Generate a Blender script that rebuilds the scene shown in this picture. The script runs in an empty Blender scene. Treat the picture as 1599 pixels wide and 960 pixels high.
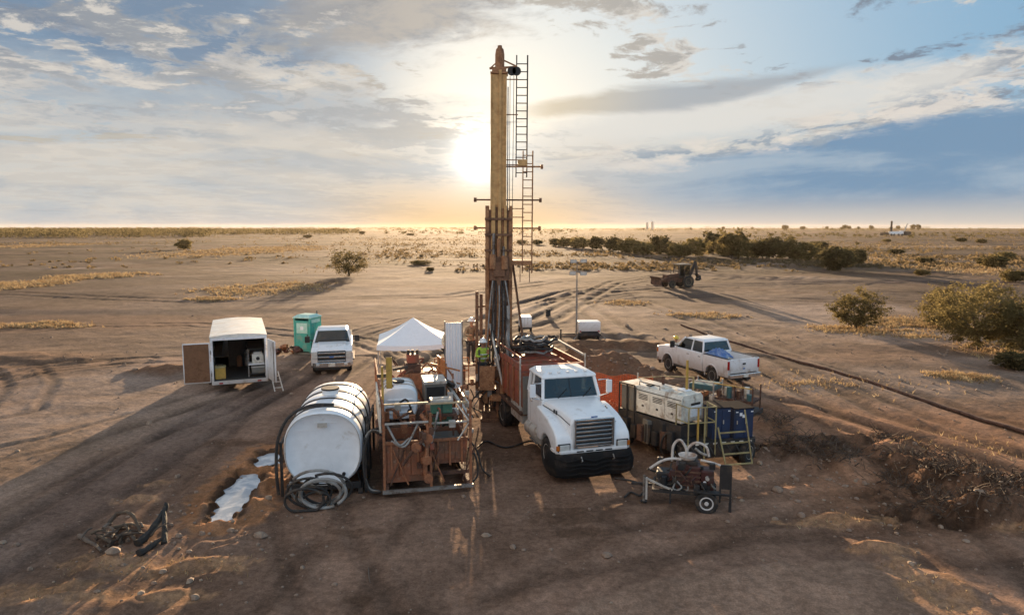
import bpy, bmesh, math, random
import numpy as np
from mathutils import Vector, Matrix, Euler
PI = math.pi
R = math.radians
sc = bpy.context.scene
COL = sc.collection
random.seed(7)

# ------------------------------------------------------------------ camera
CAM_H = 7.4
PITCH = R(6.7)
cam_d = bpy.data.cameras.new('camera')
cam = bpy.data.objects.new('camera', cam_d)
COL.objects.link(cam)
cam.location = (0, 0, CAM_H)
cam.rotation_euler = (PI / 2 - PITCH, 0, 0)
cam_d.sensor_width = 36.0
cam_d.lens = 1070 / 1599 * 36.0
cam_d.clip_start = 0.2
cam_d.clip_end = 12000
sc.camera = cam

# ------------------------------------------------------------------ exposure
sc.view_settings.view_transform = 'Standard'
sc.view_settings.look = 'None'
sc.view_settings.gamma = 1
sc.view_settings.exposure = EXPO = 1.6
sc.view_settings.use_curve_mapping = False
sc.cycles.max_bounces = 6
sc.cycles.volume_bounces = 0
sc.cycles.sample_clamp_indirect = 4

# ------------------------------------------------------------------ sun
SUN_EL = R(5.6)
SUN_AZ = R(-2.7)          # left of the camera's +Y
sun_dir = Vector((math.sin(SUN_AZ) * math.cos(SUN_EL), math.cos(SUN_AZ) * math.cos(SUN_EL), math.sin(SUN_EL)))
sun_d = bpy.data.lights.new('sun', 'SUN')
sun_d.energy = 5.0
sun_d.angle = R(0.53)
sun_d.color = (1.0, 0.71, 0.43)
sun = bpy.data.objects.new('sun', sun_d)
COL.objects.link(sun)
sun.location = (-10, 60, 40)
sun.rotation_euler = sun_dir.to_track_quat('Z', 'Y').to_euler()


# ------------------------------------------------------------------ node helper
class NT:
    """tiny wrapper: arithmetic on sockets of one node tree"""
    def __init__(s, tree):
        s.t = tree
        s.n = tree.nodes
        s.l = tree.links

    def node(s, typ, **kw):
        nd = s.n.new(typ)
        for k, v in kw.items():
            setattr(nd, k, v)
        return nd

    def put(s, sock, v):
        if isinstance(v, S):
            v = v.s
        if isinstance(v, bpy.types.NodeSocket):
            s.l.new(v, sock)
        else:
            if sock.type == 'RGBA' and not hasattr(v, '__len__'):
                v = (v, v, v, 1)
            if sock.type == 'RGBA' and len(v) == 3:
                v = (*v, 1)
            sock.default_value = v

    def math(s, op, *a, clamp=False):
        nd = s.node('ShaderNodeMath', operation=op)
        nd.use_clamp = clamp
        for i, v in enumerate(a):
            s.put(nd.inputs[i], v)
        return S(s, nd.outputs[0])

    def smooth(s, x, a, b, lo=0.0, hi=1.0):
        nd = s.node('ShaderNodeMapRange', interpolation_type='SMOOTHSTEP')
        nd.clamp = True
        for i, v in enumerate((x, a, b, lo, hi)):
            s.put(nd.inputs[i], v)
        return S(s, nd.outputs[0])

    def mix(s, f, a, b, mode='MIX'):
        nd = s.node('ShaderNodeMix', data_type='RGBA', blend_type=mode)
        s.put(nd.inputs[0], f)
        s.put(nd.inputs[6], a)
        s.put(nd.inputs[7], b)
        return S(s, nd.outputs[2])

    def noise(s, vec, scale, detail=4, rough=0.55, dist=0.0, out=0, dim='3D'):
        nd = s.node('ShaderNodeTexNoise', noise_dimensions=dim)
        if vec is not None:
            s.put(nd.inputs['Vector'], vec)
        s.put(nd.inputs['Scale'], scale)
        s.put(nd.inputs['Detail'], detail)
        s.put(nd.inputs['Roughness'], rough)
        s.put(nd.inputs['Distortion'], dist)
        return S(s, nd.outputs[out])

    def comb(s, x, y, z=0.0):
        nd = s.node('ShaderNodeCombineXYZ')
        for i, v in enumerate((x, y, z)):
            s.put(nd.inputs[i], v)
        return S(s, nd.outputs[0])

    def ramp(s, f, stops):
        nd = s.node('ShaderNodeValToRGB')
        cr = nd.color_ramp
        while len(cr.elements) > 1:
            cr.elements.remove(cr.elements[-1])
        cr.elements[0].position = stops[0][0]
        cr.elements[0].color = (*stops[0][1], 1)
        for p, c in stops[1:]:
            e = cr.elements.new(p)
            e.color = (*c, 1)
        s.put(nd.inputs[0], f)
        return S(s, nd.outputs[0])


class S:
    def __init__(s, nt, sock):
        s.nt = nt
        s.s = sock
    def __add__(s, o): return s.nt.math('ADD', s, o)
    __radd__ = __add__
    def __sub__(s, o): return s.nt.math('SUBTRACT', s, o)
    def __rsub__(s, o): return s.nt.math('SUBTRACT', o, s)
    def __mul__(s, o): return s.nt.math('MULTIPLY', s, o)
    __rmul__ = __mul__
    def __truediv__(s, o): return s.nt.math('DIVIDE', s, o)
    def __pow__(s, o): return s.nt.math('POWER', s, o)


# ------------------------------------------------------------------ sky
world = bpy.data.worlds.new('World')
sc.world = world
world.use_nodes = True
wt = NT(world.node_tree)
for nd in list(wt.n):
    wt.n.remove(nd)
w_out = wt.node('ShaderNodeOutputWorld')
w_bg = wt.node('ShaderNodeBackground')
BG = 0.1
w_bg.inputs['Strength'].default_value = BG
KS = 1.0 / (BG * 2 ** EXPO)      # cloud radiance that a displayed value of 1 needs
sky = wt.node('ShaderNodeTexSky', sky_type='NISHITA')
sky.sun_disc = False
sky.sun_elevation = SUN_EL
sky.sun_rotation = SUN_AZ
sky.altitude = 100
sky.air_density = 1.0
sky.dust_density = 1.2
sky.ozone_density = 1.5
tc = wt.node('ShaderNodeTexCoord')
gen = tc.outputs['Generated']
sep = wt.node('ShaderNodeSeparateXYZ')
wt.l.new(gen, sep.inputs[0])
dx, dy, dz = (S(wt, sep.outputs[i]) for i in range(3))
az = wt.math('ARCTAN2', dx, dy) * (180 / PI)          # degrees right of +Y
el = wt.math('ARCSINE', dz) * (180 / PI)              # degrees above horizon
dotn = wt.node('ShaderNodeVectorMath', operation='DOT_PRODUCT')
wt.l.new(gen, dotn.inputs[0])
dotn.inputs[1].default_value = sun_dir
sang = wt.math('ARCCOSINE', wt.math('MINIMUM', S(wt, dotn.outputs['Value']), 0.99999)) * (180 / PI)

def rgb255(r, g, b, k=1.0):
    f = lambda c: ((c / 255 + 0.055) / 1.055) ** 2.4 if c > 10 else c / 255 / 12.92
    return (f(r) * k, f(g) * k, f(b) * k)
def skc(r, g, b, k=1.0):
    return rgb255(r, g, b, KS * k)

# cloud deck on a plane overhead, streaks running away to the right
zz_ = wt.math('MAXIMUM', dz, 0.0) + 0.09
px_ = dx / zz_
py_ = dy / zz_
ca, sa = math.cos(R(62)), math.sin(R(62))
qx = px_ * ca + py_ * sa
qy = px_ * (-sa) + py_ * ca
n_big = wt.noise(wt.comb(qx * 0.5, qy * 1.15, 0.0), 0.75, 8, 0.62, 0.3)
n_fine = wt.noise(wt.comb(px_ * 1.5, py_ * 1.5, 3.1), 2.6, 9, 0.66, 0.35)
n_shade = wt.noise(wt.comb(qx * 0.8, qy * 1.3, 7.7), 1.5, 8, 0.62, 0.4)
n_ae = wt.noise(wt.comb(az * 0.05, el * 0.28, 1.7), 1.0, 8, 0.62, 0.4)     # streaky, for the low clouds
n_ae2 = wt.noise(wt.comb(az * 0.16, el * 0.8, 5.7), 1.0, 8, 0.66, 0.5)
n_puff = wt.noise(wt.comb(az * 0.22, el * 0.75 - az * 0.06, 9.7), 1.0, 9, 0.66, 0.3)

def patch(a0, e0, wa, we, soft=0.5, slope=0.0, k=0.9):
    """soft edged cloud region round (azimuth, elevation), broken up by noise"""
    u = (az - a0) / wa
    v = (el - e0 - (az - a0) * slope) / we
    d = wt.math('SQRT', u * u + v * v) + (n_puff - 0.5) * k * 2.2
    return wt.smooth(d, 1.0 + soft, 1.0 - soft)

# clear air: nishita, bluer away from the sun
blue = wt.mix(wt.smooth(sang, 10, 42), skc(186, 202, 213), skc(122, 166, 200))
clear = wt.mix(wt.smooth(el, 0, 30, 0.94, 0.80), S(wt, sky.outputs[0]), blue)
left = wt.smooth(az, -2, -20)
clear = wt.mix(left * wt.smooth(el, 6, 13) * 0.8, clear, skc(124, 146, 170))
# cloud colour
# clouds opposite the low sun are lit full face, warm and bright
opp = wt.smooth(sang, 60, 125)
lit = wt.mix(wt.smooth(sang, 8, 40), skc(220, 214, 204), skc(218, 210, 200))
lit = wt.mix(opp, lit, skc(255, 240, 222, 1.25))
shade = wt.mix(wt.smooth(sang, 8, 34), skc(192, 184, 172), skc(126, 138, 154))
shade = wt.mix(opp, shade, skc(214, 204, 200))
ccol = wt.mix(wt.smooth(n_shade + (n_fine - 0.5) * 1.1, 0.42, 0.56), lit, shade)
cover = n_big + (n_fine - 0.5) * 0.85 + wt.smooth(az, 12, -22, -0.075, 0.055)
cm = wt.smooth(cover, 0.46, 0.55)
col = wt.mix(cm * 0.94, clear, ccol)
# pale veil low over the horizon
veil = wt.smooth(el + (n_ae - 0.5) * 9 - left * 1.0, 11.5, 4.5)
col = wt.mix(veil * 0.85, col, wt.mix(wt.smooth(n_ae, 0.42, 0.58), skc(214, 208, 198), skc(188, 192, 194)))
# beige grey patch above left of the mast, brighter rag beside it
col = wt.mix(patch(-9.5, 16.2, 8.5, 2.6, 0.45, 0.10) * 0.85, col, wt.mix(wt.smooth(n_fine, .4, .6), skc(188, 179, 168), skc(158, 158, 160)))
col = wt.mix(patch(-27, 15, 11, 4.5, 0.5, 0.0) * 0.5, col, wt.mix(wt.smooth(n_fine, .42, .58), skc(112, 130, 154), skc(168, 170, 172)))
col = wt.mix(patch(-20, 9.0, 14, 1.6, 0.6, 0.02) * 0.5, col, skc(168, 176, 184))
col = wt.mix(left * wt.smooth(el, 6, 10) * wt.smooth(n_fine + (n_puff - 0.5) * 0.5, 0.55, 0.66) * 0.7, col, skc(232, 224, 212))
# cream band between the two cloud layers at the right
col = wt.mix(patch(19, 8.9, 17, 1.5, 0.5, 0.10) * 0.85, col, skc(226, 223, 216))
# long lens shaped cloud right of the mast
ctr = 9.2 + (az - 2) * 0.092 + wt.math('SINE', az * 0.3) * 0.2
th = wt.math('ABSOLUTE', el - ctr + (n_ae2 - 0.5) * 1.1 + (n_puff - 0.5) * 0.5)
lens_w = wt.smooth(az, 0.0, 12.0, 0.45, 0.95) * wt.smooth(az, 26, 14)
lens = wt.smooth(th - lens_w, 0.4, -0.35) * wt.smooth(az, -1, 4) * wt.smooth(az, 27, 23)
col = wt.mix(lens * 0.85, col, wt.mix(wt.smooth(az, 2, 14), skc(214, 200, 174), skc(170, 175, 180)))
# blue cloud bank low on the right
edge = 4.9 + wt.smooth(az, 8, 38) * 3.4 + (n_ae2 - 0.5) * 2.2 + (n_puff - 0.5) * 1.6
bank = wt.smooth(el - edge, 0.35, -0.5) * wt.smooth(az, 1.0, 21.0)
bcol = wt.mix(wt.smooth(n_ae + (n_puff - 0.5) * 0.3, 0.42, 0.66), skc(118, 150, 180), skc(162, 180, 196))
bcol = wt.mix(wt.smooth(el, 0.2, 3.0), skc(200, 196, 190), bcol)
col = wt.mix(bank * 0.96, col, bcol)
# broken cloud along the top of the bank: cream caps and slate undersides
band = wt.smooth(wt.math('ABSOLUTE', el - edge - 0.5), 1.5, 0.3) * wt.smooth(az, 3, 12)
col = wt.mix(band * wt.smooth(n_puff, 0.49, 0.56) * 0.8, col, skc(228, 220, 210))
col = wt.mix(band * wt.smooth(n_puff, 0.47, 0.40) * 0.75, col, skc(138, 156, 174))
# thin grey streaks in the glow on the left
st = wt.smooth(n_ae2 + (n_ae - 0.5) * 0.6, 0.57, 0.65) * wt.smooth(wt.math('ABSOLUTE', el - 6.4), 2.2, 0.6) * wt.smooth(az, -4, -7)
col = wt.mix(st * 0.6, col, skc(196, 184, 164))
# golden layer under the sun, white glow round it
gold = wt.smooth(el, 5.0, 0.2) * wt.smooth(wt.math('ABSOLUTE', az + 3.0), 17, 1)
col = wt.mix(gold * 0.85, col, skc(238, 198, 142))
glow = wt.math('EXPONENT', sang * sang * (-1 / 2.6)) * 1.5 + wt.math('EXPONENT', sang * (-1 / 3.2)) * 0.5
gcol = wt.mix(wt.smooth(sang, 2, 9), skc(255, 248, 232), skc(250, 226, 188))
gl = wt.node('ShaderNodeVectorMath', operation='SCALE')
wt.put(gl.inputs[0], gcol)
wt.put(gl.inputs['Scale'], glow)
fin = wt.mix(1.0, col, S(wt, gl.outputs[0]), 'ADD')
# added brightness in the sky opposite the sun, to lift camera-facing sides
fs = wt.node('ShaderNodeVectorMath', operation='SCALE')
wt.put(fs.inputs[0], fin)
wt.put(fs.inputs['Scale'], wt.smooth(sang, 55, 120, 1.0, 1.5))
fin = S(wt, fs.outputs[0])
# below the horizon: the same dusty ground tone
fin = wt.mix(wt.smooth(el, -0.15, -1.0), fin, skc(150, 128, 108))
wt.put(w_bg.inputs['Color'], fin)
wt.l.new(w_bg.outputs[0], w_out.inputs['Surface'])


# ------------------------------------------------------------------ placing: a photograph pixel seen on a level plane z
def at(px, py, z=0.0):
    u = (px - 799.5) / 1070
    v = (480 - py) / 1070
    t = (z - CAM_H) / (-math.sin(PITCH) + v * math.cos(PITCH))
    return (u * t, (math.cos(PITCH) + v * math.sin(PITCH)) * t)


# ------------------------------------------------------------------ tags
def tag(o, label=None, cat=None, group=None, kind=None):
    if label: o['label'] = label
    if cat: o['category'] = cat
    if group: o['group'] = group
    if kind: o['kind'] = kind
    return o


def thing(name, label, cat, loc=(0, 0, 0), rz=0.0, group=None):
    o = bpy.data.objects.new(name, None)
    o.empty_display_size = 0.3
    COL.objects.link(o)
    o.location = loc
    o.rotation_euler = (0, 0, rz)
    return tag(o, label, cat, group)


def copy_tree(o, loc=None, rz=None, label=None, parent=None):
    c = o.copy()
    COL.objects.link(c)
    if parent is not None:
        c.parent = parent
    if loc is not None: c.location = loc
    if rz is not None: c.rotation_euler = (0, 0, rz)
    if label: c['label'] = label
    for ch in o.children:
        copy_tree(ch, parent=c)
    return c


# ------------------------------------------------------------------ mesh builder
class MB:
    def __init__(s):
        s.v = []
        s.f = []

    def add(s, vs, fs, M=None):
        b = len(s.v)
        if M is not None:
            vs = [tuple(M @ Vector(v)) for v in vs]
        s.v += [tuple(v) for v in vs]
        s.f += [tuple(i + b for i in f) for f in fs]
        return s

    def box(s, x0, x1, y0, y1, z0, z1, M=None):
        vs = [(x, y, z) for x in (x0, x1) for y in (y0, y1) for z in (z0, z1)]
        fs = [(0, 1, 3, 2), (4, 6, 7, 5), (0, 4, 5, 1), (2, 3, 7, 6), (0, 2, 6, 4), (1, 5, 7, 3)]
        return s.add(vs, fs, M)

    def cbox(s, c, d, rot=(0, 0, 0)):
        M = Matrix.Translation(c) @ Euler(rot).to_matrix().to_4x4()
        return s.box(-d[0] / 2, d[0] / 2, -d[1] / 2, d[1] / 2, -d[2] / 2, d[2] / 2, M)

    def bar(s, a, b, w=0.05, h=None):
        """square bar from a to b"""
        a, b = Vector(a), Vector(b)
        h = h or w
        q = (b - a).to_track_quat('Z', 'Y')
        M = Matrix.Translation(a) @ q.to_matrix().to_4x4()
        return s.box(-w / 2, w / 2, -h / 2, h / 2, 0, (b - a).length, M)

    def tube(s, pts, r=0.03, n=8, closed=False, r2=None, cap=True):
        pts = [Vector(p) for p in pts]
        m = len(pts)
        rings = []
        up = None
        base = len(s.v)
        for i, p in enumerate(pts):
            if closed:
                t = pts[(i + 1) % m] - pts[i - 1]
            else:
                t = pts[min(i + 1, m - 1)] - pts[max(i - 1, 0)]
            if t.length < 1e-9: t = Vector((0, 0, 1))
            t.normalize()
            if up is None:
                up = Vector((0, 0, 1)) if abs(t.z) < 0.9 else Vector((0, 1, 0))
            a = t.cross(up)
            if a.length < 1e-6:
                a = t.cross(Vector((1, 0, 0)))
            a.normalize()
            b = a.cross(t)
            up = b.copy()
            rr = r if r2 is None else r + (r2 - r) * i / (m - 1)
            for k in range(n):
                an = 2 * PI * k / n
                s.v.append(tuple(p + (a * math.cos(an) + b * math.sin(an)) * rr))
        for i in range(m if closed else m - 1):
            for k in range(n):
                A = base + i * n + k
                B = base + i * n + (k + 1) % n
                C = base + ((i + 1) % m) * n + (k + 1) % n
                D = base + ((i + 1) % m) * n + k
                s.f.append((A, B, C, D))
        if cap and not closed:
            s.f.append(tuple(base + k for k in range(n))[::-1])
            s.f.append(tuple(base + (m - 1) * n + k for k in range(n)))
        return s

    def cyl(s, a, b, r, n=16, r2=None):
        return s.tube([a, b], r, n, r2=r2)

    def loft(s, rings, cap=True, closed=True):
        """rings: lists of equal length of points"""
        base = len(s.v)
        n = len(rings[0])
        for rg in rings:
            s.v += [tuple(p) for p in rg]
        for i in range(len(rings) - 1):
            for k in range(n if closed else n - 1):
                A = base + i * n + k
                B = base + i * n + (k + 1) % n
                s.f.append((A, B, B + n, A + n))
        if cap:
            s.f.append(tuple(base + k for k in range(n))[::-1])
            s.f.append(tuple(base + (len(rings) - 1) * n + k for k in range(n)))
        return s

    def lathe(s, prof, c=(0, 0, 0), axis='Z', n=20):
        """prof: (radius, height) list; revolved round an axis through c"""
        rings = []
        for r, h in prof:
            rg = []
            for k in range(n):
                a = 2 * PI * k / n
                p = (r * math.cos(a), r * math.sin(a), h)
                if axis == 'X': p = (h, r * math.cos(a), r * math.sin(a))
                if axis == 'Y': p = (r * math.cos(a), h, r * math.sin(a))
                rg.append((p[0] + c[0], p[1] + c[1], p[2] + c[2]))
            rings.append(rg)
        return s.loft(rings)

    def prism(s, pts, x0, x1, axis='X'):
        """2D outline (a, b) extruded along an axis: X -> (y, z) outline, Y -> (x, z), Z -> (x, y)"""
        def P(a, b, h):
            return {'X': (h, a, b), 'Y': (a, h, b), 'Z': (a, b, h)}[axis]
        return s.loft([[P(a, b, x0) for a, b in pts], [P(a, b, x1) for a, b in pts]])

    def sphere(s, c, r, n=10, m=6, sq=(1, 1, 1), M=None):
        rings = []
        for i in range(m + 1):
            th = PI * i / m
            rr = max(math.sin(th), 0.01)
            rings.append([(c[0] + r * sq[0] * rr * math.cos(2 * PI * k / n), c[1] + r * sq[1] * rr * math.sin(2 * PI * k / n), c[2] + r * sq[2] * math.cos(th)) for k in range(n)])
        return s.loft(rings)

    def mesh(s, name, mat, smooth=False, bevel=0.0, seg=2):
        me = bpy.data.meshes.new(name)
        me.from_pydata(s.v, [], s.f)
        bm = bmesh.new()
        bm.from_mesh(me)
        bmesh.ops.recalc_face_normals(bm, faces=bm.faces)
        if bevel:
            es = [e for e in bm.edges if len(e.link_faces) == 2 and e.calc_face_angle(0) > R(28)]
            bmesh.ops.bevel(bm, geom=es, offset=bevel, segments=seg, profile=0.6, affect='EDGES', clamp_overlap=True)
        bm.to_mesh(me)
        bm.free()
        me.materials.append(mat)
        if smooth:
            me.shade_smooth()
            try:
                me.set_sharp_from_angle(angle=R(38))
            except Exception:
                pass
        return me

    def build(s, name, mat, parent=None, smooth=False, bevel=0.0, seg=2, loc=None, rot=None):
        o = bpy.data.objects.new(name, s.mesh(name, mat, smooth, bevel, seg))
        COL.objects.link(o)
        if parent is not None: o.parent = parent
        if loc is not None: o.location = loc
        if rot is not None: o.rotation_euler = rot
        return o


# ------------------------------------------------------------------ materials
MATS = {}
def mat(name, col, rough=0.6, metal=0.0, dirt=None, dirt_amt=0.4, dirt_scale=3.0, bump=0.0, bump_scale=30.0, spec=0.5, trans=0.0, coat=0.0, gravity=False, var=0.12, sub=0.0, dcol2=None):
    """painted / plain material with mottling and dirt in patches"""
    if name in MATS: return MATS[name]
    m = bpy.data.materials.new(name)
    m.use_nodes = True
    nt = NT(m.node_tree)
    bs = m.node_tree.nodes['Principled BSDF']
    t = nt.node('ShaderNodeTexCoord')
    g = t.outputs['Object']
    n1 = nt.noise(g, dirt_scale * 2.7, 5, 0.6)
    c = nt.mix(nt.smooth(n1, 0.3, 0.7), tuple(x * (1 - var) for x in col), tuple(min(x * (1 + var), 1) for x in col))
    if dirt:
        n2 = nt.noise(g, dirt_scale, 8, 0.68, 0.4)
        f = nt.smooth(n2, 0.62 - dirt_amt * 0.35, 0.72 - dirt_amt * 0.12)
        if gravity:
            sp = nt.node('ShaderNodeSeparateXYZ')
            nt.l.new(g, sp.inputs[0])
            f = nt.math('ADD', f * 0.7, nt.smooth(S(nt, sp.outputs[2]) + (n2 - 0.5) * 0.9, 1.3, 0.5) * 0.75, clamp=True)
        c = nt.mix(f * min(1, 0.45 + dirt_amt), c, dirt)
        if dcol2:
            n3 = nt.noise(g, dirt_scale * 4, 6, 0.7)
            c = nt.mix(nt.smooth(n3, 0.55, 0.66) * 0.8, c, dcol2)
        nt.put(bs.inputs['Roughness'], nt.mix(f, rough, min(1, rough + 0.3)))
    else:
        bs.inputs['Roughness'].default_value = rough
    nt.put(bs.inputs['Base Color'], c)
    bs.inputs['Metallic'].default_value = metal
    bs.inputs['Specular IOR Level'].default_value = spec
    bs.inputs['Transmission Weight'].default_value = trans
    bs.inputs['Coat Weight'].default_value = coat
    if sub:
        bs.inputs['Subsurface Weight'].default_value = sub
    if bump:
        bn = nt.node('ShaderNodeBump')
        bn.inputs['Strength'].default_value = bump
        bn.inputs['Distance'].default_value = 0.02
        nt.put(bn.inputs['Height'], nt.noise(g, bump_scale, 5, 0.65))
        nt.l.new(bn.outputs[0], bs.inputs['Normal'])
    MATS[name] = m
    return m

DUST = (0.30, 0.21, 0.14)
MUD = (0.10, 0.065, 0.045)
RUSTC = (0.17, 0.055, 0.02)
white_paint = mat('white_paint', (0.86, 0.87, 0.88), 0.32, dirt=DUST, dirt_amt=0.35, dirt_scale=1.3, coat=0.3, gravity=True, var=0.03)
truck_white = mat('truck_white', (0.88, 0.88, 0.88), 0.33, dirt=DUST, dirt_amt=0.15, dirt_scale=1.7, coat=0.3, var=0.03, gravity=True)
cream_paint = mat('cream_paint', (0.72, 0.68, 0.59), 0.5, dirt=DUST, dirt_amt=0.45, dirt_scale=2.2)
poly_white = mat('poly_white', (0.84, 0.86, 0.88), 0.42, dirt=(0.52, 0.48, 0.42), dirt_amt=0.18, dirt_scale=1.6, var=0.04)
red_paint = mat('red_paint', (0.33, 0.068, 0.032), 0.55, dirt=(0.19, 0.09, 0.055), dirt_amt=0.6, dirt_scale=2.6, dcol2=(0.24, 0.13, 0.08), bump=0.2)
rust = mat('rust', (0.33, 0.125, 0.055), 0.75, dirt=(0.15, 0.065, 0.038), dirt_amt=0.5, dirt_scale=4, dcol2=(0.45, 0.24, 0.12), bump=0.5)
rust_dark = mat('rust_dark', (0.13, 0.062, 0.038), 0.8, dirt=(0.055, 0.03, 0.024), dirt_amt=0.6, dirt_scale=4, dcol2=(0.22, 0.12, 0.07), bump=0.5)
mast_glare_tan = mat('mast_glare_tan', (0.66, 0.39, 0.15), 0.5, dirt=(0.48, 0.26, 0.10), dirt_amt=0.5, dirt_scale=2.2, bump=0.25)  # golden sun glare over the brown mast, painted into its base colour
steel = mat('steel', (0.30, 0.28, 0.26), 0.5, 0.5, dirt=(0.14, 0.09, 0.06), dirt_amt=0.5, dirt_scale=4, bump=0.2)
pale_steel = mat('pale_steel', (0.55, 0.52, 0.47), 0.45, 0.3, dirt=(0.28, 0.2, 0.14), dirt_amt=0.4, dirt_scale=3)
chrome = mat('chrome', (0.6, 0.6, 0.6), 0.22, 0.9)
black_steel = mat('black_steel', (0.022, 0.02, 0.02), 0.6, dirt=(0.10, 0.07, 0.05), dirt_amt=0.4, dirt_scale=3, bump=0.2)
black_plastic = mat('black_plastic', (0.015, 0.015, 0.016), 0.5, var=0.2)
rubber = mat('rubber', (0.022, 0.02, 0.019), 0.85, dirt=(0.13, 0.095, 0.07), dirt_amt=0.4, dirt_scale=3)
hose_black = mat('hose_black', (0.025, 0.022, 0.02), 0.6, dirt=(0.13, 0.09, 0.06), dirt_amt=0.35)
hose_grey = mat('hose_grey', (0.32, 0.31, 0.29), 0.6, dirt=(0.16, 0.12, 0.09), dirt_amt=0.5)
hose_white = mat('hose_white', (0.62, 0.56, 0.50), 0.6, dirt=(0.34, 0.2, 0.13), dirt_amt=0.45)
yellow_paint = mat('yellow_paint', (0.50, 0.31, 0.06), 0.55, dirt=(0.24, 0.14, 0.07), dirt_amt=0.35)
dull_yellow = mat('dull_yellow', (0.36, 0.30, 0.14), 0.6, dirt=(0.2, 0.13, 0.07), dirt_amt=0.4)
blue_paint = mat('blue_paint', (0.016, 0.032, 0.085), 0.6, dirt=(0.04, 0.05, 0.07), dirt_amt=0.4, dirt_scale=2)
blue_plastic = mat('blue_plastic', (0.06, 0.14, 0.36), 0.5, dirt=(0.30, 0.38, 0.50), dirt_amt=0.5, dirt_scale=2.5)  # pale blue patches are tarp highlights painted into the colour
teal_plastic = mat('teal_plastic', (0.05, 0.36, 0.30), 0.5, dirt=(0.22, 0.33, 0.27), dirt_amt=0.35, dirt_scale=2)
teal_light = mat('teal_light', (0.42, 0.66, 0.58), 0.5)
teal_dark = mat('teal_dark', (0.05, 0.13, 0.14), 0.5, dirt=(0.09, 0.1, 0.09), dirt_amt=0.4)
green_paint = mat('green_paint', (0.06, 0.17, 0.11), 0.5, dirt=(0.16, 0.15, 0.1), dirt_amt=0.3)
plywood = mat('plywood', (0.20, 0.095, 0.045), 0.7, dirt=(0.14, 0.07, 0.035), dirt_amt=0.4, bump=0.1)
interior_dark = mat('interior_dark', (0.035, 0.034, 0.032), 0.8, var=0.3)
canvas_white = mat('canvas_white', (0.84, 0.86, 0.88), 0.8, var=0.03, bump=0.2, bump_scale=5)
orange_net = mat('orange_net', (0.60, 0.15, 0.045), 0.7, dirt=(0.5, 0.10, 0.03), dirt_amt=0.3)
grey_panel = mat('grey_panel', (0.15, 0.145, 0.13), 0.6, dirt=(0.22, 0.17, 0.12), dirt_amt=0.4)
hide = mat('folded_black', (0.010, 0.009, 0.009), 0.85, dirt=(0.045, 0.033, 0.026), dirt_amt=0.4, dirt_scale=1.5, bump=0.9, bump_scale=5, spec=0.25)
bark = mat('bark', (0.09, 0.065, 0.045), 0.9, bump=0.6, bump_scale=12)
wood_old = mat('wood_old', (0.16, 0.12, 0.09), 0.85, dirt=(0.07, 0.05, 0.04), dirt_amt=0.5, bump=0.5)
wood_black = mat('wood_black', (0.03, 0.026, 0.022), 0.85, dirt=(0.09, 0.07, 0.05), dirt_amt=0.3, bump=0.5)
skin = mat('skin', (0.36, 0.19, 0.12), 0.6, sub=0.05)
hivis = mat('hivis', (0.38, 0.55, 0.05), 0.7, dirt=(0.33, 0.36, 0.1), dirt_amt=0.3, dirt_scale=5)
hivis_band = mat('hivis_band', (0.68, 0.68, 0.60), 0.4)
cloth_dark = mat('cloth_dark', (0.03, 0.03, 0.035), 0.9, var=0.3)
cloth_navy = mat('cloth_navy', (0.035, 0.045, 0.08), 0.9, var=0.3)
cloth_tan = mat('cloth_tan', (0.22, 0.16, 0.11), 0.9, var=0.2)
cloth_pale = mat('cloth_pale', (0.55, 0.52, 0.42), 0.9, var=0.1)
helmet_white = mat('helmet_white', (0.8, 0.8, 0.78), 0.35, var=0.02)
helmet_yellow = mat('helmet_yellow', (0.75, 0.55, 0.08), 0.35, var=0.03)
lens_m = mat('lamp_lens', (0.55, 0.55, 0.52), 0.12, spec=0.9)
amber = mat('amber_lens', (0.5, 0.14, 0.02), 0.2)
red_lens = mat('red_lens', (0.35, 0.01, 0.01), 0.2)

def glass_mat():
    m = bpy.data.materials.new('vehicle_glass')
    m.use_nodes = True
    nt = NT(m.node_tree)
    for nd in list(nt.n): nt.n.remove(nd)
    out = nt.node('ShaderNodeOutputMaterial')
    tr = nt.node('ShaderNodeBsdfTransparent')
    tr.inputs[0].default_value = (0.26, 0.30, 0.28, 1)
    gl = nt.node('ShaderNodeBsdfGlossy')
    gl.inputs['Roughness'].default_value = 0.04
    gl.inputs[0].default_value = (0.9, 0.9, 0.9, 1)
    fr = nt.node('ShaderNodeFresnel')
    fr.inputs[0].default_value = 1.5
    g = nt.node('ShaderNodeTexCoord').outputs['Object']
    df = nt.node('ShaderNodeBsdfDiffuse')
    df.inputs[0].default_value = (0.3, 0.25, 0.2, 1)
    ms = nt.node('ShaderNodeMixShader')
    nt.put(ms.inputs[0], nt.math('ADD', S(nt, fr.outputs[0]), 0.03))
    nt.l.new(tr.outputs[0], ms.inputs[1])
    nt.l.new(gl.outputs[0], ms.inputs[2])
    m2 = nt.node('ShaderNodeMixShader')
    nt.put(m2.inputs[0], nt.smooth(nt.noise(g, 2.0, 6, 0.7), 0.5, 0.85) * 0.22)
    nt.l.new(ms.outputs[0], m2.inputs[1])
    nt.l.new(df.outputs[0], m2.inputs[2])
    nt.l.new(m2.outputs[0], out.inputs[0])
    return m
glass = glass_mat()


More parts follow.
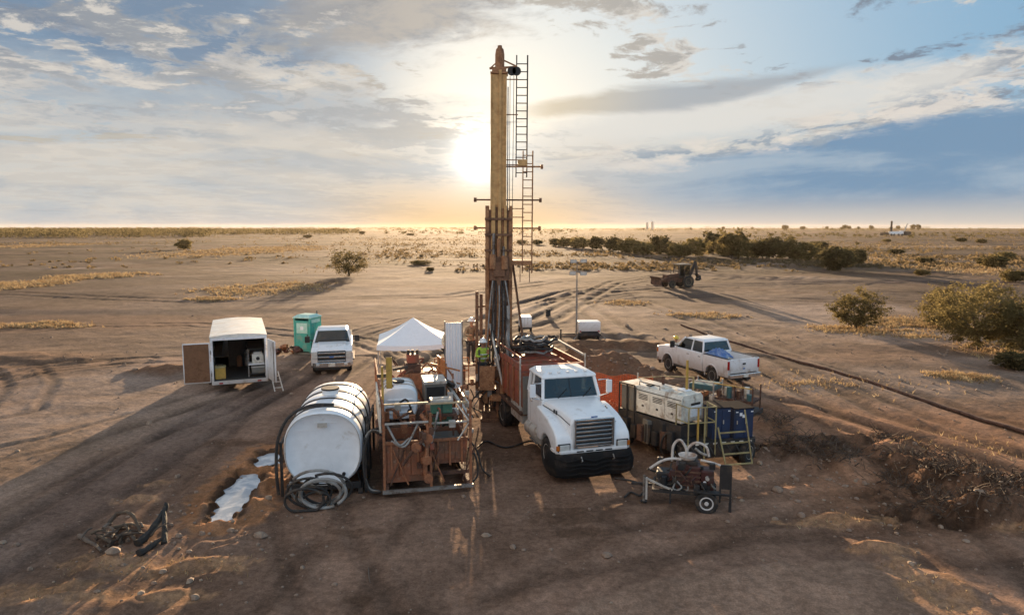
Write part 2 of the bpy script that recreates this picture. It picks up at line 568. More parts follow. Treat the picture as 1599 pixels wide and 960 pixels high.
# ------------------------------------------------------------------ ground
_rng = np.random.RandomState(11)
_perm = _rng.rand(512, 512)
def vnoise(x, y):
    xi = np.floor(x).astype(int); yi = np.floor(y).astype(int)
    fx = x - xi; fy = y - yi
    fx = fx * fx * (3 - 2 * fx); fy = fy * fy * (3 - 2 * fy)
    a = _perm[xi % 512, yi % 512]; b = _perm[(xi + 1) % 512, yi % 512]
    c = _perm[xi % 512, (yi + 1) % 512]; d = _perm[(xi + 1) % 512, (yi + 1) % 512]
    return (a * (1 - fx) + b * fx) * (1 - fy) + (c * (1 - fx) + d * fx) * fy
def fbm(x, y, o=4, g=0.5):
    s = 0; a = 1; t = 0
    for i in range(o):
        s = s + a * vnoise(x * 2 ** i + 17.3 * i, y * 2 ** i + 5.1 * i)
        t += a; a *= g
    return s / t
def sstep(x, a, b):
    t = np.clip((x - a) / (b - a), 0, 1)
    return t * t * (3 - 2 * t)
def poly_dist(x, y, pts):
    """distance to an open polyline"""
    d = np.full(np.shape(x), 1e9)
    for (ax, ay), (bx, by) in zip(pts[:-1], pts[1:]):
        vx, vy = bx - ax, by - ay
        t = np.clip(((x - ax) * vx + (y - ay) * vy) / (vx * vx + vy * vy), 0, 1)
        d = np.minimum(d, np.hypot(x - ax - t * vx, y - ay - t * vy))
    return d
def poly_in(x, y, pts):
    ins = np.zeros(np.shape(x), bool)
    n = len(pts)
    for i in range(n):
        (ax, ay), (bx, by) = pts[i], pts[(i + 1) % n]
        if ay == by: continue
        c = ((ay > y) != (by > y)) & (x < (bx - ax) * (y - ay) / (by - ay) + ax)
        ins ^= c
    return ins
def sdist(x, y, pts):
    d = poly_dist(x, y, pts + [pts[0]])
    return np.where(poly_in(x, y, pts), -d, d)
def P(*pp): return [at(*q) for q in pp]

PUDDLE = P((330, 812), (335, 788), (345, 770), (362, 752), (382, 738), (402, 738), (408, 745), (402, 762), (388, 777), (378, 797), (352, 814))
PUDDLE2 = P((398, 722), (410, 706), (434, 703), (440, 722), (420, 729))
# wheel tracks: (points, half gauge, rut width, depth)
TRACKS = [
    (P((-60, 900), (120, 790), (330, 655), (460, 590), (560, 520), (640, 500)), 0.9, 0.2, 0.04),
    (P((-60, 590), (110, 570), (280, 560)), 0.9, 0.2, 0.035),
    (P((-60, 800), (150, 700), (330, 640), (450, 575)), 0.9, 0.18, 0.03),
    (P((30, 1000), (200, 880), (330, 760), (430, 640), (560, 560)), 0.85, 0.2, 0.045),
    (P((640, 560), (760, 505), (880, 458), (1010, 450), (1250, 442), (1700, 438)), 1.2, 0.5, 0.10),
    (P((700, 540), (850, 500), (900, 472), (1000, 462), (1300, 470), (1700, 480)), 1.0, 0.4, 0.08),
    (P((880, 395), (1000, 412), (1120, 430), (1300, 440), (1700, 444)), 1.6, 0.7, 0.14),
    (P((1000, 470), (1150, 520), (1350, 600), (1700, 730)), 0.9, 0.35, 0.06),
    (P((1180, 560), (1350, 650), (1700, 760)), 0.9, 0.35, 0.08),
    (P((1000, 800), (1180, 790), (1300, 760), (1400, 700)), 0.9, 0.3, 0.05),
    (P((-60, 610), (60, 580), (220, 562)), 0.8, 0.2, 0.05),
    (P((700, 640), (640, 560), (560, 530), (300, 505), (-100, 512)), 0.8, 0.25, 0.05),
    (P((-80, 455), (300, 470), (700, 462), (860, 440)), 1.2, 0.5, 0.08),
    (P((860, 470), (980, 456), (1200, 455), (1700, 462)), 1.0, 0.4, 0.08),
    (P((950, 395), (1080, 415), (1200, 425), (1700, 424)), 1.4, 0.7, 0.12),
    (P((800, 480), (900, 452), (1020, 437), (1300, 432), (1700, 430)), 0.9, 0.3, 0.09),
    (P((560, 1000), (480, 800), (560, 640), (640, 560), (760, 510)), .85, .2, .02),
    (P((-100, 560), (30, 575), (50, 600), (20, 640), (-80, 660)), .9, .2, .03),
    (P((-80, 720), (80, 690), (260, 640), (420, 590)), .85, .18, .025),
    (P((1000, 545), (940, 500), (900, 470), (960, 440), (1100, 420)), .9, .35, .08),
    (P((1180, 620), (1300, 700), (1500, 860), (1600, 1000)), .9, .25, .04),
    (P((1100, 519), (1250, 563), (1350, 593), (1450, 624), (1550, 656), (1700, 703)), 0.35, 0.22, 0.05),
    (P((1080, 600), (1250, 640), (1420, 690), (1700, 790)), 0.8, 0.25, 0.06),
    (P((450, 1000), (540, 860), (600, 790)), 0.9, 0.2, 0.012),
    (P((760, 1000), (980, 860), (1150, 800), (1350, 790)), 0.9, 0.22, 0.02),
    (P((650, 1000), (900, 930), (1200, 870), (1700, 840)), 0.9, 0.25, 0.03),
]
ROADS = [   # darker travelled bands: (points, half width in m, strength)
    (P((-200, 487), (0, 488), (300, 486), (600, 484), (740, 476)), 2.2, 1.0),
    (P((-100, 372), (300, 373), (600, 378), (760, 385)), 9, 0.45),
    (P((740, 476), (880, 455), (1000, 449), (1250, 441), (1750, 436)), 3.0, 0.75),
    (P((700, 520), (850, 490), (930, 468), (1100, 462), (1750, 474)), 2.0, 0.5),
    (P((860, 385), (980, 405), (1090, 428), (1250, 438)), 4.0, 0.9),
    (P((-60, 900), (120, 790), (330, 655), (460, 590), (560, 520)), 1.6, 0.5),
]
GRASS = [   # patches of dry grass (px, py, half width px, half height px, strength)
    (370, 393, 110, 9, 1.0), (20, 446, 60, 9, .9), (150, 431, 70, 5, .8), (400, 452, 95, 11, .75), (330, 468, 40, 3, .6),
    (60, 509, 110, 6, .75), (30, 385, 50, 5, .7), (660, 398, 110, 12, .55), (640, 378, 120, 6, .6), (1000, 382, 180, 12, .5),
    (1100, 492, 60, 5, .6), (1420, 408, 160, 14, .5), (1330, 515, 70, 8, .6), (1500, 520, 120, 22, .7), (1500, 588, 45, 8, .8),
    (1430, 385, 130, 7, .45), (1280, 600, 60, 4, .3), (500, 420, 60, 8, .2), (1400, 500, 60, 8, .6), (1590, 560, 60, 20, .6),
    (980, 473, 40, 4, .4), (1560, 425, 80, 8, .6), (900, 415, 60, 10, .3),
]
# mounds: (px, py, radius x, radius y, rot deg, height)
MOUNDS = [
    (905, 565, 1.6, 1.2, 0, 0.9), (945, 580, 2.2, 1.5, -15, 1.25), (985, 596, 1.5, 1.2, 0, 0.75),
    (985, 540, 4.0, 1.2, -12, 0.35), (920, 525, 3.5, 1.0, 0, 0.25),
    (262, 580, 1.6, 0.9, 20, 0.45), (30, 560, 4, 1.5, 0, 0.2),
    (1395, 705, 0.9, 0.6, 0, 0.36), (1440, 735, 1.2, 0.8, 0, 0.42), (1490, 760, 1.2, 0.9, 10, 0.45), (1545, 775, 1.3, 0.9, 0, 0.45),
    (1475, 800, 1.1, 0.5, 0, 0.34), (1590, 810, 1.3, 0.7, 0, 0.48), (1540, 812, 1.1, 0.4, 0, 0.3), (1660, 790, 2.0, 1.0, 0, 0.5),
    (1245, 700, 1.5, 0.9, 20, 0.32), (1290, 722, 1.6, 0.8, -10, 0.30), (1215, 660, 1.6, 0.9, 0, 0.22), (1340, 690, 1.5, 0.6, 0, 0.2),
    (160, 880, 0.5, 0.22, 30, 0.20), (205, 830, 0.5, 0.3, 0, 0.26), (215, 780, 0.4, 0.14, 35, 0.16), (245, 757, 0.3, 0.12, 40, 0.12), (130, 900, 0.4, 0.16, 30, .16), (350, 858, .4, .12, 25, .12), (380, 840, .3, .1, 30, .1),
    (300, 880, 0.7, 0.2, 20, 0.12), (335, 900, .5, .14, 15, .1), (240, 935, 0.6, 0.18, 30, 0.14), (215, 950, .4, .12, 20, .12), (60, 945, 0.8, 0.22, 35, 0.16), (110, 915, .5, .14, 30, .12), (345, 850, 0.5, 0.2, 10, 0.12),
    (415, 762, 0.22, 0.75, -38, 0.26), (395, 790, 0.25, 0.5, -40, 0.22), (338, 822, 0.55, 0.13, 0, 0.16), (322, 795, 0.16, 0.5, -30, 0.14), (352, 745, 0.18, 0.7, -42, 0.12),
    (1370, 858, 0.55, 0.22, 0, 0.26), (1330, 815, 1.3, 0.3, -40, 0.16),
    (1450, 900, 1.6, 0.35, -55, 0.14), (1200, 905, 3.0, 0.8, 5, 0.10),
]
def height(x, y):
    r = np.hypot(x, y)
    pad = sstep(np.hypot((x) / 15, (y - 27) / 15), 0.75, 1.25)
    z = (fbm(x / 60, y / 60, 4) - 0.5) * 1.1 * sstep(r, 45, 160)
    z += (fbm(x / 9 + 40, y / 9, 4) - 0.5) * (0.05 + 0.20 * pad)
    z += (fbm(x / 1.3, y / 1.3 + 9, 5, 0.6) - 0.5) * (0.028 + 0.05 * pad)
    z += (vnoise(x * 4.1, y * 4.1) - 0.5) * 0.02
    for pts, hg, w, dp in TRACKS:
        d = poly_dist(x, y, pts)
        e = np.abs(d - hg)
        amp = 0.6 + 0.6 * vnoise(x / 2, y / 2)
        z -= dp * amp * np.exp(-(e / w) ** 2)
        z += dp * 0.7 * amp * np.exp(-((np.abs(e) - w * 1.9) / (w * 0.7)) ** 2)
    for px, py, rx, ry, rot, h in MOUNDS:
        cx, cy = at(px, py)
        a = R(rot); dx_, dy_ = x - cx, y - cy
        u = (dx_ * math.cos(a) + dy_ * math.sin(a)) / rx
        v = (-dx_ * math.sin(a) + dy_ * math.cos(a)) / ry
        q = np.hypot(u, v) + (fbm(x * 1.4 / min(rx, 1.2), y * 1.4 / min(rx, 1.2), 3) - 0.5) * 0.9
        z += 0.8 * h * sstep(q, 1.55, 0.15) * (0.75 + 0.5 * fbm(x * 2.1, y * 2.1, 4, 0.6))
    brush = brush_zone(x, y)
    z += brush * ((fbm(x * 3.2, y * 3.2, 3, 0.7) - 0.42) * 0.34 + (vnoise(x * 9, y * 9) - .5) * .12)
    for pd in (PUDDLE, PUDDLE2):
        m = (np.abs(x - pd[0][0]) < 6) & (np.abs(y - pd[0][1]) < 6)
        if np.any(m):
            d = sdist(np.where(m, x, 0), np.where(m, y, 0), pd) + (vnoise(x * 5, y * 5) - 0.5) * 0.34
            t = sstep(d, 0.10, -0.14)
            z = np.where(m, z * (1 - t) - 0.20 * t + 0.07 * np.exp(-((d - 0.22) / 0.12) ** 2), z)
    return z
def brush_zone(x, y):
    m = 0
    for px, py, rx, ry in ((1440, 735, 2.0, 1.7), (1520, 775, 2.6, 1.7), (1620, 800, 2.6, 1.6), (1260, 705, 2.0, 1.2), (1470, 805, 1.8, 0.8), (1385, 690, 1.2, 0.8)):
        cx, cy = at(px, py)
        m = np.maximum(m, sstep(np.hypot((x - cx) / rx, (y - cy) / ry) + (fbm(x, y, 3) - 0.5) * 0.9, 1.25, 0.75))
    return m
def grass_zone(x, y):
    m = np.zeros(np.shape(x))
    for px, py, hw, hh, s in GRASS:
        cx, cy = at(px, py)
        x1, _ = at(px + hw, py)
        _, ya = at(px, py - hh); _, yb = at(px, py + hh)
        q = np.hypot((x - cx) / abs(x1 - cx), (y - (ya + yb) / 2) / ((ya - yb) / 2))
        rr = abs(x1 - cx)
        near = q < 2.2
        if not np.any(near): continue
        xs, ys = x[near], y[near]
        q = q[near] + (fbm(xs / rr * 3 + px, ys / rr * 5, 4, 0.65) - 0.5) * 1.5
        st = sstep(fbm(xs / rr * 7 + 3, ys / rr * 13, 4, 0.7), 0.43, 0.62)
        v = s * sstep(q, 1.25, 0.5) * (0.15 + 0.85 * st)
        m[near] = np.maximum(m[near], v)
    return m

def concentric(a0, a1, n):
    return list(np.linspace(a0, a1, n, endpoint=False))
angs = np.array(concentric(-42, 42, 580) + concentric(42, 318, 70))
rad = [0.4, 1.2, 2.5, 4, 5.5, 7, 8.3, 9.4]
r_ = 10.2
while r_ < 4000:
    rad.append(r_)
    r_ *= 1.0062 if r_ < 60 else (1.012 if r_ < 300 else 1.03)
rad = np.array(rad + [4000.0])
A, Rr = np.meshgrid(np.radians(angs), rad)
GX = (Rr * np.sin(A)).ravel(); GY = (Rr * np.cos(A)).ravel()
GZ = height(GX, GY)
nA, nR = len(angs), len(rad)
i0 = (np.arange(nR - 1)[:, None] * nA + np.arange(nA)[None, :]).ravel()
i1 = (np.arange(nR - 1)[:, None] * nA + (np.arange(nA)[None, :] + 1) % nA).ravel()
quads = np.stack([i0, i0 + nA, i1 + nA, i1], 1)
centre = len(GX)
GX = np.append(GX, 0); GY = np.append(GY, 0); GZ = np.append(GZ, 0)
tris = np.stack([np.arange(nA), (np.arange(nA) + 1) % nA, np.full(nA, centre)], 1)
gm = bpy.data.meshes.new('ground')
gm.vertices.add(len(GX))
gm.vertices.foreach_set('co', np.stack([GX, GY, GZ], 1).ravel())
nl = quads.size + tris.size
gm.loops.add(nl)
gm.loops.foreach_set('vertex_index', np.concatenate([quads.ravel(), tris.ravel()]).astype('i'))
gm.polygons.add(len(quads) + len(tris))
gm.polygons.foreach_set('loop_start', np.concatenate([np.arange(len(quads)) * 4, quads.size + np.arange(len(tris)) * 3]).astype('i'))
gm.update(calc_edges=True)
gm.validate()
gm.shade_smooth()

# what the soil is made of, per vertex: colour of dry sand, damp earth, packed track, straw, painted sunlit soil
def lerp(a, b, t): return a + (b - a) * t[:, None]
def soil(x, y):
    r = np.hypot(x, y)
    sand = np.array([0.215, 0.143, 0.098]); pale = np.array([0.315, 0.230, 0.180])
    brown = np.array([0.17, 0.095, 0.06]); damp = np.array([0.12, 0.07, 0.045])
    road = np.array([0.115, 0.082, 0.068]); straw = np.array([0.42, 0.27, 0.12]); red = np.array([0.20, 0.105, 0.062])
    c = np.tile(sand, (len(x), 1))
    n = fbm(x / 14, y / 14 + 3, 5, 0.6)
    c = lerp(c, pale, sstep(n, 0.42, 0.66) * 0.8)
    c = lerp(c, np.array([0.175, 0.118, 0.085]), sstep(fbm(x / 50 + 9, y / 14, 5, 0.62), 0.44, 0.60) * 0.7)
    c = lerp(c, red, sstep(fbm(x / 25 + 2, y / 11 + 8, 4, 0.6), 0.52, 0.68) * 0.35)
    # thin olive scrub and old field lines further out
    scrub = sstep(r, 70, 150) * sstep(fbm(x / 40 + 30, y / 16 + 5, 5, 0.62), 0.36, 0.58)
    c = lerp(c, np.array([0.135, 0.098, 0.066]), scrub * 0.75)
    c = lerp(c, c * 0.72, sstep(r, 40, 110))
    lines = sstep(np.abs((vnoise(x / 400, y / 400) * 3 + y / 70 + x / 900) % 1 - .5), .10, .04)
    c = lerp(c, c * 0.6, lines * sstep(r, 120, 220) * 0.8)
    pad = sstep(np.hypot((x - 1) / 15, (y - 22) / 15) + (fbm(x / 5, y / 5, 4) - 0.5) * 0.5, 1.15, 0.7)
    c = lerp(c, np.array([0.205, 0.124, 0.085]), pad * 0.92)
    c = lerp(c, brown, sstep(fbm(x / 2.3, y / 2.3 + 40, 5, 0.62), 0.5, 0.66) * pad * 0.35)
    rightz = sstep(x - 7 + (fbm(x / 3, y / 3, 4) - 0.5) * 5, 0, 3) * sstep(np.abs(y - 22), 9, 3)
    c = lerp(c, np.array([0.25, 0.125, 0.068]), rightz * 0.65)
    for pts, hw, s in ROADS:
        d = poly_dist(x, y, pts) + (fbm(x / 3 / max(hw / 3, 1), y / 3, 3) - 0.5) * hw * 0.9
        c = lerp(c, road, s * sstep(d, hw * 1.2, hw * 0.55))
    for pts, hg, w, dp in TRACKS:
        d = poly_dist(x, y, pts)
        m = sstep(np.abs(d - hg), w * 1.3, w * 0.5)
        c = lerp(c, c * (0.55 if dp > .07 else 0.72), m * (0.55 + 0.45 * vnoise(x, y)))
        m2 = sstep(np.abs(d), hg * .62, hg * .3)
        c = lerp(c, c * 1.18, m2 * 0.8)
    for px, py, rx, ry, rot, h in MOUNDS:
        cx, cy = at(px, py)
        if h < 0.3 or (px > 1180 and py > 640): continue
        q = np.hypot((x - cx) / rx, (y - cy) / ry) + (fbm(x * 1.5, y * 1.5, 3) - 0.5) * 0.7
        c = lerp(c, red * 0.85, sstep(q, 1.6, 0.9) * 0.85)
    cx, cy = at(975, 640)
    q = np.hypot((x - cx) / 2.2, (y - cy) / 3.2) + (fbm(x, y, 4) - 0.5)
    c = lerp(c, np.array([0.42, 0.15, 0.06]), sstep(q, 1.2, 0.6) * 0.75)
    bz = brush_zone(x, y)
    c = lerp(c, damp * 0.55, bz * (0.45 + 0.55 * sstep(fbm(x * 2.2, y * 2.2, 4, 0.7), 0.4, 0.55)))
    # damp stains where mud was spilt
    for px, py, rx, ry in ((890, 806, 1.1, 0.6), (905, 830, 0.7, 0.35), (560, 935, 0.35, 0.2), (360, 690, 1.0, 0.5), (560, 830, .8, .2), (640, 640, 1.4, 1.6), (770, 700, 1.4, 2.0), (1000, 720, 1.5, 2.0)):
        cx, cy = at(px, py)
        q = np.hypot((x - cx) / rx, (y - cy) / ry) + (fbm(x * 2.4, y * 2.4, 5, 0.7) - 0.5) * 1.3
        c = lerp(c, damp, sstep(q, 1.15, 0.75) * 0.75)
    for pd in (PUDDLE, PUDDLE2):
        m = (np.abs(x - pd[0][0]) < 6) & (np.abs(y - pd[0][1]) < 6)
        d = np.full(len(x), 9.0)
        d[m] = sdist(x[m], y[m], pd)
        c = lerp(c, damp * 0.7, sstep(d + (vnoise(x * 4, y * 4) - 0.5) * 0.3, 0.35, 0.1))
        c = lerp(c, np.array([0.40, 0.19, 0.09]), sstep(np.abs(d - 0.50) + (vnoise(x * 5, y * 5) - .5) * .5, 0.42, 0.12) * 0.8)
    # smooth pale clay apron at the lower right
    ap = sdist(x, y, P((1040, 905), (1150, 890), (1290, 880), (1380, 878), (1460, 900), (1500, 930), (1620, 1000), (1700, 1100), (1000, 1100), (860, 960)))
    c = lerp(c, np.array([0.28, 0.178, 0.123]), sstep(ap + (vnoise(x * 2, y * 2) - 0.5) * 0.3, 0.12, -0.05) * 0.9)
    gz = grass_zone(x, y)
    c = lerp(c, straw * 0.8, gz * 0.6)
    # orange-brown soil with sunlight painted in, on near ridges and lower right
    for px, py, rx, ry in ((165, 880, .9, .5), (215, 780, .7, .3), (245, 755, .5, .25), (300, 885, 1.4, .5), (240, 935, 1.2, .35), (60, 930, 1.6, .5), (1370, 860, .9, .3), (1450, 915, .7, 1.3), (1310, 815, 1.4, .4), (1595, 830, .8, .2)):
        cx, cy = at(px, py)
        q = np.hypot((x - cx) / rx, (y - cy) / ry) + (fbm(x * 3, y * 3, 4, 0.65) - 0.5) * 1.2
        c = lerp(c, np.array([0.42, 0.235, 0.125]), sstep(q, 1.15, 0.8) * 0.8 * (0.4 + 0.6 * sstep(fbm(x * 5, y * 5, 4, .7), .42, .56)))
    c *= (0.80 + 0.40 * fbm(x * 1.1, y * 1.1, 5, 0.65))[:, None]
    return np.clip(c, 0.01, 0.9)
gc = np.ones((len(GX), 4), 'f')
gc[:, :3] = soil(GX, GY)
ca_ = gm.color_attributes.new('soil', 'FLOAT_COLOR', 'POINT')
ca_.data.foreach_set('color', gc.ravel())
smooth_zone = sstep(sdist(GX, GY, P((1040, 905), (1150, 890), (1290, 880), (1380, 878), (1460, 900), (1620, 1000), (1700, 1100), (1000, 1100), (860, 960))), 0.1, -0.1)

def ground_material():
    m = bpy.data.materials.new('desert_soil')
    m.use_nodes = True
    nt = NT(m.node_tree)
    bs = m.node_tree.nodes['Principled BSDF']
    at_ = nt.node('ShaderNodeAttribute', attribute_name='soil')
    g = nt.node('ShaderNodeTexCoord').outputs['Object']
    cd = nt.node('ShaderNodeNewGeometry')
    sp = nt.node('ShaderNodeSeparateXYZ')
    nt.l.new(g, sp.inputs[0])
    yy = S(nt, sp.outputs[1])
    c = S(nt, at_.outputs['Color'])
    n1 = nt.noise(g, 6.0, 8, 0.7, 0.2)
    n2 = nt.noise(g, 0.55, 8, 0.65, 0.3)
    n3 = nt.noise(g, 0.05, 9, 0.68, 0.4)
    k = nt.smooth(n1, 0.3, 0.7, 0.74, 1.26) * nt.smooth(n2, 0.3, 0.7, 0.80, 1.2) * nt.smooth(n3, 0.34, 0.66, 0.78, 1.2)
    sc_ = nt.node('ShaderNodeVectorMath', operation='SCALE')
    nt.put(sc_.inputs[0], c)
    nt.put(sc_.inputs['Scale'], k)
    k2 = nt.smooth(nt.noise(g, 26.0, 4, 0.7), 0.3, 0.7, 0.80, 1.2)
    sc_.inputs['Scale'].default_value = 1
    nt.put(sc_.inputs['Scale'], k * k2)
    # small stones and clods
    vo = nt.node('ShaderNodeTexVoronoi', feature='F1')
    nt.put(vo.inputs['Vector'], g)
    vo.inputs['Scale'].default_value = 5.5
    st = nt.smooth(S(nt, vo.outputs['Distance']), 0.16, 0.08) * nt.smooth(nt.noise(g, 0.8, 3), 0.5, 0.62)
    col = nt.mix(st * 0.45, S(nt, sc_.outputs[0]), (0.42, 0.33, 0.25))
    nt.put(bs.inputs['Base Color'], col)
    bs.inputs['Roughness'].default_value = 1.0
    bs.inputs['Specular IOR Level'].default_value = 0.03
    h = n1 * 0.035 + nt.noise(g, 1.6, 7, 0.65) * 0.065 + st * 0.02 + nt.noise(g, 0.16, 6, 0.6) * nt.smooth(yy, 40, 200, 0.0, 1.2)
    bn = nt.node('ShaderNodeBump')
    bn.inputs['Strength'].default_value = 0.6
    bn.inputs['Distance'].default_value = 1.0
    nt.put(bn.inputs['Height'], h)
    nt.l.new(bn.outputs[0], bs.inputs['Normal'])
    return m
gm.materials.append(ground_material())
ground = bpy.data.objects.new('ground', gm)
COL.objects.link(ground)
tag(ground, kind='structure')

def gz(x, y):
    return float(height(np.array([x], float), np.array([y], float))[0])

# standing water in the sump
def water_mat():
    m = bpy.data.materials.new('sky_sheen_water')
    m.use_nodes = True
    nt = NT(m.node_tree)
    bs = m.node_tree.nodes['Principled BSDF']
    g = nt.node('ShaderNodeTexCoord').outputs['Object']
    nt.put(bs.inputs['Base Color'], nt.mix(nt.smooth(nt.noise(g, 2.2, 5, 0.6, 0.5), 0.4, 0.6), (0.36, 0.40, 0.45), (0.66, 0.66, 0.66)))  # pale blue-white sky reflection painted into the water colour
    bs.inputs['Roughness'].default_value = 0.05
    bs.inputs['IOR'].default_value = 1.6
    bs.inputs['Specular IOR Level'].default_value = 0.9
    return m
WM = water_mat()
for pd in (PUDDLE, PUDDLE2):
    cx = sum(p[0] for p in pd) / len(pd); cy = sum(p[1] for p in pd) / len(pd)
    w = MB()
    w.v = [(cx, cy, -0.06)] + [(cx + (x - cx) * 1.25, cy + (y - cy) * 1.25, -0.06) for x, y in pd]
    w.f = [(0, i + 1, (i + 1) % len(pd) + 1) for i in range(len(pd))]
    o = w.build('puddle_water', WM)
    tag(o, kind='structure')


# ------------------------------------------------------------------ one-line parts
def bx(p, name, m, x0, x1, y0, y1, z0, z1, bevel=0.0, rot=None):
    if rot is None:
        return MB().box(x0, x1, y0, y1, z0, z1).build(name, m, p, bevel=bevel)
    c = ((x0 + x1) / 2, (y0 + y1) / 2, (z0 + z1) / 2)
    return MB().cbox((0, 0, 0), (x1 - x0, y1 - y0, z1 - z0)).build(name, m, p, bevel=bevel, loc=c, rot=rot)
def br(p, name, m, a, b, w=0.05, h=None): return MB().bar(a, b, w, h).build(name, m, p)
def tb(p, name, m, pts, r=0.03, n=8, closed=False): return MB().tube(pts, r, n, closed).build(name, m, p, smooth=True)
def cy(p, name, m, a, b, r, n=16, r2=None): return MB().cyl(a, b, r, n, r2).build(name, m, p, smooth=True)
def arc(c, r, a0, a1, n=12, plane='XZ', sq=1.0):
    out = []
    for i in range(n + 1):
        a = R(a0 + (a1 - a0) * i / n)
        u, v = r * math.cos(a), r * sq * math.sin(a)
        out.append({'XZ': (c[0] + u, c[1], c[2] + v), 'YZ': (c[0], c[1] + u, c[2] + v), 'XY': (c[0] + u, c[1] + v, c[2])}[plane])
    return out
def wavy(a, b, sag=0.3, n=10, amp=0.05, seed=1):
    rr = random.Random(seed)
    a, b = Vector(a), Vector(b)
    out = []
    for i in range(n + 1):
        t = i / n
        p = a.lerp(b, t)
        p.z -= sag * 4 * t * (1 - t)
        if 0 < i < n: p += Vector((rr.uniform(-amp, amp), rr.uniform(-amp, amp), rr.uniform(-amp, amp)))
        out.append(p)
    return out
def smoothpts(pts, k=3):
    """Catmull-Rom through the points"""
    P_ = [Vector(p) for p in pts]
    P_ = [P_[0] * 2 - P_[1]] + P_ + [P_[-1] * 2 - P_[-2]]
    out = []
    for i in range(1, len(P_) - 2):
        for j in range(k):
            t = j / k
            a, b, c, d = P_[i - 1:i + 3]
            out.append(0.5 * (2 * b + (c - a) * t + (2 * a - 5 * b + 4 * c - d) * t * t + (3 * b - a - 3 * c + d) * t ** 3))
    out.append(P_[-2])
    return out

_wheel = {}
def wheel(p, c, r=0.4, w=0.26, side=1, rim_mat=None, name='wheel'):
    """tyre with tread lugs and a dished rim, axle along x"""
    rim_mat = rim_mat or pale_steel
    key = (r, w, rim_mat.name)
    if key not in _wheel:
        t = MB()
        t.lathe([(r * 0.58, -w * .40), (r * 0.66, -w * .50), (r * 0.90, -w * .5), (r * 0.975, -w * .40), (r * 0.975, w * .40), (r * 0.90, w * .5), (r * 0.66, w * .5), (r * 0.58, w * .40)], axis='X', n=32)
        for k in range(22):
            a = 2 * PI * k / 22
            for sx in (-1, 1):
                aa = a + (0.07 if sx > 0 else -0.07)
                M = Matrix.Rotation(aa, 4, 'X') @ Matrix.Translation((sx * w * .22, 0, r * 0.975))
                t.box(-w * .18, w * .18, -r * .055, r * .055, -0.01, r * .035, M)
        tm = t.mesh('tyre', rubber, smooth=True)
        rb = MB()
        if rim_mat is truck_white:
            rb.lathe([(r * .5, -w * .3), (r * .62, w * .44), (r * .55, w * .50), (r * .46, w * .36), (r * .2, w * .38), (r * .17, w * .5), (r * .02, w * .52)], axis='X', n=28)
        else: rb.lathe([(r * .10, -.05), (r * .60, -w * .42), (r * .60, w * .42), (r * .56, w * .42), (r * .50, w * .10), (r * .30, w * .05), (r * .22, w * .20), (r * .16, w * .24), (r * .02, w * .24)], axis='X', n=28)
        for k in range(8):
            a = 2 * PI * k / 8
            rb.cyl((w * .05, r * .36 * math.cos(a), r * .36 * math.sin(a)), (w * .16, r * .36 * math.cos(a), r * .36 * math.sin(a)), r * .035, 6)
        _wheel[key] = (tm, rb.mesh('rim', rim_mat, smooth=True))
    tm, rm = _wheel[key]
    o = bpy.data.objects.new(name, tm)
    COL.objects.link(o); o.parent = p
    o.location = c
    o.rotation_euler = (0, 0, 0 if side > 0 else PI)
    q = bpy.data.objects.new('rim', rm)
    COL.objects.link(q); q.parent = o
    return o


def arch_outline(y0, y1, zb, top, arches, r):
    """side outline (y, z): flat bottom with wheel arches, then the given top points from back to front"""
    pts = [(y0, zb)]
    for yc, zc in arches:
        h = math.sqrt(max(r * r - (zb - zc) ** 2, 0.01))
        a0 = math.atan2(zb - zc, -h); a1 = math.atan2(zb - zc, h)
        if a0 < 0: a0 += 2 * PI
        for i in range(11):
            a = a0 + (a1 - a0) * i / 10
            pts.append((yc + r * math.cos(a), zc + r * math.sin(a)))
    pts.append((y1, zb))
    return pts + top


def quad_panel(p, name, m, a, b, c, d, t=0.012, sub=True):
    """thin pane between four corners, real thickness along its normal"""
    A, B, C_, D = map(Vector, (a, b, c, d))
    n = (B - A).cross(D - A).normalized() * t
    mb = MB()
    mb.loft([[A, B, C_, D], [A + n, B + n, C_ + n, D + n]])
    return mb.build(name, m, p)


def shrink(pts, k=0.93):
    c = sum((Vector(q) for q in pts), Vector()) / len(pts)
    return [c + (Vector(q) - c) * k for q in pts]


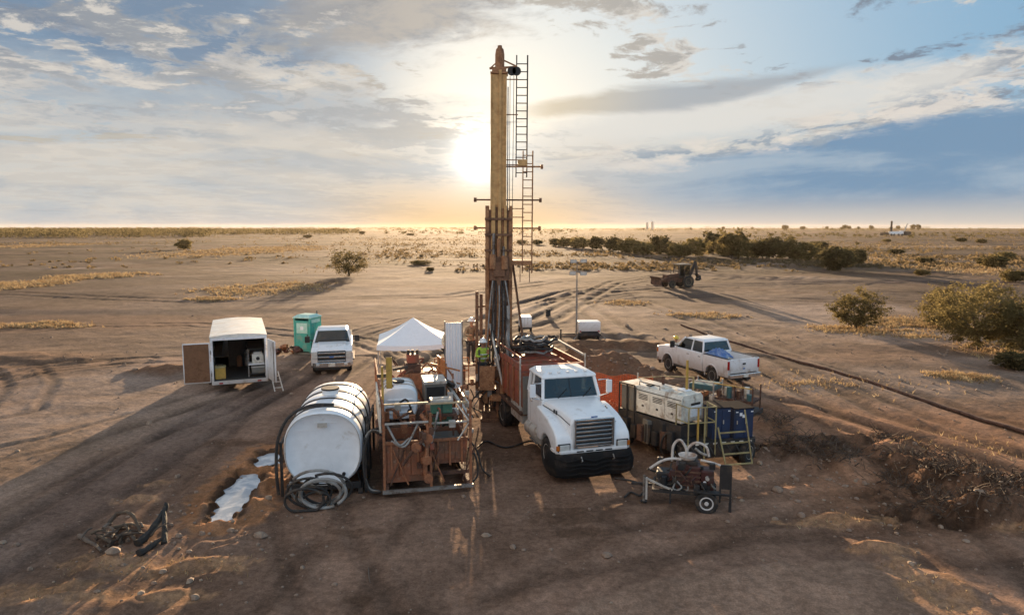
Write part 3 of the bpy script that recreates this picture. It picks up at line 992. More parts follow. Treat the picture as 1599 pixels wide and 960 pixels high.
def pickup(label, loc, rz, group=None, cargo=False):
    t = thing('pickup_truck', label, 'pickup truck', loc, rz, group)
    W = 1.0
    # front clip and cab lower body, nose at -y
    top = [(1.02, 1.34), (1.0, 1.38), (-1.22, 1.39), (-1.50, 1.37), (-2.86, 1.28), (-3.05, 1.20), (-3.10, 1.08), (-3.10, 0.62)]
    body = MB().prism(arch_outline(-3.10, 1.02, 0.50, top, [(-2.05, 0.42)], 0.53), -W, W).build('body', white_paint, t, bevel=0.035, seg=3, smooth=True)
    # hood bulge
    MB().loft([[(-.70, -3.0, 1.20), (.70, -3.0, 1.20), (.62, -3.0, 1.26), (-.62, -3.0, 1.26)],
               [(-.74, -2.2, 1.30), (.74, -2.2, 1.30), (.64, -2.2, 1.39), (-.64, -2.2, 1.39)],
               [(-.80, -1.42, 1.35), (.80, -1.42, 1.35), (.70, -1.42, 1.44), (-.70, -1.42, 1.44)]]).build('hood', white_paint, t, smooth=True, bevel=0.02)
    # greenhouse
    zb, zt = 1.38, 1.93
    B = {k: Vector((x, y, zb)) for k, x, y in (('fl', -.94, -1.34), ('fr', .94, -1.34), ('rl', -.92, .98), ('rr', .92, .98))}
    T = {k: Vector((x, y, zt)) for k, x, y in (('fl', -.78, -.74), ('fr', .78, -.74), ('rl', -.76, .80), ('rr', .76, .80))}
    cf = MB()
    for k in B: cf.bar(B[k], T[k], 0.09, 0.09)
    for s_, k in ((-1, 'l'), (1, 'r')):
        y = 0.02
        cf.bar((s_ * .92, y, zb), (s_ * .76, y, zt), 0.08, 0.08)
    cf.bar(B['rl'], B['rr'], .10, .10)
    cf.build('cab_frame', white_paint, t, bevel=0.012)
    MB().loft([[(-.74, -.78, 1.86), (.74, -.78, 1.86), (.78, .86, 1.86), (-.78, .86, 1.86)],
               [(-.80, -.70, 1.91), (.80, -.70, 1.91), (.82, .86, 1.91), (-.82, .86, 1.91)],
               [(-.68, -.45, 1.985), (.68, -.45, 1.985), (.70, .74, 1.985), (-.70, .74, 1.985)]]).build('roof', white_paint, t, smooth=True, bevel=0.03)
    quad_panel(t, 'windshield', glass, *shrink([B['fl'], B['fr'], T['fr'], T['fl']], 0.95))
    quad_panel(t, 'rear_window', glass, *shrink([B['rr'], B['rl'], T['rl'], T['rr']], 0.92))
    for s_, a, b in ((-1, 'fl', 'rl'), (1, 'fr', 'rr')):
        mb_, mt_ = Vector((s_ * .92, .02, zb)), Vector((s_ * .76, .02, zt))
        quad_panel(t, 'side_window', glass, *shrink([B[a], mb_, mt_, T[a]], 0.88))
        quad_panel(t, 'side_window', glass, *shrink([mb_, B[b], T[b], mt_], 0.88))
    # interior
    bx(t, 'cabin_floor', interior_dark, -.88, .88, -1.30, .94, 1.385, 1.41)
    bx(t, 'dashboard', interior_dark, -.84, .84, -1.28, -.98, 1.40, 1.50, .03)
    for sx in (-.42, .42):
        bx(t, 'seat', interior_dark, sx - .26, sx + .26, -.38, -.22, 1.40, 1.80, .05)
    bx(t, 'seat', interior_dark, -.72, .72, .50, .64, 1.40, 1.74, .05)
    tb(t, 'steering_wheel', black_plastic, arc((-.42, -.88, 1.52), .17, 0, 360, 16), .015, 6)
    # doors
    for s_ in (-1, 1):
        for y0, y1 in ((-1.28, -.02), (.04, .96)):
            x0, x1 = sorted((s_ * 1.001, s_ * 1.016))
            d = bx(t, 'door', white_paint, x0, x1, y0, y1, .62, 1.34, .006)
            xh = sorted((s_ * 1.017, s_ * 1.045))
            bx(d, 'handle', chrome, *xh, y1 - .26, y1 - .08, 1.18, 1.22, .008)
        x0, x1 = sorted((s_ * 1.0, s_ * 1.10))
        bx(t, 'running_board', black_plastic, x0, x1, -1.35, 1.0, .42, .48, .01)
        # tow mirrors
        mr = br(t, 'mirror', black_plastic, (s_ * .95, -1.16, 1.46), (s_ * 1.22, -1.22, 1.52), .05)
        bx(mr, 'mirror_housing', black_plastic, *sorted((s_ * 1.14, s_ * 1.40)), -1.32, -1.20, 1.38, 1.72, .03)
        # wheel lips
        MB().tube(arc((s_ * 1.0, -2.05, .42), .53, -5, 185, 16, 'YZ'), .03, 6).build('wheel_arch', white_paint, t, smooth=True)
        # headlight: upright cluster
        bx(t, 'headlight', lens_m, *sorted((s_ * .70, s_ * .985)), -3.13, -3.0, .84, 1.20, .03)
        bx(t, 'turn_signal', amber, *sorted((s_ * .985, s_ * 1.008)), -3.09, -2.95, .90, 1.12, .01)
        bx(t, 'fog_light', lens_m, *sorted((s_ * .60, s_ * .76)), -3.285, -3.20, .52, .60, .01)
    gr = bx(t, 'grille', black_plastic, -.69, .69, -3.125, -3.05, .66, 1.22, .02)
    for z in (.73, .93, 1.13):
        bx(gr, 'grille_bar', chrome, -.67, .67, -3.165, -3.128, z - .035, z + .035, .012)
    bx(gr, 'emblem', blue_plastic, -.11, .11, -3.185, -3.168, .89, .97, .01)
    fb = MB().loft([[(-1.02, -3.02, .42), (-1.02, -3.02, .66), (-1.02, -2.9, .66), (-1.02, -2.9, .42)],
                    [(-.8, -3.22, .42), (-.8, -3.22, .66), (-.8, -3.05, .66), (-.8, -3.05, .42)],
                    [(.8, -3.22, .42), (.8, -3.22, .66), (.8, -3.05, .66), (.8, -3.05, .42)],
                    [(1.02, -3.02, .42), (1.02, -3.02, .66), (1.02, -2.9, .66), (1.02, -2.9, .42)]]).build('front_bumper', chrome, t, bevel=.02)
    bx(t, 'air_dam', black_plastic, -.85, .85, -3.12, -3.04, .28, .415, .01)
    bx(t, 'license_plate', cream_paint, -.16, .16, -3.245, -3.228, .46, .62)
    # bed
    arc_top = [(3.06, 1.36), (1.07, 1.36)]
    for s_ in (-1, 1):
        x0, x1 = sorted((s_ * .86, s_ * 1.0))
        MB().prism(arch_outline(1.07, 3.06, .52, arc_top, [(1.78, .42)], .52), x0, x1).build('bed_side', white_paint, t, bevel=.02)
        MB().tube(arc((s_ * 1.0, 1.78, .42), .53, -5, 185, 16, 'YZ'), .03, 6).build('wheel_arch', white_paint, t, smooth=True)
        bx(t, 'taillight', red_lens, *sorted((s_ * .90, s_ * 1.008)), 3.02, 3.085, .88, 1.28, .015)
        bx(t, 'bed_rail_cap', black_plastic, *sorted((s_ * .85, s_ * 1.0)), 1.08, 3.05, 1.363, 1.385)
        MB().box(*sorted((s_ * .58, s_ * .858)), 1.35, 2.2, .80, 1.02).build('wheel_well', white_paint, t, bevel=.04)
    bx(t, 'bed_floor', grey_panel, -.86, .86, 1.07, 3.04, .76, .80)
    bx(t, 'bed_front', white_paint, -.86, .86, 1.07, 1.12, .80, 1.36)
    tg = bx(t, 'tailgate', white_paint, -.86, .86, 3.0, 3.075, .70, 1.35, .015)
    bx(tg, 'tailgate_panel', white_paint, -.74, .74, 3.078, 3.088, .80, 1.24, .006)
    bx(tg, 'handle', black_plastic, -.10, .10, 3.089, 3.105, 1.08, 1.16, .01)
    bx(tg, 'emblem', blue_plastic, -.07, .07, 3.09, 3.10, .86, .93, .01)
    rb = bx(t, 'rear_bumper', chrome, -.98, .98, 3.08, 3.26, .50, .68, .03)
    bx(rb, 'license_plate', cream_paint, -.15, .15, 3.262, 3.27, .52, .66)
    bx(rb, 'hitch', black_steel, -.06, .06, 3.15, 3.40, .36, .48, .01)
    bx(t, 'chassis', black_steel, -.5, .5, -2.9, 3.05, .34, .52)
    cy(t, 'axle', black_steel, (-.85, -2.05, .42), (.85, -2.05, .42), .07)
    cy(t, 'axle', black_steel, (-.85, 1.78, .42), (.85, 1.78, .42), .09)
    for y in (-2.05, 1.78):
        for s_ in (-1, 1):
            wheel(t, (s_ * .84, y, .41), .41, .27, s_)
    return t


# ================================================================== drilling rig on the white truck
RIG_RZ = R(16)
rig = thing('drilling_rig_truck', 'white cab drilling rig truck with tall mast raised behind the red tray', 'drilling rig', (2.42, 19.55, 0), RIG_RZ)
mast_rust = mat('mast_rust', (0.40, 0.19, 0.085), 0.7, dirt=(0.22, 0.10, 0.05), dirt_amt=0.55, dirt_scale=4, dcol2=(0.58, 0.38, 0.2), bump=0.4)
mast_brown = mat('mast_brown', (0.20, 0.10, 0.055), 0.75, dirt=(0.10, 0.055, 0.035), dirt_amt=0.5, dirt_scale=4, dcol2=(0.38, 0.22, 0.12), bump=0.4)
def build_rig():
    t = rig
    rust, rust_dark = globals()['rust'], globals()['rust_dark']
    # --- chassis
    for sx in (-.43, .43):
        bx(t, 'chassis_rail', black_steel, sx - .05, sx + .05, .35, 8.9, .78, 1.05)
    # --- hood (between the fenders), nose at y = .1
    def sec(y, w, zb, zt, r=.16):
        return [(-w, y, zb), (w, y, zb), (w, y, zt - r), (w - r * .35, y, zt - r * .3), (w - r, y, zt), (-w + r, y, zt), (-w + r * .35, y, zt - r * .3), (-w, y, zt - r)]
    MB().loft([sec(.07, .70, .98, 1.76, .12), sec(.12, .72, .98, 1.85, .14), sec(.8, .79, 1.0, 1.94, .18), sec(1.4, .88, 1.0, 1.99, .20), sec(1.88, .96, 1.0, 2.01, .2)]).build('hood', truck_white, t, smooth=True, bevel=.01)
    for s_ in (-1, 1):
        # fender: side profile with wheel arch, swept down at the nose
        top = [(1.92, .95), (1.92, 1.83), (1.5, 1.80), (.9, 1.70), (.35, 1.50), (.12, 1.34), (.05, 1.18)]
        f = MB()
        out = arch_outline(.06, 1.92, .80, top[1:], [(1.02, .54)], .60)
        x0, x1 = (.60, 1.17)
        f.prism([(a, b) for a, b in out], *sorted((s_ * x0, s_ * x1)))
        f.build('fender', truck_white, t, bevel=.07, seg=3, smooth=True)
        hl = bx(t, 'headlight', lens_m, *sorted((s_ * .76, s_ * 1.06)), .005, .10, .92, 1.10, .02)
        bx(hl, 'headlight_bezel', black_plastic, *sorted((s_ * .73, s_ * 1.12)), .03, .12, .885, 1.13, .02)
        bx(hl, 'turn_signal', amber, *sorted((s_ * 1.07, s_ * 1.16)), .02, .14, .93, 1.08, .015)
        bx(t, 'hood_vent', black_plastic, *sorted((s_ * .81, s_ * .84)), .98, 1.06, 1.74, 1.86, .01)
        bx(t, 'hood_vent', black_plastic, *sorted((s_ * .83, s_ * .86)), 1.12, 1.20, 1.75, 1.87, .01)
    for s_ in (-1, 1):
        MB().tube([(s_ * .725, .12, 1.66), (s_ * .80, .8, 1.76), (s_ * .895, 1.4, 1.81), (s_ * .975, 1.86, 1.84)], .012, 5).build('hood_seam', black_plastic, t)
        bx(t, 'hood_latch', black_plastic, *sorted((s_ * .985, s_ * 1.0)), 1.5, 1.62, 1.70, 1.78, .005)
        bx(t, 'rear_quarter_seam', black_plastic, *sorted((s_ * 1.0, s_ * 1.004)), 3.04, 3.055, 1.05, 1.95)
    bx(t, 'badge', blue_plastic, -.10, .10, .012, .035, 1.855, 1.90, .01)
    for x in (-.45, -.15, .15, .45):
        bx(t, 'bumper_slot', black_plastic, x - .11, x + .11, -.036, -.031, .865, .905)
    # --- grille
    g = bx(t, 'grille', black_plastic, -.57, .57, .05, .12, 1.0, 1.77, .01)
    for i in range(6):
        z = 1.07 + i * .125
        bx(g, 'grille_bar', chrome, -.56, .56, .01, .047, z - .034, z + .028, .008)
    gs = MB()
    gs.bar((-.60, .02, .98), (-.60, .02, 1.80), .06, .08).bar((.60, .02, .98), (.60, .02, 1.80), .06, .08).bar((-.63, .02, 1.80), (.63, .02, 1.80), .08, .07)
    gs.build('grille_surround', chrome, t, bevel=.015)
    bp = MB().loft([[(-1.20, .22, .84), (-1.20, .22, .93), (-1.20, .5, .93), (-1.20, .5, .84)], [(-1.05, -.03, .84), (-1.05, -.03, .93), (-1.05, .16, .93), (-1.05, .16, .84)],
                    [(1.05, -.03, .84), (1.05, -.03, .93), (1.05, .16, .93), (1.05, .16, .84)], [(1.20, .22, .84), (1.20, .22, .93), (1.20, .5, .93), (1.20, .5, .84)]]).build('bumper_top', truck_white, t, bevel=.02)
    # black folded mass wrapped round the bumper and front wheels
    def grd(z, o):
        return [(-1.26 - o, .62, z), (-1.27 - o, .25, z), (-1.16 - o, -.02 - o, z), (-.9, -.16 - o, z), (-.3, -.21 - o, z), (.3, -.18 - o, z), (.9, -.16 - o, z), (1.16 + o, -.02 - o, z), (1.27 + o, .25, z), (1.26 + o, .62, z),
                (1.16, .62, z), (1.16, .28, z), (1.0, .08, z), (.3, .02, z), (-.3, .02, z), (-1.0, .08, z), (-1.16, .28, z), (-1.16, .62, z)]
    MB().loft([grd(.16, .02), grd(.28, .06), grd(.55, .08), grd(.74, .04), grd(.84, -.02)]).build('bumper_dark_mass', hide, t, smooth=True, bevel=.012)
    for k_, (z, y) in enumerate(((.30, -.26), (.44, -.28), (.58, -.295), (.70, -.275))):
        MB().tube(smoothpts([(-1.22, -.02, z + .05), (-.9, y + .06, z - .03), (-.5, y - .01, z + .04 * (k_ % 2)), (-.1, y - .01, z - .04), (.3, y + .01, z + .03), (.9, y + .05, z - .02), (1.2, -.03, z + .02)], 4), .03, 6).build('mass_fold', hide, t, smooth=True)
    for sx in (-.5, .5):
        MB().tube([(sx, -.24, .80), (sx, -.34, .70), (sx, -.24, .64)], .02, 6).build('tow_hook', steel, t)
    # --- cab
    top = [(3.42, .95), (3.42, 1.98), (1.90, 1.98)]
    MB().prism([(1.90, .95)] + [(3.42, .95)] + top[1:], -1.0, 1.0).build('cab_body', truck_white, t, bevel=.05, seg=3)
    zb, zt = 1.98, 2.62
    B = {k: Vector(v) for k, v in dict(fl=(-.95, 1.93, zb), fr=(.95, 1.93, zb), rl=(-.97, 3.38, zb), rr=(.97, 3.38, zb)).items()}
    T = {k: Vector(v) for k, v in dict(fl=(-.86, 2.20, zt), fr=(.86, 2.20, zt), rl=(-.88, 3.36, zt), rr=(.88, 3.36, zt)).items()}
    cf = MB()
    for k in B: cf.bar(B[k], T[k], .10, .10)
    cf.bar(B['rl'], B['rr'], .1, .1).bar(T['fl'], T['fr'], .1, .08).bar(B['fl'], B['fr'], .05, .06)
    for s_ in (-1, 1): cf.bar((s_ * .97, 2.95, zb), (s_ * .88, 2.95, zt), .07, .07)
    cf.bar(T['fl'], T['rl'], .06, .06).bar(T['fr'], T['rr'], .06, .06)
    cf.build('cab_frame', truck_white, t, bevel=.015)
    bx(t, 'cab_rear_wall', truck_white, -.92, .92, 3.34, 3.40, 1.98, 2.62, .01)
    MB().loft([[(-.92, 2.10, 2.60), (.92, 2.10, 2.60), (.93, 3.46, 2.60), (-.93, 3.46, 2.60)],
               [(-.94, 2.12, 2.68), (.94, 2.12, 2.68), (.95, 3.46, 2.68), (-.95, 3.46, 2.68)],
               [(-.72, 2.35, 2.79), (.72, 2.35, 2.79), (.75, 3.36, 2.79), (-.75, 3.36, 2.79)]]).build('roof', truck_white, t, bevel=.04, seg=3, smooth=True)
    for x in (-.6, -.3, 0, .3, .6):
        bx(t, 'marker_light', truck_white, x - .05, x + .05, 2.20, 2.30, 2.745, 2.79, .01)
    quad_panel(t, 'windshield', glass, *shrink([B['fl'], B['fr'], T['fr'], T['fl']], .94))
    ws = MB().bar((0, 1.935, 1.99), (0, 2.19, 2.60), .03, .03).build('windshield_post', black_plastic, t)
    for sx in (-.45, .4):
        br(t, 'wiper', black_plastic, (sx, 1.90, 2.0), (sx + .32, 2.0, 2.26), .02)
    for s_, a, b in ((-1, 'fl', 'rl'), (1, 'fr', 'rr')):
        mb_, mt_ = Vector((s_ * .97, 2.95, zb)), Vector((s_ * .88, 2.95, zt))
        quad_panel(t, 'side_window', glass, *shrink([B[a], mb_, mt_, T[a]], .88))
        d = bx(t, 'door', truck_white, *sorted((s_ * 1.002, s_ * 1.02)), 2.02, 3.0, 1.05, 1.95, .008)
        bx(d, 'handle', chrome, *sorted((s_ * 1.021, s_ * 1.05)), 2.78, 2.95, 1.72, 1.76, .008)
        bx(t, 'cab_step', steel, *sorted((s_ * .85, s_ * 1.12)), 2.1, 2.8, .50, .55)
        cy(t, 'fuel_tank', pale_steel, (s_ * .86, 2.05, .74), (s_ * .86, 3.35, .74), .28, 20)
        # west coast mirror
        m = MB().tube([(s_ * .95, 2.0, 2.50), (s_ * 1.28, 1.92, 2.52), (s_ * 1.30, 1.92, 2.05), (s_ * 1.0, 1.98, 1.98)], .02, 6).build('mirror', chrome, t)
        bx(m, 'mirror_housing', truck_white, *sorted((s_ * 1.20, s_ * 1.40)), 1.88, 1.95, 2.08, 2.50, .03)
    bx(t, 'dashboard', interior_dark, -.9, .9, 1.98, 2.25, 1.99, 2.10, .03)
    bx(t, 'seat', interior_dark, -.70, -.20, 2.75, 2.92, 1.99, 2.46, .06)
    bx(t, 'seat', interior_dark, .20, .70, 2.75, 2.92, 1.99, 2.46, .06)
    tb(t, 'steering_wheel', black_plastic, arc((-.45, 2.35, 2.15), .22, 0, 360, 18, 'XZ', .8), .018, 6)
    cy(t, 'air_cleaner', chrome, (1.06, 1.75, 1.15), (1.06, 1.75, 1.75), .13)
    # --- wheels
    for s_ in (-1, 1):
        wheel(t, (s_ * 1.0, 1.02, .53), .53, .30, s_)
        for y in (6.05, 7.38):
            wheel(t, (s_ * 1.05, y, .53), .53, .30, s_)
            wheel(t, (s_ * .72, y, .53), .53, .30, s_)
    cy(t, 'axle', black_steel, (-.9, 1.02, .53), (.9, 1.02, .53), .09)
    cy(t, 'axle', black_steel, (-1.0, 6.05, .53), (1.0, 6.05, .53), .12)
    cy(t, 'axle', black_steel, (-1.0, 7.38, .53), (1.0, 7.38, .53), .12)
    # --- red tank with sunken tray behind the cab
    tk = bx(t, 'red_tank', red_paint, -1.12, 1.08, 3.62, 6.9, 1.30, 2.52, .03)
    for a, b in (((-1.12, 3.62), (1.08, 3.62)), ((1.08, 3.62), (1.08, 6.9)), ((1.08, 6.9), (-1.12, 6.9)), ((-1.12, 6.9), (-1.12, 3.62))):
        br(tk, 'tray_rim', red_paint, (*a, 2.66), (*b, 2.66), .07, .20)
    for y in (4.3, 5.1, 5.9):
        bx(tk, 'tray_rib', red_paint, -1.08, 1.04, y - .03, y + .03, 2.525, 2.58)
    for y in (3.9, 4.6, 5.3, 6.0, 6.7):
        bx(tk, 'tank_stiffener', rust, -1.17, -1.125, y - .04, y + .04, 1.32, 2.55)
    bx(t, 'side_locker', grey_panel, -1.12, -.50, 3.46, 3.60, 1.1, 2.40, .01)
    bx(t, 'side_locker', pale_steel, -1.10, -.55, 3.64, 5.1, .72, 1.28, .02)
    bx(t, 'deck', rust_dark, -1.2, 1.2, 3.5, 9.0, 1.055, 1.15)
    for sx in (-1.18, 1.16):
        br(t, 'tray_post', pale_steel, (sx, 3.66, 1.2), (sx, 3.66, 3.05), .045)
    br(t, 'tray_rail', pale_steel, (1.10, 3.7, 3.02), (1.10, 6.7, 3.12), .06)
    br(t, 'tray_rail', red_paint, (-1.16, 3.7, 3.02), (-1.16, 6.7, 3.08), .045)
    # coils of hydraulic hose heaped on the tray
    rr = random.Random(5)
    for k in range(9):
        cx, cy_ = .1 + rr.uniform(-.25, .3), 6.1 + rr.uniform(-.35, .35)
        tb(t, 'hose_coil', hose_black if k % 4 else hose_grey, [Vector(q) + Vector((0, 0, rr.uniform(-.05, .05) + .04 * math.sin(i))) for i, q in enumerate(arc((cx, cy_, 2.76 + k * .065), rr.uniform(.45, .68), 0, 350, 22, 'XY', .8))], .05, 8)
    # pumps, valves and hoses on the deck behind the tray
    for k in range(7):
        x = -1.0 + k * .33
        bx(t, 'valve_block', (rust, steel, rust_dark, red_paint)[k % 4], x, x + .22, 7.05, 7.3, 1.25 + .2 * (k % 3), 1.7 + .22 * ((k * 2) % 5), .02)
    bx(t, 'hydraulic_pump', rust_dark, .2, .9, 7.1, 7.9, 1.15, 2.2, .05)
    cy(t, 'winch_drum', rust, (.15, 7.2, 2.45), (.95, 7.2, 2.45), .30)
    for x in (.12, .98):
        cy(t, 'winch_flange', rust_dark, (x, 7.2, 2.45), (x + .03, 7.2, 2.45), .42)
    bx(t, 'control_panel', grey_panel, -1.55, -1.15, 6.9, 7.5, 1.35, 2.1, .02)
    for k in range(5):
        br(t, 'control_lever', yellow_paint, (-1.5 + k * .08, 6.88, 1.95), (-1.5 + k * .08, 6.78, 2.2), .02)

    # --- mast, base at local (MX, MY)
    MX, MY = -1.04, 7.0
    lower = thing('mast', None, None)
    lower.parent = t
    lower.location = (MX, MY, 0)
    lower.rotation_euler = (0, R(0.35), -RIG_RZ)       # squared up to the view of the plain
    lower.scale = (1, 1, .968)
    ms = lower
    rust, rust_dark = mast_rust, mast_brown
    def L(name, m, mb, **k): return mb.build(name, m, ms, **k)
    # heavy outer section: corner channels, back plate, lacing
    for sx in (-.46, .42):
        w = .12
        L('mast_rail', rust, MB().box(sx - .07, sx + .07, -.28, -.24, .35, 8.2).box(sx - .07, sx - .04, -.24, .0, .35, 8.2).box(sx + .04, sx + .07, -.24, .0, .35, 8.2), bevel=.008)
        L('mast_rail', rust_dark, MB().box(sx - .06, sx + .06, .24, .36, .35, 8.0), bevel=.01)
    L('mast_back_plate', rust, MB().box(-.40, .36, .10, .16, 3.4, 8.1))
    for k, (xa, xb, ya, m_, z0, z1) in enumerate(((-.53, -.40, -.30, rust, 6.0, 8.45), (-.39, -.31, -.26, rust_dark, 5.6, 8.3), (-.30, -.16, -.33, mast_glare_tan, 6.4, 8.5), (-.15, -.07, -.27, rust_dark, 5.8, 8.4), (-.06, .06, -.34, mast_glare_tan, 6.2, 8.55),
                                     (.07, .16, -.27, rust, 5.6, 8.35), (.17, .27, -.32, mast_glare_tan, 6.3, 8.45), (.28, .36, -.26, rust_dark, 5.9, 8.3), (.37, .47, -.30, rust, 6.1, 8.45))):
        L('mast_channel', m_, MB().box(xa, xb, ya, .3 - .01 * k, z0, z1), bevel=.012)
    for z in (6.7, 7.3, 7.9):
        L('mast_collar', rust_dark, MB().box(-.55, .49, -.36, -.335, z, z + .09), bevel=.008)
    for i in range(11):
        z0 = .5 + i * .58
        a, b = ((-.40, .36) if i % 2 else (.36, -.40))
        L('lattice_brace', rust, MB().bar((a, -.20, z0), (b, -.20, z0 + .56), .05))
        L('lattice_rung', rust_dark, MB().bar((-.42, -.20, z0), (.38, -.20, z0), .06))
    for s_ in (-1, 1):
        for i in range(10):
            z0 = .6 + i * .7
            x = -.46 if s_ < 0 else .42
            L('side_brace', rust_dark, MB().bar((x, -.2, z0 + (.0 if i % 2 else .65)), (x, .28, z0 + (.65 if i % 2 else .0)), .05))
    # upper, telescoped section
    L('mast_upper', mast_glare_tan, MB().box(-.33, .24, -.22, .26, 6.4, 13.35), bevel=.03)
    L('mast_upper_rib', mast_glare_tan, MB().box(-.05, .06, -.262, -.222, 6.5, 13.5), bevel=.008)
    L('mast_guide', mast_glare_tan, MB().box(-.345, -.29, -.25, -.223, 6.4, 13.3).box(.19, .245, -.25, -.223, 6.4, 13.3))
    L('mast_guide', steel, MB().box(.27, .31, -.16, -.10, 4.2, 12.9))
    # crown
    L('crown_plate', rust, MB().box(-.36, .28, -.26, .28, 13.36, 13.44).box(-.30, .22, -.2, .2, 13.44, 13.62), bevel=.02)
    L('crown_beam', rust, MB().bar((-.40, 0, 13.60), (.62, 0, 13.66), .07))
    L('crown_brace', rust, MB().bar((.12, 0, 13.9), (.60, 0, 13.68), .05).bar((-.1, 0, 13.85), (-.38, 0, 13.6), .04))
    L('crown_cone', rust, MB().lathe([(.17, 13.62), (.17, 14.1), (.14, 14.3), (.085, 14.36), (.08, 14.43), (.01, 14.44)], (-.02, 0, 0), n=14), smooth=True)
    for x in (.42, .60):
        L('sheave', black_steel, MB().lathe([(.05, -.05), (.16, -.05), (.12, 0), (.16, .05), (.05, .05)], (x, -.02, 13.50), 'Y', 18), smooth=True)
    # drill string, feed cylinders and cables down the face
    L('feed_cylinder', steel, MB().cyl((-.22, -.34, 1.3), (-.22, -.34, 7.4), .055, 12), smooth=True)
    L('feed_cylinder', steel, MB().cyl((.15, -.34, 1.6), (.15, -.34, 6.9), .045, 12), smooth=True)
    L('drill_pipe', rust, MB().cyl((-.02, -.42, .2), (-.02, -.42, 7.2), .07, 12), smooth=True)
    L('cable', black_steel, MB().tube([(.50, -.02, 13.35), (.47, -.05, 8), (.44, -.1, 2.2)], .012, 5))
    L('cable', black_steel, MB().tube([(.36, -.1, 13.3), (.36, -.15, 6.2)], .012, 5))
    L('top_drive', rust_dark, MB().box(-.36, .36, -.55, -.30, 5.6, 6.5).box(-.22, .22, -.62, -.52, 5.75, 6.3).cyl((-.02, -.42, 5.2), (-.02, -.42, 5.62), .14, 14), bevel=.02)
    L('top_drive_motor', rust, MB().cyl((-.24, -.60, 6.05), (-.24, -.60, 6.6), .12, 14).cyl((.2, -.60, 6.05), (.2, -.60, 6.55), .12, 14), smooth=True)
    for k in range(7):
        x0 = -.38 + k * .12
        L('hydraulic_hose', hose_black if k % 3 else hose_grey, MB().tube(smoothpts([(x0 * .6, -.5, 5.7), (x0 + .03, -.62, 4.6), (x0 * 1.1, -.56, 3.6), (x0 * 1.25 - .05, -.5, 2.4), (x0 * 1.3, -.35, 1.3)], 4), .026, 6), smooth=True)
    # ladders
    def ladder(x0, x1, y, z0, z1, step, m):
        ld = MB().box(x0 - .022, x0 + .022, y - .03, y + .03, z0, z1).build('ladder', m, ms)
        MB().box(x1 - .026, x1 + .026, y - .03, y + .03, z0, z1).build('stile', m, ld)
        z = z0 + step * .6
        rm = MB().cyl((x0, y, 0), (x1, y, 0), .02, 6).mesh('rung', m)
        while z < z1 - .1:
            r_ = bpy.data.objects.new('rung', rm); COL.objects.link(r_); r_.parent = ld; r_.location = (0, 0, z)
            z += step
    ladder(.60, 1.00, .05, 9.55, 14.1, .29, black_steel)
    ladder(.86, 1.22, .0, 5.85, 10.55, .31, rust)
    for z, xa, xb, m in ((9.95, .24, 1.56, rust), (8.68, -.92, 1.52, rust_dark), (7.60, -.92, 1.50, rust)):
        cb = L('crossbar', m, MB().bar((xa, -.02, z), (xb, -.02, z), .06))
        for xe in ((xb,) if xa > 0 else (xa, xb)):
            MB().lathe([(.02, -.05), (.085, -.05), (.085, .05), (.02, .05)], (xe, -.02, z), 'X', 12).build('end_clamp', m, cb)
    for z, xb in ((10.2, .98), (10.02, .75), (8.35, .92), (8.02, .92), (11.9, .66), (13.2, .66)):
        L('ladder_standoff', rust, MB().bar((.24, .0, z), (xb, .0, z), .035))
    L('rod_clamp', mast_glare_tan, MB().box(.66, 1.02, -.07, .10, 9.98, 10.22), bevel=.01)
    L('ladder_platform', rust, MB().box(.44, 1.20, -.30, .30, 6.18, 6.36), bevel=.01)
    for x in (.78, 1.14):
        L('platform_strut', rust_dark, MB().bar((x, .0, 5.5), (x, .0, 6.18), .03))
    # braces to the deck
    L('mast_brace', pale_steel, MB().cyl((-.35, -.40, 3.9), (.15, -.9, 1.6), .05, 10), smooth=True)
    L('mast_brace', pale_steel, MB().cyl((.30, -.35, 4.6), (.46, -.55, 1.7), .04, 10), smooth=True)
    L('mast_brace', rust_dark, MB().bar((.50, .05, 6.2), (.92, -.1, 3.2), .07))
    L('mast_brace', rust_dark, MB().bar((-.5, .1, 3.3), (-.85, .2, 1.2), .09))
    L('mast_foot', rust_dark, MB().box(-.62, .58, -.45, .5, .12, .42).box(-.7, .65, -.5, .55, .0, .12), bevel=.02)
    L('raise_cylinder', steel, MB().cyl((.35, -1.2, 1.3), (.30, -.3, 4.3), .07, 12), smooth=True)
    # rod rack post left of the mast
    for x, h in ((-.86, 5.12), (-.70, 5.02)):
        L('rod_rack_post', rust_dark, MB().box(x - .06, x + .06, .0, .12, 1.15, h), bevel=.01)
    L('rod_rack_arm', rust_dark, MB().bar((-.90, .06, 4.5), (-.45, .06, 4.55), .08))
    L('rod_rack_arm', rust_dark, MB().bar((-.9, .06, 2.2), (-.45, .06, 2.2), .08))
    rq = random.Random(77)
    for k in range(26):
        x = rq.uniform(-.85, .75); z = rq.uniform(.6, 3.1); w = rq.uniform(.06, .17); h = rq.uniform(.08, .3)
        L('hydraulic_block', (rust_dark, rust, black_steel, steel, rust_dark)[k % 5], MB().box(x - w, x + w, -.62 + rq.uniform(0, .3), -.25, z, z + h), bevel=.012)
    for k in range(16):
        x = rq.uniform(-.8, .7); z = rq.uniform(1.6, 3.6)
        L('hydraulic_hose', (hose_black, rust_dark, hose_grey, hose_black)[k % 4], MB().tube(smoothpts([(x, -.4, z), (x + rq.uniform(-.2, .2), -.72, z - .3), (x + rq.uniform(-.3, .3), -.7, z - .9), (x + rq.uniform(-.3, .3), -.45, z - 1.3)], 4), .028, 6), smooth=True)
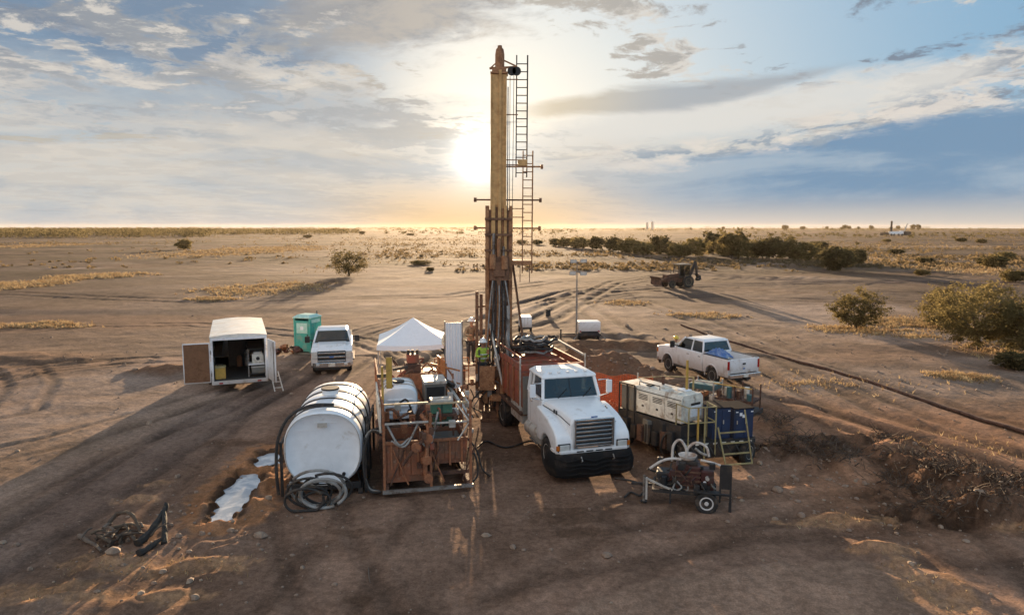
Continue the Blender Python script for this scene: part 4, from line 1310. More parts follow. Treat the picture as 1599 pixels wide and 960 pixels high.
    # dark lower works: rotary table, clamps
    for k in range(10):
        rx = random.Random(k)
        x = -.75 + .16 * k
        L('mast_base_block', (rust_dark, rust, steel, black_steel)[k % 4], MB().box(x, x + .17, -.5 - .1 * (k % 3), -.25, .5 + .28 * (k % 4), 1.0 + .55 * (k % 3)), bevel=.012)
    L('rotary_table', rust, MB().lathe([(.1, .95), (.36, .95), (.36, 1.15), (.1, 1.15)], (-.02, -.55, 0), n=20))
    L('side_shield', red_paint, MB().box(.32, .95, -.62, -.56, .95, 2.15), bevel=.01)
    L('side_shield', rust, MB().box(-.72, -.15, -.80, -.75, 1.35, 2.3), bevel=.01)
build_rig()

truck_a = pickup('white crew cab pickup truck parked beside the teal portable toilet, facing the camera', (-9.75, 36.9, 0), R(13))
truck_b = pickup('white crew cab pickup truck with a blue tarp over its bed, seen from behind', (9.62, 33.6, 0), R(-155))
truck_b.scale = (.94, .86, 1.0)


def rails(p, m, path, z0, hs, w=.045, name='rail', post_every=None, r=None):
    """handrail along a path: one part per rail length and per post"""
    for a, b in zip(path[:-1], path[1:]):
        for h in hs:
            br(p, name, m, (*a, z0 + h), (*b, z0 + h), w)
    for a in path:
        br(p, 'post', m, (*a, z0), (*a, z0 + hs[0] + w / 2), w)


# ================================================================== mud mixing unit left of the mast
hopper_red = mat('hopper_red', (0.30, 0.105, 0.05), 0.75, dirt=(0.18, 0.095, 0.06), dirt_amt=0.6, dirt_scale=2.2, dcol2=(0.34, 0.2, 0.13), bump=0.4)
def mud_unit():
    t = thing('mud_mixing_unit', 'rusty red drilling mud unit with handrails, pumps and two square hoppers', 'mud unit', (-3.50, 18.15, 0), R(13))
    L_ = 7.6
    for x in (.04, 2.36):
        bx(t, 'skid_rail', rust_dark, x - .08, x + .08, .0, L_, .06, .30, .02)
    br(t, 'skid_crossbar', steel, (-.06, -.04, .16), (2.46, -.04, .16), .09)
    br(t, 'skid_crossbar', rust_dark, (.0, .35, .45), (2.4, .35, .45), .10)
    for x in (.0, 1.28, 2.40):
        br(t, 'corner_post', rust, (x, .02, .1), (x, .02, 2.62 if x < 1 or x > 2 else 2.3), .065)
    # hoppers
    def hopper(x0, x1, y0, y1, z0, z1, m, taper=.12):
        rim = MB()
        o = []
        for z, k in ((z0, taper), (z1, 0)):
            o.append([(x0 + k, y0 + k, z), (x1 - k, y0 + k, z), (x1 - k, y1 - k, z), (x0 + k, y1 - k, z)])
        i_ = [[(x0 + .04, y0 + .04, z1), (x1 - .04, y0 + .04, z1), (x1 - .04, y1 - .04, z1), (x0 + .04, y1 - .04, z1)],
              [(x0 + .04 + taper * .6, y0 + .04 + taper * .6, z0 + .35), (x1 - .04 - taper * .6, y0 + .04 + taper * .6, z0 + .35), (x1 - .04 - taper * .6, y1 - .04 - taper * .6, z0 + .35), (x0 + .04 + taper * .6, y1 - .04 - taper * .6, z0 + .35)]]
        rim.loft(o + i_)
        h = rim.build('hopper', hopper_red, t)
        return h
    h1 = hopper(.02, 1.12, .10, 1.6, .35, 1.48, red_paint, .04)
    h2 = hopper(1.34, 2.36, .30, 1.9, .72, 1.42, red_paint, .05)
    for x0, x1, z0_, z1_, y0_ in ((.08, 1.06, .55, 1.40, .115), (1.40, 2.30, .85, 1.34, .335)):
        for k in range(3):
            xa = x0 + (x1 - x0) * k / 3
            bx(t, 'hopper_plate', hopper_red, xa + .01, xa + (x1 - x0) / 3 - .01, y0_ - .035, y0_ - .008, z0_ + .03 * (k % 2), z1_, .006)
    for h, x0, x1, z1, y in ((h1, .02, 1.12, 1.50, .08), (h2, 1.34, 2.36, 1.44, .28)):
        br(h, 'hopper_lip', rust, (x0, y, z1), (x1, y, z1), .07)
        for k in range(3):
            x = x0 + (x1 - x0) * (k + .5) / 3
            bx(h, 'hopper_rib', rust, x - .025, x + .025, y - .03, y + .05, z1 - .75, z1 - .03)
    bx(t, 'mud_surface', grey_panel, 1.42, 2.28, .40, 1.8, 1.18, 1.22)
    bx(t, 'mud_surface', rust_dark, .12, 1.02, .2, 1.5, 1.12, 1.16)
    bx(t, 'deck', rust_dark, .0, 2.42, 1.95, L_, 1.30, 1.40)
    bx(t, 'under_tank', rust, .10, 2.30, 2.0, L_ - .1, .35, 1.28, .02)
    # centre pipe work with valves
    tb(t, 'valve_pipe', rust, smoothpts([(1.22, -.02, .35), (1.10, -.15, .7), (1.16, -.12, 1.3), (1.22, .05, 1.9), (1.05, .3, 2.2)], 4), .06, 8)
    tb(t, 'valve_pipe', rust_dark, smoothpts([(.5, -.05, .9), (.8, -.15, 1.35), (1.15, -.1, 1.65), (1.5, .1, 1.9)], 4), .045, 8)
    for q in ((1.18, -.2, .52), (1.14, -.22, 1.05), (.86, -.2, 1.42), (1.2, -.12, 1.62)):
        MB().lathe([(.03, -.05), (.13, -.05), (.13, .05), (.03, .05)], q, 'Y', 12).build('valve_flange', rust, t)
    rr = random.Random(3)
    for k in range(12):
        q = (rr.uniform(.95, 1.38), rr.uniform(-.16, .1), rr.uniform(.45, 1.9))
        bx(t, 'valve_body', (rust, red_paint, rust_dark)[k % 3], q[0] - .06, q[0] + .06, q[1] - .06, q[1] + .06, q[2] - .09, q[2] + .09, .012)
    # handrails: pale front and side rails
    for a, b, z, m in (((.02, .02), (1.22, .02), 2.60, worn_yellow), ((.02, .02), (1.22, .02), 2.06, pale_steel), ((1.22, .55), (2.40, .55), 2.42, worn_yellow), ((1.30, .1), (2.40, .1), 1.98, pale_steel),
                       ((.0, .02), (.0, 3.4), 2.60, rust), ((.0, .02), (.0, 3.4), 2.05, rust), ((2.42, .05), (2.42, 3.6), 2.40, pale_steel), ((2.42, .05), (2.42, 3.6), 1.9, rust),
                       ((.0, 3.4), (.0, 6.8), 2.60, rust), ((2.42, 3.6), (2.42, 7.0), 2.5, rust)):
        br(t, 'rail', m, (*a, z), (*b, z), .045)
    for x, y in ((.0, 1.7), (.0, 3.4), (.0, 5.1), (.0, 6.8), (2.42, 1.8), (2.42, 3.6), (2.42, 5.3), (2.42, 7.0)):
        br(t, 'post', rust, (x, y, 1.35), (x, y, 2.6), .05)
    tb(t, 'rail_brace', pale_steel, [(2.05, .1, 1.45), (2.38, .1, 1.95)], .025, 6)
    tb(t, 'rail_brace', pale_steel, [(2.10, .55, 2.38), (2.42, .15, 1.9)], .025, 6)
    for x0, z0, x1, z1 in ((.2, 1.55, .95, 2.0), (.1, 2.0, .7, 1.6), (1.0, 1.5, 1.5, 2.3)):
        tb(t, 'hose', hose_grey, smoothpts([(x0, .1, z0), ((x0 + x1) / 2, -.05, min(z0, z1) - .12), (x1, .1, z1)], 5), .03, 6)
    # white rounded poly tank on the deck
    tk = MB()
    ring = []
    for y, k in ((2.25, .90), (2.32, .98), (2.5, 1.0), (3.6, 1.0), (3.8, .94)):
        rg = []
        for i in range(24):
            a = 2 * PI * i / 24
            ca_, sa_ = math.cos(a), math.sin(a)
            e = .55
            rg.append((.60 + .54 * k * math.copysign(abs(ca_) ** e, ca_), y, 2.03 + .52 * k * math.copysign(abs(sa_) ** e, sa_)))
        ring.append(rg)
    tk = tk.loft(ring).build('poly_tank', poly_white, t, smooth=True)
    for y in (2.6, 3.05, 3.5):
        pts = []
        for i in range(24):
            a = 2 * PI * i / 24
            ca_, sa_ = math.cos(a), math.sin(a)
            pts.append((.60 + .555 * math.copysign(abs(ca_) ** .55, ca_), y, 2.03 + .535 * math.copysign(abs(sa_) ** .55, sa_)))
        tb(tk, 'tank_band', pale_steel, pts, .018, 6, closed=True)
    for z in (1.75, 1.95, 2.15):
        bx(tk, 'tank_ridge', poly_white, .22, .98, 2.21, 2.26, z - .02, z + .02, .01)
    cy(tk, 'tank_lid', black_plastic, (.60, 2.9, 2.56), (.60, 2.9, 2.62), .18)
    bx(t, 'side_board', cream_paint, -.10, -.05, .25, 3.2, 1.75, 2.55, .01)
    # green battery box with a pale lid, grey box behind
    gb = bx(t, 'green_box', green_paint, 1.38, 1.98, .62, 1.0, 2.10, 2.42, .02)
    bx(gb, 'lid', pale_steel, 1.36, 2.0, .60, 1.02, 2.425, 2.50, .01)
    bx(gb, 'divider', black_plastic, 1.67, 1.69, .60, .62, 2.10, 2.42)
    bx(t, 'box_shelf', rust_dark, 1.30, 2.1, .55, 1.1, 2.02, 2.09)
    for x in (1.34, 2.06):
        br(t, 'shelf_leg', rust_dark, (x, 1.05, 1.3), (x, 1.05, 2.05), .05)
    eb = bx(t, 'engine_hood', grey_panel, 1.40, 2.05, 2.6, 3.6, 1.9, 2.5, .03)
    bx(eb, 'hood_lid', pale_steel, 1.36, 2.09, 2.55, 3.6, 2.505, 2.60, .02)
    bx(eb, 'radiator', black_plastic, 1.45, 2.0, 2.555, 2.598, 2.0, 2.42)
    cy(t, 'pump_motor', green_paint, (1.5, 1.3, 1.75), (2.1, 1.3, 1.75), .22)
    cy(t, 'pump_housing', rust, (1.35, 2.1, 1.7), (1.75, 2.1, 1.7), .28)
    # rust engine tower at the back with three caps
    et = bx(t, 'engine', rust, .85, 1.65, 5.0, 6.2, 1.4, 2.35, .04)
    bx(et, 'engine_top', rust_dark, .98, 1.52, 5.1, 5.9, 2.36, 2.66, .03)
    bx(et, 'air_box', red_paint, 1.05, 1.46, 5.2, 5.6, 2.68, 2.98, .02)
    for x in (1.10, 1.25, 1.41):
        cy(et, 'filter_cap', black_steel, (x, 5.3, 2.98), (x, 5.3, 3.14), .05, 10)
    for k in range(14):
        q = (rr.uniform(.6, 1.9), rr.uniform(4.6, 6.0), rr.uniform(1.5, 2.6))
        tb(t, 'engine_pipe', (rust, rust_dark, red_paint)[k % 3], smoothpts([q, (q[0] + rr.uniform(-.2, .2), q[1], q[2] + rr.uniform(.1, .35)), (q[0] + rr.uniform(-.4, .4), q[1], q[2] + rr.uniform(-.1, .2))], 4), .035, 6)
    br(t, 'black_beam', black_steel, (-.05, 3.3, 2.70), (.40, 3.3, 2.72), .12)
    br(t, 'black_beam', black_steel, (.5, 4.3, 2.68), (1.0, 4.3, 2.74), .09)
    # orange stair rails towards the mast
    for k in range(5):
        y = 3.9 + k * .45
        br(t, 'stair_post', orange_paint, (2.18, y, 1.5), (2.18, y, 2.95 - k * .04), .05)
    for dz_ in (0, -.45):
        br(t, 'stair_rail', orange_paint, (2.18, 3.8, 2.98 + dz_), (2.18, 5.8, 2.80 + dz_), .05)
        br(t, 'stair_rail', orange_paint, (1.75, 4.2, 2.85 + dz_), (2.75, 4.2, 2.55 + dz_), .05)
    for k in range(34):
        q = (rr.uniform(.1, 2.3), rr.uniform(.2, 4.5), rr.uniform(1.4, 2.2))
        e = (q[0] + rr.uniform(-.5, .5), q[1] + rr.uniform(-.4, .4), q[2] + rr.uniform(-.3, .5))
        mm = (rust, rust_dark, pale_steel, red_paint, rust, black_steel)[k % 6]
        if k % 2: tb(t, 'pipe', mm, smoothpts([q, ((q[0] + e[0]) / 2, q[1] - .1, max(q[2], e[2]) + .08), e], 4), rr.uniform(.02, .045), 6)
        else: bx(t, 'fitting', mm, q[0] - .09, q[0] + .09, q[1] - .08, q[1] + .08, q[2] - .1, q[2] + rr.uniform(.05, .2), .015)
    for k in range(5):
        x = .15 + k * .5
        br(t, 'hopper_brace', rust if k % 2 else rust_dark, (x, .0, .32), (x + rr.choice((-.4, .4)), .06, 1.3), .035)
    # tall amber post and plate
    yp = br(t, 'marker_post', yellow_paint, (.02, .6, 1.4), (.02, .6, 3.55), .06)
    bx(t, 'amber_plate', yellow_paint, .18, .36, 1.9, 1.93, 2.6, 3.55, .01)
    # left: loops of black suction hose
    for k, (y, r) in enumerate(((1.3, .6), (2.1, .6))):
        tb(t, 'suction_hose', hose_black, arc((-.42, y, .95), r, 95, 300, 16, 'YZ', 1.3), .05, 8)
    for k in range(3):
        tb(t, 'suction_hose', hose_grey if k == 1 else hose_black, smoothpts([(.0, .5 + .4 * k, 1.6), (-.35 - .05 * k, .4 + .3 * k, 1.75 - .1 * k), (-.55, .3 + .3 * k, 1.0), (-.45, .2 + .2 * k, .2), (-.1, .2, .08)], 5), .034, 8)
    # right: loops and pale fittings
    tb(t, 'hose', hose_black, smoothpts([(2.4, .5, 1.1), (2.62, .45, .8), (2.66, .4, .3), (2.5, .3, .12)], 5), .03, 8)
    tb(t, 'hose', hose_black, smoothpts([(2.42, 1.5, 1.2), (2.8, 1.4, .7), (2.95, 1.2, .15), (3.1, .8, .06)], 5), .028, 8)
    br(t, 'ramp_rail', pale_steel, (2.15, 3.8, 2.35), (2.62, 1.4, 1.72), .09)
    br(t, 'ramp_rail', black_steel, (2.00, 3.9, 2.45), (2.35, 3.0, 2.32), .12)
    for k in range(8):
        z = 2.6 - k * .16
        bx(t, 'fitting', pale_steel if k % 2 else rust, 2.45 + .04 * (k % 3), 2.57 + .05 * (k % 2), 1.6 - .12 * k, 1.7 - .12 * k, z - .06, z + .06, .015)
    return t
worn_yellow = mat('worn_yellow', (0.52, 0.40, 0.24), 0.55, dirt=(0.30, 0.15, 0.08), dirt_amt=0.4)
orange_paint = mat('orange_paint', (0.55, 0.19, 0.05), 0.6, dirt=(0.2, 0.09, 0.04), dirt_amt=0.4)
mud_unit()

# white corrugated screen standing by the mast
def screen():
    t = thing('corrugated_screen', 'tall white corrugated sheet standing upright between the mud unit and the mast', 'screen', (-2.20, 25.4, 0), R(6))
    for k in range(3):
        m = MB()
        xs = [(-.29 + k * .20) + .1955 * i / 8 for i in range(9)]
        fr = [(x, -.02 - (.025 if (i % 4) in (1, 2) else 0)) for i, x in enumerate(xs)]
        bk = [(x, y + .012) for x, y in fr[::-1]]
        pts = fr + bk
        m.loft([[(x, y, 1.35) for x, y in pts], [(x, y, 3.85) for x, y in pts]])
        m.build('corrugated_sheet', truck_white, t)
    for x in (-.31, .33):
        br(t, 'frame_post', steel, (x, .03, .0), (x, .03, 3.9), .05)
    br(t, 'frame_bar', steel, (-.31, .03, 1.4), (.33, .03, 1.4), .05)
    br(t, 'frame_bar', steel, (-.31, .03, 3.8), (.33, .03, 3.8), .05)
screen()

# raised work platform the crew stand on, left of the mast
def crew_platform():
    t = thing('work_platform', 'small steel work platform where the crew stand left of the mast', 'platform', (-1.75, 26.2, 0), R(8))
    bx(t, 'deck_plate', rust_dark, -1.3, .75, -.2, 1.0, 1.32, 1.40)
    for x in (-1.25, -.3, .7):
        for y in (-.15, .95):
            br(t, 'post', rust_dark, (x, y, 0), (x, y, 1.32), .07)
    for x in (-1.25, -.6, .05):
        br(t, 'rail_post', rust, (x, -.18, 1.4), (x, -.18, 2.4), .04)
    for z in (1.9, 2.4):
        br(t, 'rail', rust, (-1.25, -.18, z), (.05, -.18, z), .04)
    for k in range(9):
        x = -1.1 + .2 * k
        bx(t, 'valve_block', (rust, pale_steel, rust_dark)[k % 3], x, x + .13, -.42, -.24, 1.0 + .17 * (k % 4), 1.25 + .17 * (k % 4), .02)
        tb(t, 'hose', (hose_black, hose_grey, hose_white)[k % 3], smoothpts([(x, -.4, 1.2), (x + .1, -.6, .9), (x - .1, -.55, .5), (x + .1, -.5, .1)], 4), .025, 6)
crew_platform()


# ================================================================== white tank
def tank():
    t = thing('water_tank', 'large white horizontal poly water tank with dark bands and a hose coiled at its end', 'water tank', (-5.20, 18.25, 0), R(8))
    Rr, cz = 1.06, 1.32
    def ring(y, k, e=.82):
        rg = []
        for i in range(40):
            a = 2 * PI * i / 40
            c, s_ = math.cos(a), math.sin(a)
            rg.append((Rr * k * math.copysign(abs(c) ** e, c), y, cz + Rr * 1.0 * k * math.copysign(abs(s_) ** e, s_)))
        return rg
    prof = [(.10, .02), (.09, .60), (.06, .86), (.0, .93), (.03, .97), (.10, .995), (.22, 1.0)]
    y = .22
    L_ = 3.9
    while y < L_ - .5:
        for dy, k in ((.0, 1.0), (.06, .985), (.16, .985), (.22, 1.0)):
            prof.append((y + .28 + dy, k))
        y += .9
    prof += [(L_ - .12, .99), (L_ - .03, .95), (L_, .86), (L_ + .02, .02)]
    shell = MB().loft([ring(a, k) for a, k in prof]).build('tank_shell', poly_white, t, smooth=True)
    tb(shell, 'end_seam', pale_steel, ring(-.005, .95), .012, 6, closed=True)
    for yb in (.60, 1.55, 2.45, 3.35):
        b = MB()
        o = ring(yb, 1.015); i_ = ring(yb + .07, 1.015); p2 = ring(yb + .07, .96); p3 = ring(yb, .96)
        b.loft([o, i_, p2, p3, o], cap=False)
        b.build('strap', black_steel, t)
    lid = cy(shell, 'filler_neck', poly_white, (0, 2.0, 2.40), (0, 2.0, 2.55), .24)
    cy(shell, 'filler_cap', black_plastic, (0, 2.0, 2.552), (0, 2.0, 2.60), .27)
    # cradle
    for sx in (-.98, 0, .98):
        bx(t, 'skid_beam', black_steel, sx - .06, sx + .06, .0, L_, .02, .18)
    for yb in (.05, 1.5, 3.0, 3.9):
        bx(t, 'cradle', black_steel, -1.0, 1.0, yb - .05, yb + .05, .18, .36, .01)
    for sx in (-1.13, 1.13):
        for yb in (.1, 2.0, 3.8):
            br(t, 'side_post', black_steel, (sx, yb, .02), (sx, yb, 1.55), .07)
    br(t, 'side_rail', black_steel, (-1.13, .1, 1.5), (-1.13, 3.8, 1.5), .06)
    br(t, 'side_rail', black_steel, (1.13, .1, 1.5), (1.13, 3.8, 1.5), .06)
    for k, (x, z) in enumerate(((-.45, 1.9), (.5, 1.2), (.1, 2.1))):
        tb(shell, 'weld_seam', poly_white, [(x - .3, -.02, z), (x, -.03, z + .01), (x + .3, -.02, z)], .006, 5)
    cy(shell, 'sight_fitting', black_plastic, (.55, .0, .62), (.55, -.06, .62), .05)
    bx(shell, 'rating_plate', pale_steel, -.12, .14, -.028, -.022, 1.95, 2.08)
    for x in (-.5, .5):
        br(t, 'tie_down', black_steel, (x * 1.9, .35, .2), (x * 1.2, .35, 2.2), .03)
    # outlet
    cy(t, 'outlet', black_plastic, (-.2, .1, .45), (-.2, -.12, .45), .09)
    # black hose up over the tank on the left
    tb(t, 'drain_hose', hose_black, smoothpts([(-1.22, .0, .1), (-1.25, .0, .9), (-1.17, .05, 1.7), (-.85, .1, 2.28), (-.3, .2, 2.52), (.3, .3, 2.5)], 5), .045, 8)
tank()

def tank_hose():
    t = thing('coiled_hose', 'loops of grey and black hose coiled on the ground against the white tank end', 'hose', (-5.20, 17.72, 0), R(8))
    rr = random.Random(9)
    spec = [(-.02, .56, .86, 0), (.25, .52, .78, 1), (-.2, .48, .70, 2), (.1, .45, .62, 0), (-.12, .38, .5, 1), (.0, .30, .42, 2), (.18, .52, .72, 0), (-.3, .36, .6, 1)]
    for k, (cx, cz, r, mi) in enumerate(spec):
        ph = rr.uniform(0, 6)
        pts = []
        for i in range(31):
            a = 2 * PI * i / 30 * .97 + ph
            x = cx + r * .82 * math.cos(a)
            z = max(.045, cz - .05 + r * .56 * math.sin(a))
            lean = .28 - .42 * z
            pts.append((x, -.12 - .06 * k + lean * .35 - .25 * max(0, .35 - z), z))
        tb(t, 'hose_loop', (hose_grey, hose_black, hose_black)[mi], pts, .042 if mi == 0 else .036, 8)
tank_hose()


# ================================================================== cargo trailer with open doors
trailer_roof = mat('trailer_roof', (0.80, 0.77, 0.70), 0.6, dirt=(0.62, 0.55, 0.46), dirt_amt=0.4, dirt_scale=.8)
def cargo():
    t = thing('cargo_trailer', 'white enclosed cargo trailer with rear doors open and tools inside', 'cargo trailer', (-12.22, 30.25, 0), R(22))
    W, L_, z0, z1 = 1.18, 6.0, .55, 2.55
    for sx in (-1, 1):
        bx(t, 'side_wall', white_paint, *sorted((sx * W, sx * (W - .05))), .06, L_, z0, z1 - .02, .005)
    bx(t, 'front_wall', white_paint, -W + .05, W - .05, L_ - .05, L_, z0, z1 - .02)
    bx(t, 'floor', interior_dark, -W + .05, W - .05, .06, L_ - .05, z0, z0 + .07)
    rf = MB().loft([[(-W - .02, y, z1 - .03), (-W - .02, y, z1 + .03), (-W * .5, y, z1 + .10), (0, y, z1 + .125), (W * .5, y, z1 + .10), (W + .02, y, z1 + .03), (W + .02, y, z1 - .03)] for y in (-.01, .1, 3, L_ + .02)]).build('roof', trailer_roof, t, smooth=True)
    for k in range(0):
        y = .8 + k * .95
        tb(rf, 'roof_bow', canvas_white, [(-W, y, z1 + .035), (-W * .5, y, z1 + .108), (0, y, z1 + .132), (W * .5, y, z1 + .108), (W, y, z1 + .035)], .012, 5)
    for sx in (-1, 1):
        bx(t, 'door_jamb', white_paint, *sorted((sx * W, sx * (W - .10))), -.04, .055, z0 - .05, z1 - .04, .012)
    bx(t, 'door_header', white_paint, -W, W, -.045, .05, z1 - .14, z1 - .035, .012)
    bx(t, 'door_sill', white_paint, -W, W, -.06, .06, z0 - .12, z0 + .03, .015)
    # left door swung out: plywood lined inside towards the camera
    d = thing('left_door', None, None); d.parent = t; d.name = 'door'
    d.location = (-W, -.04, 0); d.rotation_euler = (0, 0, R(-4))
    bx(d, 'door_frame', white_paint, -1.12, -.02, .0, .05, z0, z1 - .22, .01)
    bx(d, 'plywood_lining', plywood, -1.08, -.06, -.012, -.001, z0 + .05, z1 - .26)
    for z in (.9, 1.9):
        cy(d, 'hinge', steel, (.0, .0, z - .08), (.0, .0, z + .08), .025, 8)
    d2 = thing('door2', None, None); d2.parent = t; d2.name = 'door'
    d2.location = (W, -.04, 0); d2.rotation_euler = (0, 0, R(-76))
    bx(d2, 'door_frame', white_paint, .02, 1.1, .0, .05, z0, z1 - .16, .01)
    bx(d2, 'lock_bar', steel, .95, .98, -.03, -.005, z0, z1 - .2)
    # inside: bench, shelves
    bx(t, 'shelf', white_paint, .35, 1.10, .25, .85, 1.16, 1.21)
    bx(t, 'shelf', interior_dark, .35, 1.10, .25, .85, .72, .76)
    for x in (.37, 1.08):
        br(t, 'shelf_post', steel, (x, .27, .62), (x, .27, 1.9), .04)
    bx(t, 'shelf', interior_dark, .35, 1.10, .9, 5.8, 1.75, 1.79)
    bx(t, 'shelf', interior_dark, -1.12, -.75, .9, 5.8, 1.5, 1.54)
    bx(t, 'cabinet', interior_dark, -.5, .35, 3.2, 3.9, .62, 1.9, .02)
    for sx in (-1, 1):
        bx(t, 'fender', white_paint, *sorted((sx * 1.20, sx * 1.44)), 1.9, 3.9, .72, .78, .02)
        for y in (2.35, 3.4):
            wheel(t, (sx * 1.32, y, .34), .34, .2, sx)
    bx(t, 'chassis', black_steel, -1.1, 1.1, .05, 6.2, .38, .535)
    bx(t, 'tongue', black_steel, -.06, .06, 6.2, 7.5, .40, .50)
    for sx in (-.8, .8):
        bx(t, 'taillight', red_lens, sx - .08, sx + .08, -.075, -.058, .46, .52, .008)
    lad = br(t, 'step_ladder', pale_steel, (1.42, -.5, .02), (1.28, -.02, .85), .04)
    br(lad, 'stile', pale_steel, (1.78, -.5, .02), (1.60, -.02, .85), .04)
    for k in range(3):
        f = (k + .6) / 3.4
        br(lad, 'step', pale_steel, (1.42 - .14 * f, -.5 + .48 * f, .02 + .83 * f), (1.78 - .18 * f, -.5 + .48 * f, .02 + .83 * f), .035)
cargo()
def loc_in(base, rz, x, y, z):
    return (base[0] + x * math.cos(rz) - y * math.sin(rz), base[1] + x * math.sin(rz) + y * math.cos(rz), z)
CT = (-12.22, 30.25)
t = thing('yellow_case', 'yellow plastic case standing on the cargo trailer floor at the left', 'case', loc_in(CT, R(22), -.82, .4, .622), R(22))
bx(t, 'case_body', yellow_paint, -.22, .22, -.2, .2, 0, .5, .03)
bx(t, 'case_lid', dull_yellow, -.23, .23, -.21, .21, .503, .58, .02)
tb(t, 'handle', black_plastic, [(-.1, 0, .575), (-.1, 0, .65), (.1, 0, .65), (.1, 0, .575)], .015, 6)
t = thing('grinder_machine', 'pale machine with a dark dial on the white shelf in the cargo trailer', 'machine', loc_in(CT, R(22), .78, .5, 1.212), R(22))
bx(t, 'housing', cream_paint, -.25, .25, -.15, .18, 0, .42, .03)
cy(t, 'dial', black_steel, (.0, -.15, .22), (.0, -.2, .22), .08)
bx(t, 'top_cover', pale_steel, -.18, .18, -.1, .12, .423, .5, .02)
t = thing('storage_tub', 'grey lidded tub under the white shelf in the cargo trailer', 'tub', loc_in(CT, R(22), .78, .5, .762), R(22))
bx(t, 'tub_body', grey_panel, -.28, .28, -.2, .2, 0, .26, .03)
bx(t, 'tub_lid', pale_steel, -.3, .3, -.22, .22, .262, .31, .01)
for k, (x, y, z, h, m, nm, lb) in enumerate(((-.95, 1.2, .622, .42, blue_plastic, 'fuel_can', 'blue can deep on the left floor of the cargo trailer'), (.0, 3.0, .622, .55, rust, 'gas_cylinder', 'short rusty cylinder on the cargo trailer floor in the middle'), (.35, 3.05, .622, .8, steel, 'gas_cylinder', 'tall grey cylinder standing deep inside the cargo trailer'))):
    t = thing(nm, lb, 'can' if k == 0 else 'cylinder', loc_in(CT, R(22), x, y, z), R(22))
    MB().lathe([(.02, 0), (.12, 0), (.12, h * .8), (.05, h), (.03, h)], n=14).build('body', m, t, smooth=True)
    cy(t, 'valve', black_steel, (0, 0, h), (0, 0, h + .08), .025, 8)

# ================================================================== portable toilet
def toilet():
    t = thing('portable_toilet', 'teal portable toilet with a pale green roof behind the pickup truck', 'portable toilet', (-12.05, 40.0, 0), R(-18))
    w, h = .56, 2.12
    for sx in (-1, 1):
        sw = bx(t, 'side_wall', teal_plastic, *sorted((sx * w, sx * (w - .04))), -w + .02, w - .02, .12, h, .01)
        for k in range(5):
            y = -.42 + k * .21
            bx(sw, 'wall_rib', teal_plastic, *sorted((sx * w, sx * (w + .02))), y - .03, y + .03, .25, 1.75, .008)
        bx(sw, 'vent_panel', teal_light, *sorted((sx * w, sx * (w + .015))), -.42, .42, 1.85, 2.05, .006)
    bx(t, 'back_wall', teal_plastic, -w, w, w - .04, w, .12, h, .01)
    for sx in (-1, 1):
        bx(t, 'corner_post', teal_plastic, *sorted((sx * w, sx * (w - .10))), -w - .02, -w + .04, .12, h, .015)
    d = bx(t, 'door', teal_plastic, -.45, .45, -w - .01, -w + .03, .18, 1.98, .015)
    bx(d, 'door_panel', teal_light, -.36, .36, -w - .025, -w - .012, 1.25, 1.85, .01)
    bx(d, 'door_panel', teal_plastic, -.36, .36, -w - .025, -w - .012, .3, 1.1, .01)
    bx(d, 'door_sign', canvas_white, -.1, .1, -w - .035, -w - .027, 1.45, 1.65)
    bx(d, 'handle', black_plastic, .34, .40, -w - .06, -w - .027, 1.08, 1.2, .01)
    MB().loft([[(-.60, -.62, 2.12), (.60, -.62, 2.12), (.60, .60, 2.12), (-.60, .60, 2.12)], [(-.60, -.62, 2.18), (.60, -.62, 2.18), (.60, .60, 2.18), (-.60, .60, 2.18)],
               [(-.40, -.40, 2.32), (.40, -.40, 2.32), (.40, .38, 2.32), (-.40, .38, 2.32)]]).build('roof', teal_light, t, bevel=.03)
    bx(t, 'base_skid', grey_panel, -.58, .58, -.60, .58, .0, .115, .01)
    cy(t, 'vent_pipe', grey_panel, (.38, .42, 2.2), (.38, .42, 2.5), .05)
toilet()

